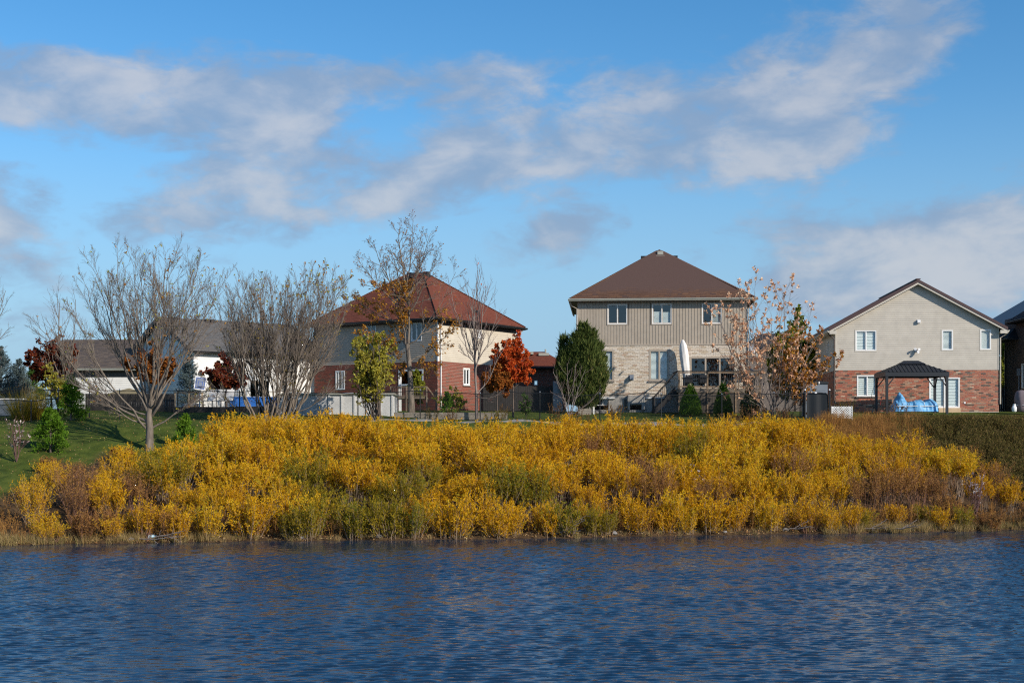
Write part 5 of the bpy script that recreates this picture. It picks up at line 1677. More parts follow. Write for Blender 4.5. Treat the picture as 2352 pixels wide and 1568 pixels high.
# ------------------------------------------------------------------ evergreens
def juniper():
    Y = 92.5; b = ground_at(1338, Y)
    rg = np.random.default_rng(8)
    o = thing('juniper_tree', 'big dark green juniper with several plumes at the left corner of the tan house', 'evergreen', b)
    MB().tube([(0, 0, -.2), (.05, 0, 1.5), (0, 0, 3.5)], [.16, .12, .05], 8).build('trunk', M['bark_brown'], o)
    plumes = [(-1.35, .3, 4.65, .55, 1.0), (-1.2, -.2, 3.8, .68, 1.0), (-.55, -.5, 4.7, .62, 1.0), (.05, -.2, 5.4, .85, .95), (.62, -.2, 5.05, .75, .9), (1.15, .1, 4.25, .72, .9), (.45, -.9, 4.2, .9, .9), (-.2, -.9, 3.3, .95, .9), (.95, -.6, 3.4, .8, .8), (-.9, -.4, 2.9, .9, 1.0), (.1, .6, 5.0, .9, 1.0), (.55, -.5, 2.6, .8, .6)]
    C, Dr, T = [], [], []
    for (x, y, top, rad, low) in plumes:
        top *= 1.07
        n = 620
        f = rg.random(n) ** .8                         # height share
        z = low * .5 + (top - low * .5) * f
        prof = np.sin(np.pi * np.clip(.16 + .80 * f, 0, 1)) ** .7
        a = rg.random(n) * 6.283
        r = rad * prof * np.sqrt(rg.uniform(.30, 1.0, n)) * (1 + .22 * np.sin(a * 5 + z * 3) * np.sin(z * 4 + a * 2 + x * 3))
        c = np.stack([x * .86 * (.35 + .65 * np.minimum(1, z / 2.2)) + r * .92 * np.cos(a), y + r * np.sin(a), z], 1)
        C.append(c); Dr.append(np.stack([np.cos(a) * .5, np.sin(a) * .5, np.ones(n) * 1.1], 1)); T.append(np.full(n, rg.normal(0, .05)))
    C = np.vstack(C); Dr = np.vstack(Dr); T = np.concatenate(T)
    Vs, Ts = [], []
    for k in range(7):
        n = len(C)
        d = unit(Dr + rg.normal(0, .30, Dr.shape))
        Vs.append(leaf_quads(C + rg.normal(0, .045, C.shape), d, rg.uniform(.20, .36, n) * (1 + .9 * (rg.random(n) > .92)), rg.uniform(.03, .07, n), rg))
        brown = ((C[:, 0] > .2) & (C[:, 2] < 3.6) & (rg.random(n) < .20)) * .5
        Ts.append(np.clip(.42 + T + rg.normal(0, .17, n) + brown, .02, .99))
    link('crown', np_mesh('crown', np.vstack(Vs), 4, np.concatenate(Ts)), o, M['leaf_cedar'])


juniper()


def needle_cone(name, label, base, h, rad, seed, mat, n=5200, cat='evergreen', nl=.10, nw=.035, group=None):
    """dense dwarf conifer: short needles over a full cone"""
    rg = np.random.default_rng(seed)
    o = thing(name, label, cat, base, rg.random() * 6, group)
    MB().tube([(0, 0, -.15), (0, 0, h * .8)], [rad * .12, .01], 6).build('trunk', M['bark_brown'], o)
    f = 1 - np.sqrt(rg.random(n)); z = .04 + f * (h - .06)
    prof = (1 - f ** 1.5) ** .85 * np.minimum(1, .80 + f * 2)
    a = rg.random(n) * 6.283
    r = rad * prof * (1 - .45 * rg.random(n) ** 2.2) * (1 + .06 * np.sin(a * 6 + z * 7) + .04 * np.sin(a * 11 - z * 9))
    c = np.stack([r * np.cos(a), r * np.sin(a), z], 1)
    d = unit(np.stack([np.cos(a), np.sin(a), np.full(n, .55)], 1) + rg.normal(0, .45, (n, 3)))
    V = leaf_quads(c, d, rg.uniform(.6, 1.3, n) * nl, rg.uniform(.7, 1.3, n) * nw, rg)
    link('crown', np_mesh('crown', V, 4, np.clip(rg.normal(.5, .2, n), .02, .98)), o, M[mat])
    # dark twiggy inside that closes the gaps
    core = MB(); core.lathe([(rad * .66, .12), (rad * .62, h * .3), (rad * .42, h * .62), (.02, h * .92)], 12, wob=.08, seed=seed); core.build('inner_foliage', M[mat], o, True)
    return o


def spruce(name, label, base, h, rad, seed, mat, whorls=16, per=11, cat='evergreen', nl=.09, dens=44):
    """open conifer: whorls of boughs carrying needles"""
    rg = np.random.default_rng(seed)
    o = thing(name, label, cat, base, 0)
    bb, dd, ll = [], [], []
    for i in range(whorls):
        f = (i + .4) / whorls
        for k in range(per if f < .75 else max(5, per // 2)):
            a = rg.random() * 6.283
            bb.append((0, 0, h * (.06 + .92 * f))); dd.append((math.cos(a), math.sin(a), -.05 + .75 * f)); ll.append(rad * (1 - f) ** .85 * rg.uniform(.8, 1.12) + .08)
    bb, dd, ll = np.array(bb, float), np.array(dd, float), np.array(ll)
    P, D = grow(bb, dd, ll, 4, .06, .05, rg)
    V, Q = tubes([(np.array([[(0, 0, -.2), (0, 0, h * .5), (0, 0, h)]], float), np.array([[rad * .09, rad * .05, .01]]), 6), (P, taper(.012 + ll * .006, np.full(len(ll), .003), 5), 3)])
    link('trunk', idx_mesh('trunk', V, Q, True), o, M['bark_brown'])
    b2, d2, l2, r2 = sprout(P, D, np.full(P.shape[:2], .004), ll, 5, .2, 48, .42, rg)
    P2, D2 = grow(b2, d2, l2 + .05, 2, .06, .08, rg)
    c1, q1 = scatter_on(P, D, dens, .05, rg); c2, q2 = scatter_on(P2, D2, int(dens * .45), .0, rg)
    c = np.vstack([c1, c2]); d = np.vstack([q1, q2]); n = len(c)
    d = unit(d * .6 + rg.normal(0, .55, d.shape) + np.array([0, 0, .2]))
    V = leaf_quads(c, d, rg.uniform(.7, 1.3, n) * nl, rg.uniform(.7, 1.2, n) * nl * .28, rg)
    link('crown', np_mesh('crown', V, 4, np.clip(rg.normal(.5, .2, n), .02, .98)), o, M[mat])
    return o


def evergreens():
    grp = None
    for (x, top, hw, sd, lab) in ((1175, 1212, 92, 91, 'dwarf cone spruce in front of the deck stairs, leftmost of three'), (1448, 1190, 78, 92, 'dwarf cone spruce in front of the sliding door, middle of three'),
                             (1668, 1240, 72, 93, 'dwarf cone spruce near the peach-tipped tree, rightmost and lowest of three')):
        u, v = z5(x, 1455); Y = 89.5
        b = ground_at(u, Y)
        h = CH + (HV - z5(0, top)[1]) / F * Y - b.z
        needle_cone('dwarf_spruce', lab, b, h, hw * .27467 / F * Y, sd, 'leaf_bright', group='dwarf spruces before the deck', n=6500)
    spruce('blue_spruce', 'blue spruce cut off by the left edge', ground_at(2, 86), 3.9, 1.25, 81, 'leaf_blue', whorls=18)
    spruce('blue_spruce', 'pointed blue spruce left of the small green one', ground_at(42, 88), 3.1, 1.15, 82, 'leaf_blue', whorls=16)
    spruce('green_spruce', 'small green spruce right of the pointed blue one', ground_at(75, 90), 2.75, .95, 83, 'leaf_green', whorls=14)
    spruce('blue_spruce', 'blue spruce behind the basketball backboard', ground_at(436, 92), 3.7, 1.2, 84, 'leaf_blue', whorls=16)
    spruce('young_pine', 'bright green young pine beside the fence near the dark red oak', ground_at(163, 77.5), 2.4, .85, 85, 'leaf_bright', whorls=10, per=8, nl=.16, dens=26)
    spruce('young_pine', 'bright green young pine low on the left lawn', ground_at(116, 70.0), 2.1, .95, 86, 'leaf_bright', whorls=10, per=8, nl=.16, dens=26)
    spruce('young_pine', 'small feathery pine right of the big bare trunk', ground_at(424, 72), 1.75, .7, 87, 'leaf_bright', whorls=9, per=7, nl=.15, dens=20)
    spruce('young_pine', 'thin little pine in the leaf-strewn bed behind the fence', ground_at(1026, 85.8), 1.5, .45, 88, 'leaf_bright', whorls=8, per=6, nl=.12, dens=18)


evergreens()


# ------------------------------------------------------------------ smaller plants
def tuft_mesh(seed, n, h, rad, blade, mat, lean=.5, seedheads=0):
    rg = np.random.default_rng(seed)
    a = rg.random(n) * 6.283; r = rad * np.sqrt(rg.random(n)) * .35
    base = np.stack([r * np.cos(a), r * np.sin(a), np.full(n, -.05)], 1)
    d = np.stack([np.cos(a) * lean * rg.random(n), np.sin(a) * lean * rg.random(n), np.ones(n)], 1)
    P, D = grow(base, d, h * rg.uniform(.6, 1.1, n), 3, .06, -.09, rg)
    s = unit(np.cross(D[:, 0], rg.normal(0, 1, (n, 3)))) * blade / 2
    Vs = []
    for i in range(3):
        w0, w1 = (1 - i / 3.3), (1 - (i + 1) / 3.3)
        Vs.append(np.stack([P[:, i] - s * w0, P[:, i] + s * w0, P[:, i + 1] + s * w1, P[:, i + 1] - s * w1], 1))
    me = np_mesh('blades', np.vstack(Vs), 4, np.tile(np.clip(rg.normal(.5, .22, n), .02, .98), 3))
    me.materials.append(M[mat])
    return me


def weed_mesh(seed, n, h, rad, mat, leaves=14, ll=.10, lw=.03):
    rg = np.random.default_rng(seed)
    a = rg.random(n) * 6.283; r = rad * np.sqrt(rg.random(n)) * .6
    base = np.stack([r * np.cos(a), r * np.sin(a), np.full(n, -.05)], 1)
    d = np.stack([np.cos(a) * .22, np.sin(a) * .22, np.ones(n)], 1) + rg.normal(0, .08, (n, 3))
    P, D = grow(base, d, h * rg.uniform(.6, 1.1, n), 4, .05, 0, rg)
    c, dd = scatter_on(P, D, leaves, .15, rg)
    k = len(c)
    dd = unit(dd + rg.normal(0, .7, dd.shape))
    V = leaf_quads(c, dd, rg.uniform(.7, 1.3, k) * ll, rg.uniform(.7, 1.3, k) * lw, rg)
    s = unit(np.cross(D[:, 0], rg.normal(0, 1, (n, 3)))) * .006
    S = np.concatenate([np.stack([P[:, i] - s, P[:, i] + s, P[:, i + 1] + s, P[:, i + 1] - s], 1) for i in range(4)])
    me = np_mesh('crown', np.vstack([V, S]), 4, np.clip(np.concatenate([rg.normal(.5, .22, k), np.full(len(S), .3)]), .02, .98))
    me.materials.append(M[mat])
    return me


def merged(name, label, kind, protos, spots, mat):
    """many plants nobody could count, as one object"""
    arrs = []
    for me in protos:
        n = len(me.vertices); V = np.zeros(n * 3, np.float32); me.vertices.foreach_get('co', V)
        t = np.zeros(len(me.polygons), np.float32); me.attributes['tint'].data.foreach_get('value', t)
        arrs.append((V.reshape(-1, 3), t))
    rg = np.random.default_rng(3)
    Vs, Ts = [], []
    for i, (x, y, z, s, sz) in enumerate(spots):
        V, t = arrs[i % len(arrs)]
        a = rg.random() * 6.283; ca, sa = math.cos(a), math.sin(a)
        W = np.stack([(V[:, 0] * ca - V[:, 1] * sa) * s + x, (V[:, 0] * sa + V[:, 1] * ca) * s + y, V[:, 2] * sz + z], 1)
        Vs.append(W); Ts.append(np.clip(t + rg.normal(0, .12), .02, .98))
    V = np.vstack(Vs).reshape(-1, 4, 3)
    me = np_mesh(name, V, 4, np.concatenate(Ts))
    return tag(link(name, me, None, mat), label, None, None, kind)


def small_plants():
    rg = random.Random(21)
    # dry grass fringe along the waterline
    pro = [tuft_mesh(s, 26, .42, .28, .012, 'leaf_straw', .7) for s in (1, 2, 3)]
    sp = []
    for i in range(1500):
        x = rg.uniform(-24, 26); t = .02 + abs(rg.gauss(0, .55))
        u = CU + x / 58 * F
        if 560 < u < 1950 and rg.random() < .8: continue
        y = float(shore(x)) + t
        k = rg.uniform(.5, 1.15) * (1.15 if u < 500 or u > 1900 else .75)
        sp.append((x, y, float(land(x, y)), k, k))
    merged('shore_grass', 'dry tan grass fringing the waterline', 'stuff', pro, sp, M['leaf_straw'])
    # reddish undergrowth right behind the fringe and weeds between the willows
    pro = [weed_mesh(s, 9, .8, .5, 'leaf_russet', 14, .12, .02) for s in (4, 5, 6)]
    sp = []
    for i in range(480):
        x = rg.uniform(-24, 26); t = rg.uniform(.5, 3.2) if rg.random() < .6 else rg.uniform(3, 11)
        y = float(shore(x)) + t; k = rg.uniform(.5, 1.15)
        if HV + (CH - float(land(x, y)) - .7) / y * F < topv(CU + x / y * F) - 4: continue
        sp.append((x, y, float(land(x, y)), k, k))
    merged('bank_undergrowth', 'reddish brown weeds between the willow stems', 'stuff', pro, sp, M['leaf_russet'])
    # dark goldenrod on the right slope, reddish reeds next to it
    pro = [weed_mesh(s, 16, 1.1, .6, 'leaf_weed', 26, .12, .032) for s in (7, 8, 9)]
    sp = []
    for i in range(1300):
        u = rg.uniform(2050, 2440); Y = rg.uniform(69, 86)
        x = gx(u, Y); z = float(land(x, Y))
        v = HV - (z - CH) / Y * F
        if v < 955 or v > topv(u) + 50 or Y - float(shore(x)) < 5: continue
        k = min(rg.uniform(.7, 1.1), max(.3, (v - 951) / F * Y / 1.15))
        sp.append((x, Y, z, k, k))
    merged('goldenrod_patch', 'dark green and brown goldenrod covering the slope below the gabled house', 'stuff', pro, sp, M['leaf_weed'])
    pro = [tuft_mesh(s, 60, 1.35, .5, .012, 'leaf_russet', .35) for s in (10, 11)] + [weed_mesh(12, 20, 1.25, .5, 'leaf_russet', 16, .11, .02)]
    sp = []
    for i in range(560):
        u = rg.uniform(1880, 2120); Y = rg.uniform(72, 82)
        x = gx(u, Y); z = float(land(x, Y)); v = HV - (z - CH) / Y * F
        if v < 962 or v > 1085: continue
        k = rg.uniform(.65, 1.05) * (.75 if v < 985 else 1)
        sp.append((x, Y, z, k, k))
    merged('reed_patch', 'tall reddish brown dry grasses below the white lattice planter', 'stuff', pro, sp, M['leaf_russet'])
    # lawn blades where the lawn is seen
    pro = [tuft_mesh(s, 10, .075, .12, .009, 'leaf_grass', .8) for s in (13, 14, 15)]
    sp = []
    for i in range(11000):
        if rg.random() < .62: u = rg.uniform(-30, 560); Y = rg.uniform(66, 86)
        else: u = rg.uniform(900, 2352); Y = rg.uniform(82, 94)
        x = gx(u, Y); z = float(land(x, Y)); v = HV - (z - CH) / Y * F
        if u < 560 and v > topv(u) + 25: continue
        k = rg.uniform(.8, 1.9)
        sp.append((x, Y, z, k, k))
    merged('lawn_grass', 'short lawn grass on the bank and in the back gardens', 'stuff', pro, sp, M['leaf_grass'])
    # fallen leaves
    rn = np.random.default_rng(16)
    n = 3600
    U = np.concatenate([rn.uniform(-30, 560, n * 6 // 10), rn.uniform(900, 2300, n - n * 6 // 10)])
    Y = np.concatenate([rn.uniform(66, 84, n * 6 // 10), rn.uniform(82, 93, n - n * 6 // 10)])
    X = (U - CU) / F * Y; Z = land(X, Y) + .035
    d = rn.normal(0, 1, (n, 3)); d[:, 2] *= .35
    V = leaf_quads(np.stack([X, Y, Z], 1), d, rn.uniform(.035, .08, n), rn.uniform(.03, .06, n), rn)
    tag(link('fallen_leaves', np_mesh('fallen_leaves', V, 4, rn.random(n)), None, M['leaf_litter']), 'fallen tan leaves scattered over the lawns', kind='stuff')
    # leaf litter and drift at the water's edge
    n = 4200
    X = rn.uniform(-23, 25, n); T = np.abs(rn.normal(0, 1.0, n)) + .05; Y = shore(X) + T; Z = land(X, Y) + .03
    d = rn.normal(0, 1, (n, 3)); d[:, 2] *= .5
    V = leaf_quads(np.stack([X, Y, Z], 1), d, rn.uniform(.06, .16, n), rn.uniform(.03, .07, n), rn)
    tag(link('shore_litter', np_mesh('shore_litter', V, 4, rn.random(n)), None, M['leaf_litter']), 'fallen willow leaves strewn along the muddy shore', kind='stuff')
    # ornamental grass behind the left fence
    for u, Y, h, lab in ((50, 78.2, 1.9, 'left clump of tall ornamental grass behind the left fence'), (88, 78.6, 1.7, 'right clump of tall ornamental grass behind the left fence')):
        o = thing('ornamental_grass', lab, 'grass clump', ground_at(u, Y), 0, 'ornamental grasses behind the left fence')
        link('blades', tuft_mesh(int(u), 420, h, 1.1, .022, 'leaf_olive', .75), o)
        link('plumes', tuft_mesh(int(u) + 1, 60, h * 1.3, .7, .02, 'leaf_straw', .3), o)
    # berry bushes with white leaves
    for u, Y, s, lab, lm in ((38, 68.0, 2.1, 'red-stemmed bush with white-pink leaves at the left edge', 'leaf_white'), (285, 67.6, 1.15, 'small dark red bush above the golden willows near the big trunk', 'leaf_darkred'),
                             (1612, 66.0, 1.9, 'red-stemmed bush with pale pink leaves amid the willows below the tan house', 'leaf_white'), (2240, 67.5, 2.1, 'thin bush with pale pink leaf cluster among the russet willows at the right', 'leaf_white')):
        b = ground_at(u, Y)
        rr = random.Random(u)
        limbs = [((0, 0, 0), (rr.uniform(-.6, .6), rr.uniform(-.4, .4), s * rr.uniform(.7, 1.0)), .012, .03) for _ in range(12)]
        tree('berry_bush', lab, 'shrub', b, limbs, .02, M['twig_red'], M['twig_red'], u, [(5, .3, 30, .35, 3, .08, .05), (2, .3, 30, .5, 2, .1, .03)],
             leaf=[(M[lm], 3 if lm == 'leaf_white' else 7, .11, .07, .3, .30 if lm == 'leaf_white' else .8, .2)])
    # brown weeds along the fence
    pm = [weed_mesh(s, 12, 1.0, .45, 'leaf_brownweed', 24, .11, .03) for s in (17, 18, 19)] + [weed_mesh(23, 12, 1.0, .45, 'leaf_weed', 24, .11, .03)]
    marks = {1000: 'behind the timber edging', 1120: 'left of the rose bush', 1390: 'in front of the juniper', 1520: 'before the fence below the tan house', 1660: 'before the cone spruces', 1760: 'at the foot of the peach-tipped tree', 1850: 'by the black gate'}
    for i in range(34):
        u = rg.choice([rg.uniform(985, 1200), rg.uniform(1270, 1420), rg.uniform(1480, 1800), rg.uniform(1700, 1860)]); Y = rg.uniform(81.0, 85.6)
        if 82.0 < Y < 83.2: continue
        w = marks[min(marks, key=lambda k: abs(k - u))]
        o = thing('weed_plant', f'brown seeding weed {w}', 'weed', ground_at(u, Y), rg.uniform(0, 6), f'brown weeds {w}')
        k = rg.uniform(.7, 1.25); o.scale = (k, k, k * rg.uniform(.8, 1.1))
        link('crown', rg.choice(pm), o)
    # small rocks by the foundation and on the shore
    for i in range(26):
        u, v = z5(rg.uniform(362, 560), 1430); Y = rg.uniform(93.2, 95.0)
        rock(ground_at(u, Y), rg.uniform(.10, .24), i, 'pale rock heaped at the foundation of the tan house', 'rocks at the foundation')
    for i, u in enumerate((330, 700, 870, 1420, 1690, 1845, 2005, 2060, 2290)):
        x = gx(u, 59); y = float(shore(x)) + rg.uniform(.15, .5)
        rock(Vector((x, y, float(land(x, y)))), rg.uniform(.08, .2), i + 40, 'pale stone lying at the waterline', 'stones at the waterline')


def rock(p, r, seed, label, group):
    rg = random.Random(seed)
    mb = MB(); n = 8
    mb.lathe([(r * rg.uniform(.7, 1), -r * .3), (r * rg.uniform(.9, 1.2), r * .1), (r * rg.uniform(.6, .9), r * .5), (r * .25, r * .68)], n, wob=.16, seed=seed)
    o = mb.build('rock', M['rock'])
    o.location = p; o.rotation_euler = (rg.uniform(-.2, .2), rg.uniform(-.2, .2), rg.uniform(0, 6)); o.scale = (1, rg.uniform(.6, 1), 1)
    tag(o, label, 'rock', group)


small_plants()


# ------------------------------------------------------------------ fences
def chain_fence(name, label, pts, height, posts, rail=True, cat='fence', base=None, step=.075, wire=.0055, group=None):
    """pts: (u, Y) corner line; posts: list of u. Wire net, top rail, capped posts."""
    us = [p[0] for p in pts]; Ys = [p[1] for p in pts]
    g = lambda u: ground_at(u, float(np.interp(u, us, Ys)))
    o = thing(name, label, cat, g(us[0]), 0, group)
    B = Vector(o.location)
    n = max(2, int((us[-1] - us[0]) / 18))
    line = [g(us[0] + (us[-1] - us[0]) * i / n) - B for i in range(n + 1)]
    if rail:
        MB().tube([p + Vector((0, 0, height)) for p in line], .024, 6).build('top_rail', M['black'], o)
        MB().tube([p + Vector((0, -.01, .06)) for p in line], .006, 4).build('tension_wire', M['black'], o)
    for u in posts:
        p = g(u) - B
        q = MB().tube([p + Vector((0, .03, -.2)), p + Vector((0, .03, height + .05))], .032, 8).build('post', M['black'], o)
        MB().lathe([(.036, height + .04 + p.z), (.034, height + .09 + p.z), (.012, height + .115 + p.z)], 8, (p.x, p.y + .03)).build('post_cap', M['plastic_grey'], q)
    # diamond net: straight wires leaning both ways
    L = sum((line[i + 1] - line[i]).length for i in range(n))
    cum = [0]
    for i in range(n): cum.append(cum[-1] + (line[i + 1] - line[i]).length)

    def on(s):
        s = min(max(s, 0), L)
        i = min(int(np.searchsorted(cum, s)) - 1, n - 1); i = max(i, 0)
        w = (s - cum[i]) / (cum[i + 1] - cum[i]); return line[i].lerp(line[i + 1], w)
    V = []
    k = int((L + height) / step)
    for i in range(k):
        s0 = i * step - height
        for sg in (0, 1):
            a0, a1 = (s0, s0 + height) if sg == 0 else (s0 + height, s0)
            h0, h1 = 0.0, height
            lo, hi = min(a0, a1), max(a0, a1)
            if hi <= 0 or lo >= L: continue
            if a0 < a1:
                if a0 < 0: h0 = -a0; a0 = 0
                if a1 > L: h1 = height - (a1 - L); a1 = L
            else:
                if a1 < 0: h1 = height + a1; a1 = 0
                if a0 > L: h0 = a0 - L; a0 = L
            p, q = on(a0) + Vector((0, .01 * sg, h0)), on(a1) + Vector((0, .01 * sg, h1))
            w = wire * .5
            V.append([p + Vector((w, 0, 0)), p - Vector((w, 0, 0)), q - Vector((w, 0, 0)), q + Vector((w, 0, 0))])
            V.append([p + Vector((0, w, 0)), p - Vector((0, w, 0)), q - Vector((0, w, 0)), q + Vector((0, w, 0))])
    me = np_mesh('wire_net', np.array([[tuple(v) for v in f] for f in V]), 4)
    tag(link('wire_net', me, o, M['black']), kind='stuff')
    return o


def fences():
    chain_fence('chain_link_fence', 'long black chain-link fence running behind the golden willows to the gate', [(274, 79.5), (408, 80.5), (683, 82.2), (965, 83.6), (1240, 84), (1519, 84), (1778, 84.3), (1842, 84.6)], 1.62,
                [274, 408, 550, 683, 822, 965, 1103, 1240, 1378, 1519, 1658, 1778, 1838])
    chain_fence('chain_link_fence', 'taller black chain-link fence behind the ornamental grass at the left edge', [(-70, 79.3), (134, 79.6), (272, 79.7)], 1.62, [-40, 134, 205])
    chain_fence('chain_link_fence', 'lower black chain-link fence in front of the ornamental grass at the left edge', [(-70, 76.2), (71, 76.4), (134, 78.6)], 1.12, [-60, 71, 132])
    # dark board fence in the shade behind the maples
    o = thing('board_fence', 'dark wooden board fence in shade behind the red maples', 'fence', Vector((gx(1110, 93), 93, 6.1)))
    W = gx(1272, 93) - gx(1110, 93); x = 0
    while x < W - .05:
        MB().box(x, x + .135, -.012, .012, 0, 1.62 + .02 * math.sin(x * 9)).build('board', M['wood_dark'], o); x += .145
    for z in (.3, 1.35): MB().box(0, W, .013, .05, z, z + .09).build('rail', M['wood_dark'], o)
    o = thing('utility_screen', 'grey panel screen left of the dark juniper', 'screen', Vector((gx(1270, 92), 92, 6.05)))
    MB().box(0, .62, 0, .06, 0, 1.95).build('panel', M['plastic_grey'], o)
    for x in (-.03, .62): MB().box(x, x + .05, -.01, .07, 0, 2.0).build('post', M['wood_dark'], o)
    # pale vinyl fence piece at the left edge
    o = thing('panel_fence', 'pale grey panel fence at the far left edge', 'fence', ground_at(-30, 80.5))
    for i in range(14): MB().box(i * .16, i * .16 + .15, 0, .02, 0, .98).build('board', M['plastic_grey'], o)
    MB().box(0, 2.24, -.03, 0, .9, .98).build('rail', M['trim_white'], o)
    o = thing('board_fence', 'added dark board fence closing the gap right of the gabled house', 'fence', Vector((gx(2284, 103.5), 103.5, 6.1)))  # added fence: dark boards cover the bright sky low in the gap
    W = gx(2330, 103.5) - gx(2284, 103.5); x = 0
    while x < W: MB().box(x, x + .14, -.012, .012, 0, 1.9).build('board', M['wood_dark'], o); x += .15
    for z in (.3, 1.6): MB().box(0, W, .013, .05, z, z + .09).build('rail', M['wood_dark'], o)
    # gate with dark privacy cloth
    u0, u1, Y = 1853, 1903, 84.4
    b = ground_at(u0, Y)
    o = thing('mesh_gate', 'tall black gate with dark privacy cloth beside the white lattice planter', 'gate', b)
    W = gx(u1, Y) - b.x; H = CH + (HV - 898) / F * Y - b.z
    for x, w in ((-.1, .05), (W + .06, .05)):
        q = MB().tube([(x, 0, -.2), (x, 0, H + .06)], w, 8).build('post', M['black'], o)
        MB().lathe([(.055, H + .05), (.05, H + .1), (.01, H + .13)], 8, (x, 0)).build('post_cap', M['white_plastic'], q)
    fr = [(.02, -.02, .08), (.02, -.02, H - .22), (.10, -.02, H - .12), (W - .14, -.02, H - .12), (W - .04, -.02, H - .22), (W - .04, -.02, .08), (.02, -.02, .08)]
    MB().tube(fr, .028, 8).build('frame', M['black'], o)
    mb = MB(); n = 12
    for i in range(n):
        x0, x1 = .03 + (W - .08) * i / n, .03 + (W - .08) * (i + 1) / n
        t = lambda x: H - .14 + .08 * math.sin(math.pi * min(1, max(0, x / W)))
        yy = lambda x: .02 + .015 * math.sin(x * 9)
        mb.add([(x0, yy(x0), .06), (x1, yy(x1), .06), (x1, yy(x1), t(x1)), (x0, yy(x0), t(x0))], [(0, 1, 2, 3)])
    mb.build('privacy_cloth', M['black'], o)
    MB().box(W * .36, W * .46, -.07, -.03, H - .13, H - .06).build('latch', M['white_plastic'], o)
    chain_fence('chain_link_fence', 'short run of black fence left of the gate, hung with dark cloth', [(1800, 84.5), (1850, 84.5)], 1.72, [1804, 1846])
    # path and timber edging
    mb = MB(); n = 60
    xs = [gx(850, 82) + (gx(1800, 82) - gx(850, 82)) * i / n for i in range(n + 1)]
    for i in range(n):
        P = []
        for x, y in ((xs[i], 81.9), (xs[i + 1], 81.9), (xs[i + 1], 82.9), (xs[i], 82.9)): P.append((x, y, float(land(x, y)) + .03))
        mb.add(P + [(a, b_, c - .2) for a, b_, c in P], [(0, 1, 2, 3), (0, 4, 5, 1), (2, 6, 7, 3)])
    o = mb.build('path', M['path']); tag(o, 'narrow concrete path along the top of the bank below the fence', kind='structure')
    o = thing('timber_edging', 'stacked grey timbers edging the bed in front of the red maples', 'retaining wall', ground_at(905, 84.6))
    W = gx(1166, 84.6) - o.location.x
    for k in range(3):
        x = -.3 * (k % 2)
        while x < W:
            l = min(2.4, W - x)
            if l > .2: MB().box(max(x, 0), x + l - .012, -.07 + .006 * k, .1, -.12 + k * .15, .025 + k * .15).build('timber', M['wood_grey'], o)
            x += 2.4


fences()


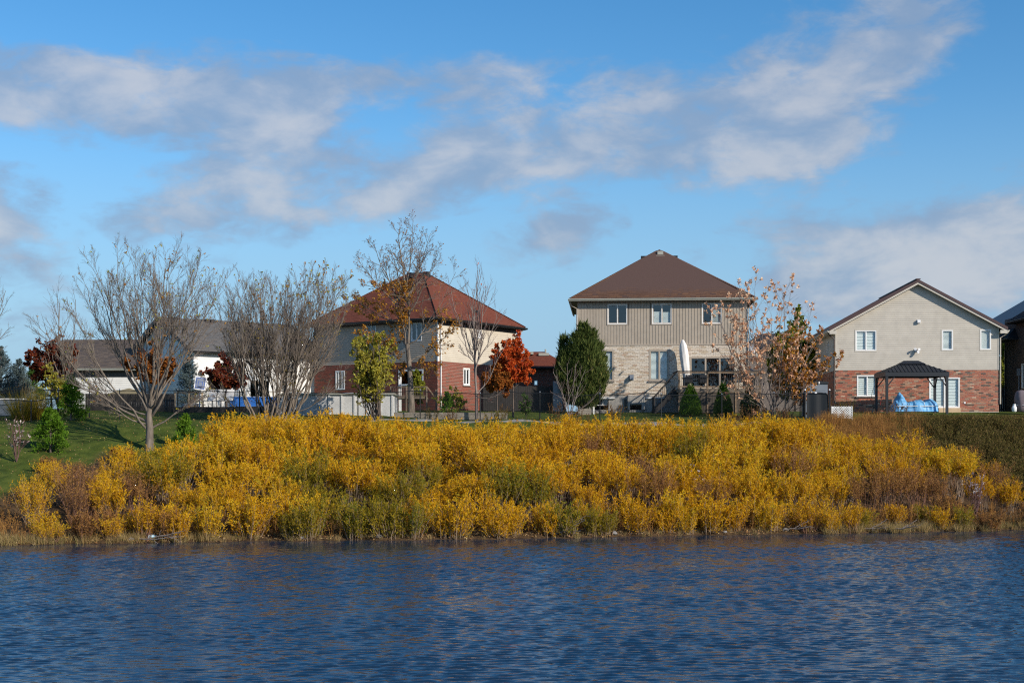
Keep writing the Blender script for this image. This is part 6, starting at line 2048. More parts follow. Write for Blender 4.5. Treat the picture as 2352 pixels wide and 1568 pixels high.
# ------------------------------------------------------------------ deck, stairs and what stands on it
def tan_deck():
    Y = 92.2
    u0, u1 = z5(1066, 0)[0], 1748
    zt = CH + (HV - z5(0, 1262)[1]) / F * Y
    zr = CH + (HV - z5(0, 1113)[1]) / F * Y
    x0, x1 = gx(u0, Y), gx(u1, Y)
    gz = 5.95
    o = thing('raised_deck', 'weathered raised wooden deck with dark balusters behind the tan house', 'deck', (x0, Y, gz))
    T, H = zt - gz, zr - gz; W = x1 - x0; D = 95.0 - Y - .12
    i = 0; y = 0.02
    while y < D:
        MB().box(0, W, y, y + .135, T - .03, T).build('deck_board', M['wood_old'], o); y += .142
    MB().box(-.02, W + .02, -.04, .018, T - .24, T - .031).build('rim_board', M['wood_old'], o)
    MB().box(-.06, -.02, 0, D, T - .24, T - .031).build('rim_board', M['wood_old'], o)
    x = .02
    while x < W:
        MB().box(x, x + .14, .005, .03, .0, T - .245).build('skirt_board', M['wood_skirt_shaded'], o); x += .15
    px = [gx(z5(q, 0)[0], Y) - x0 for q in (1080, 1317, 1553)] + [W - .05]
    for p in px: MB().box(p - .05, p + .05, -.05, .05, 0, H - .03).build('post', M['wood_mid'], o)
    MB().box(-.06, W + .03, -.08, .08, H - .04, H).build('top_rail', M['wood_dark'], o)
    MB().box(0, W, -.025, .025, H - .16, H - .07).build('upper_rail', M['wood_mid'], o)
    MB().box(0, W, -.025, .025, T + .08, T + .17).build('lower_rail', M['wood_mid'], o)
    x = .12
    while x < W:
        if all(abs(x - p) > .08 for p in px): MB().tube([(x, 0, T + .12), (x, 0, H - .1)], .011, 6).build('baluster', M['black'], o)
        x += .125
    # left end rail
    MB().box(-.02, .06, .05, D, H - .04, H).build('top_rail', M['wood_dark'], o)
    # stairs at the left end, going down to the left
    n = 7; run = 1.45; w0, w1 = .35, 1.35
    for k in range(n):
        zz = T * (1 - (k + 1) / (n + 1)); xa = -run * (k + 1) / n
        MB().box(xa - .02, xa + run / n + .03, w0, w1, zz - .04, zz).build('step', M['wood_old'], o)
    for yy in (w0 - .03, w1 + .03):
        MB().bar((-.03, yy, T - .18), (-run - .05, yy, .02), .04, .26).build('stringer', M['wood_dark'], o)
        MB().bar((0, yy, H - .06), (-run, yy, 1.02), .07, .05).build('handrail', M['wood_dark'], o)
        MB().bar((0, yy, T + .14), (-run, yy, .22), .03, .05).build('handrail', M['wood_dark'], o)
        MB().box(-run - .05, -run + .05, yy - .05, yy + .05, 0, 1.08).build('post', M['wood_dark'], o)
        for k in range(1, 11):
            t = k / 11; MB().tube([(-run * t, yy, (T + .14) * (1 - t) + .22 * t), (-run * t, yy, (H - .06) * (1 - t) + 1.02 * t)], .011, 6).build('baluster', M['black'], o)
    deck_z = zt
    # closed umbrella in its white cover
    Yu = 94.2
    b = at(z5(1150, 0)[0], 900, Yu); b.z = deck_z
    hU = CH + (HV - z5(0, 852)[1]) / F * Yu - deck_z
    u = thing('closed_umbrella', 'closed patio umbrella in a wrinkled white cover leaning on the deck', 'umbrella', b)
    MB().tube([(.06, 0, 0), (-.02, 0, .5), (-.25, 0, hU - .3)], .025, 8).build('pole', M['charcoal'], u)
    mb = MB(); mb.lathe([(.19, .22), (.22, .6), (.255, 1.2), (.27, 1.7), (.285, 2.2), (.27, hU - .75), (.23, hU - .38), (.12, hU - .12), (.05, hU)], 26, wob=.085, seed=4)
    c = mb.build('cover', M['canvas_white'], u, True)
    c.rotation_euler = (0, R(-5.5), 0)
    MB().lathe([(.30, 0), (.30, .06), (.06, .09)], 14, (.06, 0)).build('base', M['charcoal'], u)
    # patio table
    b = at(z5(1230, 0)[0], 900, 93.0); b.z = deck_z
    t = thing('patio_table', 'long dark patio table behind the deck balusters', 'table', b)
    MB().box(-.95, 1.15, -.45, .45, .68, .74).build('tabletop', M['charcoal'], t)
    for x in (-.85, 1.05):
        for y in (-.38, .38): MB().box(x - .03, x + .03, y - .03, y + .03, 0, .68).build('leg', M['charcoal'], t)
    for k, dx in enumerate((-.4, .55)):
        cpos = b + Vector((dx, .75, 0))
        ch = thing('patio_chair', ('left' if k == 0 else 'right') + ' dark patio chair behind the long deck table', 'chair', cpos, 0, 'patio chairs on the deck')
        MB().box(-.25, .25, -.25, .25, .42, .46).build('seat', M['charcoal'], ch); MB().box(-.25, .25, .22, .26, .46, .98).build('backrest', M['charcoal'], ch)
        for x in (-.22, .22):
            for y in (-.22, .22): MB().box(x - .02, x + .02, y - .02, y + .02, 0, .42).build('leg', M['charcoal'], ch)
    # covered barbecue at the right
    b = at(z5(1662, 0)[0], 900, 93.0); b.z = deck_z
    g = thing('barbecue', 'dark kettle-shaped barbecue at the right end of the deck', 'barbecue', b)
    mb = MB(); mb.lathe([(.30, .42), (.42, .5), (.46, .75), (.44, 1.0), (.34, 1.22), (.16, 1.34), (.03, 1.37)], 18, wob=.03, seed=2); mb.build('lid', M['charcoal'], g, True)
    MB().box(-.36, .36, -.26, .26, .1, .45).build('cabinet', M['black'], g)
    for x in (-.3, .3):
        for y in (-.2, .2): MB().box(x - .03, x + .03, y - .03, y + .03, 0, .1).build('leg', M['black'], g)
    # brown privacy screen behind the barbecue
    b = at(z5(1560, 0)[0], 900, 94.2); b.z = deck_z
    s = thing('wood_screen', 'reddish brown wooden screen at the right end of the deck', 'screen', b + Vector((.1, 0, 0)))
    for k in range(3): MB().box(0, 1.5, -.02, .02, .85 + k * .14, .97 + k * .14).build('slat', M['wood_mid'], s)
    for x in (0, 1.44): MB().box(x, x + .06, -.03, .03, 0, 1.3).build('post', M['wood_mid'], s)


tan_deck()


def dish():
    p = at(z5(1690, 0)[0], z5(0, 948)[1], 95.0)
    o = thing('satellite_dish', 'white satellite dish on the right corner of the tan house', 'satellite dish', p)
    mb = MB(); n = 24; prof = [(.02, 0), (.2, .015), (.38, .06), (.46, .09)]
    mb.lathe(prof, n)
    d = mb.build('reflector', M['white_plastic'], o, True); d.rotation_euler = (R(62), 0, R(38)); d.scale = (1, 1.12, 1)
    MB().tube([(-.05, .05, 0), (-.30, .3, -.15), (-.30, .35, -.45)], .025, 6).build('mast', M['plastic_grey'], o)
    MB().tube([(0, -.02, -.3), (.15, -.42, -.22), (.2, -.5, -.1)], .015, 6).build('feed_arm', M['plastic_grey'], o)
    q = Vector((p.x - .32, 95.2, 0))


dish()


def planter_box():
    b = ground_at(z5(238, 0)[0], 91)
    o = thing('timber_planter', 'low square planter of grey timbers at the foot of the juniper', 'planter', b)
    W = gx(z5(345, 0)[0], 91) - b.x
    for k in range(3):
        z = k * .145
        MB().box(0, W, -.05, .04, z - .05, z + .085).build('timber', M['wood_grey'], o)
        MB().box(W - .1, W, .045, W, z - .05, z + .085).build('timber', M['wood_grey'], o)
        MB().box(0, .1, .045, W, z - .05, z + .085).build('timber', M['wood_grey'], o)
    MB().box(.1, W - .1, .05, W, .1, .3).build('soil', M['mortar_dark'], o)
    p = at(z5(366, 0)[0], z5(0, 1430)[1], 92.5); p.z = float(land(p.x, p.y))
    w = thing('white_post', 'short white post beside the timber planter', 'post', p)
    MB().box(-.05, .05, -.05, .05, -.1, .55).build('shaft', M['trim_white'], w); MB().box(-.065, .065, -.065, .065, .55, .58).build('cap', M['trim_white'], w)


planter_box()


# ------------------------------------------------------------------ gazebo, tarpaulin heap and lattice planter
def gazebo():
    Yf, Yr = 90.6, 93.2
    xl, xr = gx(z7(778, 0)[0], Yf), gx(z7(1317, 0)[0], Yf)
    gz = 6.0
    o = thing('black_gazebo', 'black metal hardtop gazebo with four posts in front of the brick patio door', 'gazebo', (xl, Yf, gz))
    W, D = xr - xl, Yr - Yf
    ze = CH + (HV - z7(0, 1018)[1]) / F * Yf - gz; zf = CH + (HV - z7(0, 983)[1]) / F * Yf - gz
    for x in (0, W):
        for y in (0, D):
            MB().box(x - .075, x + .075, y - .075, y + .075, -.15, ze).build('post', M['charcoal'], o)
            sx = 1 if x == 0 else -1; sy = 1 if y == 0 else -1
            MB().bar((x + sx * .05, y, ze - .62), (x + sx * .5, y, ze - .02), .06, .06).build('brace', M['charcoal'], o)
            MB().bar((x, y + sy * .05, ze - .62), (x, y + sy * .5, ze - .02), .06, .06).build('brace', M['charcoal'], o)
    e = .12
    for a, b_, c, d in ((-e, W + e, -e, -e + .06), (-e, W + e, D + e - .06, D + e), (-e, -e + .06, -e + .06, D + e - .06), (W + e - .06, W + e, -e + .06, D + e - .06)):
        MB().box(a, b_, c, d, ze, zf).build('fascia', M['charcoal'], o)
    # lower hip with ribs, then a small raised cap
    cx, cy = W / 2, D / 2
    zt = CH + (HV - z7(0, 910)[1]) / F * (Yf + .8) - gz
    tw, td = W * .21, D * .10
    lo = [(-e, -e), (W + e, -e), (W + e, D + e), (-e, D + e)]
    hi = [(cx - tw, cy - td), (cx + tw, cy - td), (cx + tw, cy + td), (cx - tw, cy + td)]
    ztop = zt
    for i in range(4):
        a, b_, c, d = lo[i], lo[(i + 1) % 4], hi[(i + 1) % 4], hi[i]
        n = 16 if i % 2 == 0 else 11
        L = (Vector(b_) - Vector(a)).length
        A, B_, C, Dd = (Vector((*a, zf)), Vector((*b_, zf)), Vector((*c, ztop)), Vector((*d, ztop)))
        for k in range(n):   # vertical panels cut by the hips
            t0, t1 = k / n, (k + 1) / n
            def col(t):
                p = A.lerp(B_, t)
                # how far up the slope this line runs before it meets hip or cap
                ta, tb = (d_ := (Dd - A).dot((B_ - A).normalized()) / L), (C - A).dot((B_ - A).normalized()) / L
                m = 1 if ta <= t <= tb else (t / ta if t < ta else (1 - t) / (1 - tb))
                base_mid = A.lerp(B_, .5); up = (Dd + C) / 2 - base_mid
                upv = up - (B_ - A).normalized() * up.dot((B_ - A).normalized())
                return p, p + upv * m
            p0, q0 = col(t0); p1, q1 = col(t1)
            nn = (B_ - A).cross(Dd - A).normalized()
            mb = MB(); g = nn * -.004
            mb.add([p0, p1, q1, q0, p0 + nn * .02, p1 + nn * .02, q1 + nn * .02, q0 + nn * .02], [(4, 5, 6, 7), (0, 3, 2, 1), (0, 1, 5, 4), (2, 3, 7, 6)])
            mb.build('roof_panel', M['charcoal'], o)
            if 0 < k and (q0 - p0).length > .1: MB().bar(p0 + nn * .03, q0 + nn * .03, .03, .04).build('seam', M['black'], o)
    zc = CH + (HV - z7(0, 879)[1]) / F * (Yf + D / 2) - gz
    mb = MB()
    t2 = [(cx - tw - .06, cy - td - .1), (cx + tw + .06, cy - td - .1), (cx + tw + .06, cy + td + .1), (cx - tw - .06, cy + td + .1)]
    rdg = [(cx - tw * .6, cy), (cx + tw * .6, cy)]
    mb.add([(*p, zt + .03) for p in t2] + [(*p, zc) for p in rdg], [(0, 1, 5, 4), (1, 2, 5), (2, 3, 4, 5), (3, 0, 4), (3, 2, 1, 0)])
    mb.build('roof_cap', M['charcoal'], o)
    # red and dark ratchet straps tied to the left posts
    s = thing('tie_strap', 'thin red ratchet strap hanging from the gazebo', 'strap', (xl + .02, Yf + .9, gz))
    MB().tube([(0, 0, ze - .6), (-.12, 0, 1.0), (-.2, 0, .45)], .014, 5).build('webbing', surf('red_webbing', (.28, .03, .03), .7, .1), s)
    MB().box(-.18, -.10, -.03, .03, .85, 1.0).build('ratchet', M['charcoal'], s)
    s = thing('tie_strap', 'dark strap slanting from the rear left gazebo post', 'strap', (xl + gx(z7(697, 0)[0], Yr) - gx(z7(697, 0)[0], Yr), Yr - .1, gz))
    MB().tube([(-.15, 0, ze - .5), (-.28, 0, 1.4), (-.4, 0, .8)], .014, 5).build('webbing', M['black'], s)


gazebo()


def tarp_heap():
    Y = 91.7
    x0, x1 = gx(z7(808, 0)[0], Y), gx(z7(1240, 0)[0], Y)
    gz = 6.0
    o = thing('tarp_heap', 'garden furniture wrapped in bright blue tarpaulin under the black gazebo', 'tarpaulin', (x0, Y, gz))
    W = x1 - x0
    nx, ny = 110, 44
    X, Yl = np.meshgrid(np.linspace(0, W, nx), np.linspace(-.75, .75, ny))
    rg = np.random.default_rng(5)

    def hump(cx, rx, h, p=2.6, cy=0, ry=.62): return h * np.clip(1 - (np.abs(X - cx) / rx) ** p - (np.abs(Yl - cy) / ry) ** 2.6, 0, 1) ** .38
    s = W / 432.0
    Z = np.maximum.reduce([hump(88 * s, 62 * s, 1.02, 2.2), hump(62 * s, 60 * s, .55), hump(185 * s, 95 * s, .64, 4), hump(240 * s, 75 * s, .74, 3, -.1), hump(345 * s, 78 * s, .80, 2.3), hump(300 * s, 120 * s, .45, 4)])
    pk = np.exp(-((X - 82 * s) / (28 * s)) ** 2 - (Yl / .4) ** 2); Z = Z + .22 * pk * (Z > .2)
    waist = np.exp(-((Z - .78) / .10) ** 2) * np.exp(-((X - 88 * s) / (70 * s)) ** 2)
    f = .014 * np.sin(X * 23 + 9 * Yl + 3 * np.sin(Z * 9)) + .02 * np.sin(X * 7 - Yl * 11 + 2 + 2 * np.sin(X * 2.1)) + .012 * np.sin(Z * 40 + X * 5)
    for k in range(46):
        a = rg.uniform(0, 3.14); px, py = rg.uniform(0, W), rg.uniform(-.7, .2)
        f += rg.uniform(-.022, .03) * np.exp(-(((X - px) * np.cos(a) + (Yl - py) * np.sin(a)) / .05) ** 2) * np.exp(-((X - px) ** 2 + (Yl - py) ** 2) / .5)
    lift = np.clip(Z / .3, 0, 1)
    Z = Z + f * lift
    Y2 = Yl - .045 * lift * np.sin(X * 9 + Z * 6 + 3 * np.sin(X * 2.7)) * (Yl < 0) + .18 * waist
    V = np.stack([X, Y2, np.maximum(Z, .01 + .03 * np.abs(f))], -1).reshape(-1, 3)
    i = np.arange(nx * ny).reshape(ny, nx)
    Q = np.stack([i[:-1, :-1], i[:-1, 1:], i[1:, 1:], i[1:, :-1]], -1).reshape(-1, 4)
    link('tarp', idx_mesh('tarp', V, Q, True), o, M['tarp'])

    def zat(x, y): return float(np.interp(x, X[0], Z[np.argmin(np.abs(Yl[:, 0] - y))]))
    for z_, a, b_ in ((.34, 30 * s, W - 20 * s),):
        MB().tube([(a, -.62, z_), (W * .3, -.70, z_ + .03), (W * .6, -.70, z_ + .02), (b_, -.6, z_ + .03)], .022, 5).build('strap', M['strap'], o)
    x = 285 * s; MB().tube([(x, yy, zat(x, yy) + .02) for yy in np.linspace(-.66, .5, 12)], .022, 5).build('strap', M['strap'], o)
    x = 205 * s; MB().tube([(x, yy, zat(x, yy) + .015) for yy in np.linspace(-.62, .5, 12)], .012, 5).build('cord', M['strap'], o)
    # seed-headed plants in front of it
    for k in range(7):
        p = Vector((gx(z7(rg.uniform(815, 985), 0)[0], 89.8), 89.8 + rg.uniform(-.4, .4), 0)); p.z = float(land(p.x, p.y))
        w = thing('weed_plant', 'dry brown coneflower heads in front of the blue tarpaulin', 'weed', p, 0, 'coneflowers before the tarpaulin')
        mb = MB(); hd = MB()
        for j in range(9):
            a = rg.uniform(0, 6.28); l = rg.uniform(.35, .75); e = Vector((math.cos(a) * .3 * l, math.sin(a) * .3 * l, l))
            mb.tube([(0, 0, -.05), e * .6 + Vector((0, 0, .03)), e], .007, 4); hd.tube([e, e + Vector((0, 0, .035)), e + Vector((0, 0, .06))], [.02, .035, .012], 6)
        mb.build('stem', M['bark_brown'], w); tag(hd.build('seed_head', M['bark_brown'], w), kind='stuff')


tarp_heap()


def lattice_planter():
    Y = 84.6
    u0, u1 = z7(285, 0)[0], z7(467, 0)[0]
    b = ground_at((u0 + u1) / 2, Y); b.x = gx(u0, Y)
    W = gx(u1, Y) - b.x; z1 = CH + (HV - z7(0, 1288)[1]) / F * Y - b.z
    o = thing('lattice_planter', 'white lattice screen round a bed of dry flowers by the gate', 'planter', b)
    zb = z1 - .72
    st = .145
    k = -6
    while k * st < W + .8:
        for sg, y in ((1, 0), (-1, .012)):
            x0 = k * st
            p, q = (x0, zb), (x0 + sg * .72, z1)
            (ax, az), (bx, bz) = p, q
            if sg < 0: ax += .0
            # clip to the panel
            def cl(ax, az, bx, bz):
                if (ax < 0 and bx < 0) or (ax > W and bx > W): return None
                if ax < 0: az += (0 - ax) / (bx - ax) * (bz - az); ax = 0
                if bx < 0: bz = az + (0 - ax) / (bx - ax) * (bz - az); bx = 0
                if bx > W: bz = az + (W - ax) / (bx - ax) * (bz - az); bx = W
                if ax > W: t = (W - ax) / (bx - ax); az += t * (bz - az); ax = W
                return ax, az, bx, bz
            c = cl(ax, az, bx, bz)
            if c and abs(c[3] - c[1]) > .03: MB().bar((c[0], y, c[1]), (c[2], y, c[3]), .012, .042).build('slat', M['trim_white'], o)
        k += 1
    for x in (0, W): MB().box(x - .02, x + .02, -.02, .03, zb - .1, z1 + .01).build('frame', M['trim_white'], o)
    for yy in (W * .9,): 
        MB().box(W - .01, W + .01, .03, .7, zb, z1).build('side_panel', M['trim_white'], o)
    for i in range(5):
        p = b + Vector((W * (.1 + .2 * i), .35, z1 - .75))
        w = thing('weed_plant', 'dry yellow-brown flower stalks rising behind the white lattice', 'weed', p, i * 1.3, 'stalks behind the lattice')
        w.scale = (1, 1, 1.15); link('crown', weed_mesh(60 + i, 14, 1.05, .35, 'leaf_brownweed' if i % 2 else 'leaf_weed', 20, .10, .025), w)
    p = ground_at(z7(306, 0)[0], 84.1)
    w = thing('plastic_pail', 'tan plastic pail in front of the white lattice', 'pail', p)
    MB().lathe([(.15, -.05), (.18, .22), (.19, .46), (.2, .47), (.2, .5)], 14).build('body', M['pail'], w, False)
    MB().lathe([(.155, -.04), (.16, .12)], 14).build('label_band', M['white_plastic'], w)
    # grey deck box behind the gate
    x0, x1 = z7(48, 0)[0], z7(248, 0)[0]; Y = 87.5
    b = at(x0, 945, Y); b.z = float(land(b.x, Y))
    W = gx(x1, Y) - b.x; H = CH + (HV - z7(0, 1066)[1]) / F * Y - b.z
    d = thing('garden_shed_box', 'grey resin storage shed with dark lid behind the black gate', 'shed', b)
    MB().box(0, W, 0, 1.2, 0, H - .12).build('body', M['plastic_grey'], d)
    n = 6
    for k in range(n):
        z0 = .1 + (H - .35) * k / n; MB().box(.12, W - .12, -.02, -.002, z0 + .01, z0 + (H - .35) / n - .012).build('panel', M['plastic_grey'], d)
    mb = MB(); mb.prism([(-.06, H - .12), (W + .06, H - .12), (W + .04, H - .02), (W * .5, H + .04), (-.04, H - .02)], -.08, 1.28); mb.build('lid', M['charcoal'], d)
    MB().box(W * .58, W * .63, -.10, -.08, H - .14, H + .0).build('latch', M['white_plastic'], d)
    # things in the shade at the right edge
    p = Vector((gx(z7(1985, 0)[0], 92.5), 92.5, 6.02))
    g = thing('covered_barbecue', 'barbecue under a grey-brown cover in the shade at the right edge', 'barbecue', p)
    mb = MB(); mb.lathe([(.42, 0), (.44, .4), (.46, .8), (.40, 1.2), (.30, 1.36), (.05, 1.42)], 20, wob=.06, seed=9); mb.build('cover', surf('taupe_cover', (.18, .14, .15), .8, .15), g, True)
    MB().tube([(-.5, -.1, .45), (0, -.5, .42), (.5, -.1, .45)], .02, 5).build('cord', M['strap'], g)
    p = Vector((gx(z7(1920, 0)[0], 92.0), 92.0, 6.0))
    g = thing('propane_tank', 'small white propane tank beside the covered barbecue', 'gas tank', p)
    MB().lathe([(.10, 0), (.15, .06), (.16, .28), (.12, .38), (.04, .42)], 14).build('body', M['white_plastic'], g, True)
    MB().lathe([(.09, .40), (.09, .52), (.075, .52), (.075, .42)], 12).build('collar', M['white_plastic'], g)
    # hook stand by the patio door
    p = Vector((gx(z7(1285, 0)[0], 92.6), 92.6, 6.0))
    g = thing('shepherd_hook', 'thin black double hook stand before the patio door', 'hook stand', p)
    MB().tube([(0, 0, -.1), (0, 0, 2.0)], .014, 6).build('pole', M['black'], g)
    for sg in (-1, 1): MB().tube([(0, 0, 1.95), (sg * .08, 0, 2.08), (sg * .2, 0, 2.05), (sg * .24, 0, 1.93), (sg * .3, 0, 1.96)], .010, 6).build('hook', M['black'], g)


lattice_planter()


# ------------------------------------------------------------------ the left back gardens
def left_garden():
    # white-walled pool
    Y = 86.6
    x0, x1 = gx(640, Y), gx(901, Y)
    gz = float(land((x0 + x1) / 2, Y)) - .02
    o = thing('white_pool', 'long white-walled above-ground pool with grey rim behind the fence', 'pool', (x0, Y, gz))
    W = x1 - x0; H = CH + (HV - 906) / F * Y - gz; D = 3.6; n = 9
    for k in range(n):
        a, b_ = W * k / n, W * (k + 1) / n
        MB().box(a + .02, b_ - .02, 0, .05, -.1, H).build('wall_panel', M['pool_white'], o)
        MB().box(a - .05, a + .05, -.07, -.002, -.1, H).build('upright', M['pool_white'], o)
    MB().box(W - .05, W + .05, -.07, -.002, -.1, H).build('upright', M['pool_white'], o)
    MB().box(-.03, .0, .05, D, -.1, H).build('side_wall', M['trim_white'], o); MB().box(W, W + .03, .05, D, -.1, H).build('side_wall', M['trim_white'], o)
    MB().box(-.15, W + .15, -.13, .17, H + .002, H + .09).build('rim', M['gutter_grey'], o)
    for x in (-.15, W - .02): MB().box(x, x + .17, .17, D, H + .002, H + .09).build('rim', M['gutter_grey'], o)
    nx, ny = 40, 12
    X, Yl = np.meshgrid(np.linspace(0, W, nx), np.linspace(.17, D, ny)); Z = H + .02 + .16 * np.sin(np.pi * (Yl - .17) / D) * (.6 + .4 * np.sin(X * 1.9)) + .02 * np.sin(X * 13 + Yl * 9)
    V = np.stack([X, Yl, Z], -1).reshape(-1, 3); i = np.arange(nx * ny).reshape(ny, nx)
    link('cover', idx_mesh('cover', V, np.stack([i[:-1, :-1], i[:-1, 1:], i[1:, 1:], i[1:, :-1]], -1).reshape(-1, 4), True), o, M['plastic_grey'])
    # blue pool wall left of it
    Y = 88.6
    x0, x1 = gx(528, Y), gx(640, Y); gz = float(land(x0, Y))
    p = thing('blue_pool', 'bright blue pool cover between the patio chairs and the white pool', 'pool', (x0, Y, gz))
    W = x1 - x0; zt = CH + (HV - 913) / F * Y - gz; zb = CH + (HV - 933) / F * Y - gz
    for k in range(7): MB().box(W * k / 7 + .01, W * (k + 1) / 7 - .01, 0, .04, zb, zt - .02 * (k % 2)).build('panel', M['pool_blue'], p)
    MB().box(-.05, W + .05, -.03, 2.2, zt + .002, zt + .05).build('rim', M['pool_blue'], p)
    MB().box(0, W, .06, 2.1, -.1, zb - .002).build('base', M['wood_dark'], p)
    # low dark deck with rail, tub, chairs, backboard
    Y = 86.8
    x0, x1 = gx(398, Y), gx(592, Y); gz = float(land(x0, Y)) - .05
    d = thing('low_deck', 'low dark timber deck holding the patio chairs at the left', 'deck', (x0, Y, gz))
    W = x1 - x0; T = CH + (HV - 934) / F * Y - gz
    for k in range(4): MB().box(0, W, -.03 + .004 * k, .02, T * k / 4 + .01 - .1, T * (k + 1) / 4 - .01 - .04).build('skirt_board', M['wood_dark'], d)
    y = 0
    while y < 2.6: MB().box(0, W, y, y + .14, T - .035, T).build('deck_board', M['wood_dark'], d); y += .15
    k = 0
    while k * 1.1 < W: MB().box(k * 1.1, k * 1.1 + .09, .03, .12, -.1, T - .04).build('post', M['wood_dark'], d); k += 1
    for u in (402, 433, 464): x = gx(u, Y) - x0; MB().box(x - .045, x + .045, .03, .12, T, T + .88).build('rail_post', M['wood_fresh'], d)
    MB().box(0, gx(467, Y) - x0, .02, .13, T + .84, T + .90).build('top_rail', M['wood_old'], d)
    dz = gz + T
    b = at(438, 934, Y + .8); b.z = dz
    t = thing('white_tub', 'low white tub on the dark deck below the basketball backboard', 'tub', b)
    MB().lathe([(.42, 0), (.5, .06), (.54, .2), (.57, .22), (.5, .22), (.44, .1)], 20).build('shell', M['white_plastic'], t, True)
    t.scale = (1.15, .7, 1)
    for k, (u, lab) in enumerate(((484, 'leftmost'), (503, 'middle'), (524, 'rightmost'))):
        b = at(u, 934, Y + 1.1); b.z = dz
        c = thing('sling_chair', f'{lab} of three pale sling-backed patio chairs on the dark deck', 'chair', b, R(-12), 'pale patio chairs on the dark deck')
        bk = MB(); bk.add([(-.27, .12, .42), (.27, .12, .42), (.24, .42, 1.12), (-.24, .42, 1.12)], [(0, 1, 2, 3)]); bk.add([(-.27, .14, .42), (.27, .14, .42), (.24, .44, 1.12), (-.24, .44, 1.12)], [(3, 2, 1, 0)]); bk.build('backrest', M['canvas_white'], c)
        st = MB(); st.box(-.27, .27, -.38, .14, .38, .41); st.build('seat', M['canvas_white'], c)
        for sg in (-1, 1):
            MB().tube([(sg * .29, .45, 1.14), (sg * .29, .12, .40), (sg * .29, -.4, .40), (sg * .29, -.42, 0)], .018, 6).build('frame', M['black'], c)
            MB().tube([(sg * .29, -.36, .62), (sg * .29, .2, .62), (sg * .29, .3, 0)], .018, 6).build('armrest', M['black'], c)
    b = at(458, 934, Y + .4); b.z = dz - .1
    g = thing('basketball_hoop', 'tilted portable basketball backboard with blue panel and white rim', 'basketball hoop', b)
    hz = CH + (HV - 880) / F * (Y + .4) - b.z
    MB().tube([(0, .05, 0), (0, .05, hz - .25)], .045, 8).build('pole', surf('blue_pole', (.04, .13, .24), .5, .1), g)
    bd = MB().box(-.36, .36, -.03, .03, -.42, .42).build('backboard', M['white_plastic'], g)
    bd.location = (.06, 0, hz); bd.rotation_euler = (0, R(8), R(12))
    blue = surf('board_blue', (.06, .13, .42), .4, .08)
    grey = surf('board_panel', (.24, .27, .34), .3, .08)
    MB().box(-.28, .28, -.036, -.031, -.34, .34).build('panel', grey, bd)
    for a, b_, c, e in ((-.28, -.24, -.34, .34), (.24, .28, -.34, .34), (-.24, .24, .30, .34), (-.24, .24, -.34, -.30), (-.14, -.11, -.2, .12), (.11, .14, -.2, .12), (-.11, .11, .09, .12), (-.11, .11, -.2, -.17)):
        MB().box(a, b_, -.042, -.037, c, e).build('marking', blue, bd)
    pts = [(.2 * math.cos(a), -.26 + .2 * math.sin(a), -.24) for a in np.linspace(0, 6.283, 15)]
    MB().tube(pts, .012, 5).build('hoop_ring', M['charcoal'], bd)
    # tan garden canopy in front of the white garage
    Y = 91.0
    o = thing('garden_canopy', 'olive tan soft-top canopy half hidden behind the big bare tree', 'canopy', (gx(226, Y), Y, 6.1))
    W = gx(338, Y) - gx(226, Y); D = 3.0
    ze = CH + (HV - 912) / F * Y - 6.1; zt = CH + (HV - 889) / F * Y - 6.1
    mb = MB(); n = 10
    for i in range(4):
        c4 = [(0, 0), (W, 0), (W, D), (0, D)]; a, b_ = c4[i], c4[(i + 1) % 4]
        for j in range(n):
            t0, t1 = j / n, (j + 1) / n
            f = lambda t, s: (a[0] * (1 - s) + b_[0] * s + (W / 2 - a[0] * (1 - s) - b_[0] * s) * t, a[1] * (1 - s) + b_[1] * s + (D / 2 - a[1] * (1 - s) - b_[1] * s) * t, ze + (zt - ze) * (t ** .75))
            mb.add([f(t0, 0), f(t0, 1), f(t1, 1), f(t1, 0)], [(0, 1, 2, 3)])
        mb.add([(*a, ze), (*b_, ze), (*b_, ze - .22), (*a, ze - .22)], [(0, 1, 2, 3)])
    mb.build('canopy_cloth', M['canvas_tan'], o)
    for x in (.06, W - .06):
        for y in (.06, D - .06): MB().box(x - .04, x + .04, y - .04, y + .04, -.1, ze).build('post', M['charcoal'], o)
    # dark hedge-like board fence behind the left lawn
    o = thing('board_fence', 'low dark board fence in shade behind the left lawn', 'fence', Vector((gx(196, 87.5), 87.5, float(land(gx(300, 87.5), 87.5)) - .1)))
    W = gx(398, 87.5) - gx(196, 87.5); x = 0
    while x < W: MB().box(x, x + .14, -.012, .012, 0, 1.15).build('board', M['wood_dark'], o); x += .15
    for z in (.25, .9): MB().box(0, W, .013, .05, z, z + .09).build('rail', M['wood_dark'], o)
    # porch rail and white post of the red-roofed house
    Y = 92.6
    b = at(zb5(165, 0)[0], 940, Y); b.z = 6.0
    o = thing('porch_rail', 'weathered wooden porch rail with white post beside the tall tree', 'railing', b)
    W = gx(zb5(655, 0)[0], Y) - b.x
    zr = CH + (HV - zb5(0, 335)[1]) / F * Y - 6.0; fl = 1.0
    X_ = lambda q: gx(zb5(q, 0)[0], Y) - b.x
    MB().box(0, X_(560), -.05, .05, zr - .05, zr).build('top_rail', M['wood_old'], o); MB().box(0, X_(560), -.02, .02, fl + .05, fl + .1).build('lower_rail', M['wood_old'], o)
    for q in (168, 338, 556): MB().box(X_(q) - .045, X_(q) + .045, -.045, .045, 0, zr).build('post', M['wood_old'], o)
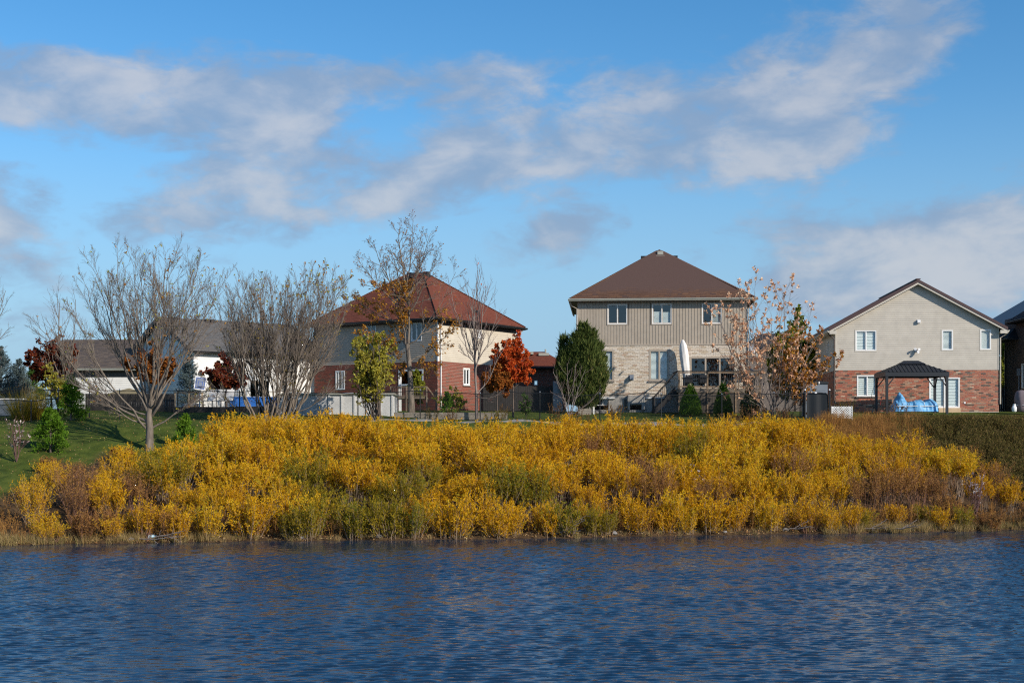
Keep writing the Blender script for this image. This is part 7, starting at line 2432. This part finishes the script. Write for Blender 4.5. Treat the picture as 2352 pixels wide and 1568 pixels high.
    MB().box(X_(658) - .045, X_(658) + .045, -.045, .045, 0, zr - .2).build('post', M['wood_old'], o)
    MB().bar((X_(560), 0, zr - .03), (X_(645), 0, zr - .7), .06, .08).build('stair_rail', M['wood_mid'], o)
    x = .1
    while x < X_(556): MB().box(x - .012, x + .012, -.012, .012, fl + .1, zr - .05).build('baluster', M['wood_old'], o); x += .13
    MB().box(X_(268) - .09, X_(268) + .09, .1, .28, 0, 2.9).build('white_post', M['trim_white'], o)
    MB().box(0, X_(556), .02, 1.6, fl - .12, fl).build('floor', M['wood_old'], o)
    # drift branches on the shore
    for i, (u, ln, lab, up) in enumerate(((350, 3.0, 'bare fallen branch lying at the waterline far left', .12), (1265, 2.6, 'bare fallen branch lying over the water below the willows', .5), (1840, 1.9, 'pale fallen branch on the shore below the gate', .25), (2120, 1.6, 'dark fallen branch on the shore at the right', .2), (2050, 1.5, 'pale thin stick on the shore at the right', .12))):
        x = gx(u, 59); y = float(shore(x)) + .25
        rr = random.Random(i)
        limbs = [((0, 0, 0), (ln * .6, -.5, up * ln * .5), .03, .03), ((ln * .2, -.1, .05), (ln * .62, -.2, .28 + up), .02, .02), ((ln * .3, -.2, .08), (ln * .5, -.7, .2), .014, .02)]
        tree('fallen_branch', lab, 'branch', Vector((x, y, float(land(x, y)) + .08)), limbs, .03, M['bark_pale'], M['bark_pale'], 300 + i, [(5, .3, 40, .3, 3, .1, .0), (3, .2, 40, .4, 2, .1, 0)])
    x = gx(330, 57); y = float(shore(x)) + .55
    b = thing('plastic_bottle', 'small pale blue plastic bottle washed up at the left shore', 'bottle', (x, y, float(land(x, y)) + .08), R(20))
    q = MB().lathe([(.07, 0), (.085, .04), (.085, .26), (.04, .34), (.03, .38)], 12).build('body', surf('pale_blue_plastic', (.35, .55, .68), .3, .05), b, True); q.rotation_euler = (0, R(86), 0)
    q2 = MB().lathe([(.034, .375), (.034, .41)], 10).build('cap', M['white_plastic'], b); q2.rotation_euler = (0, R(86), 0)


left_garden()
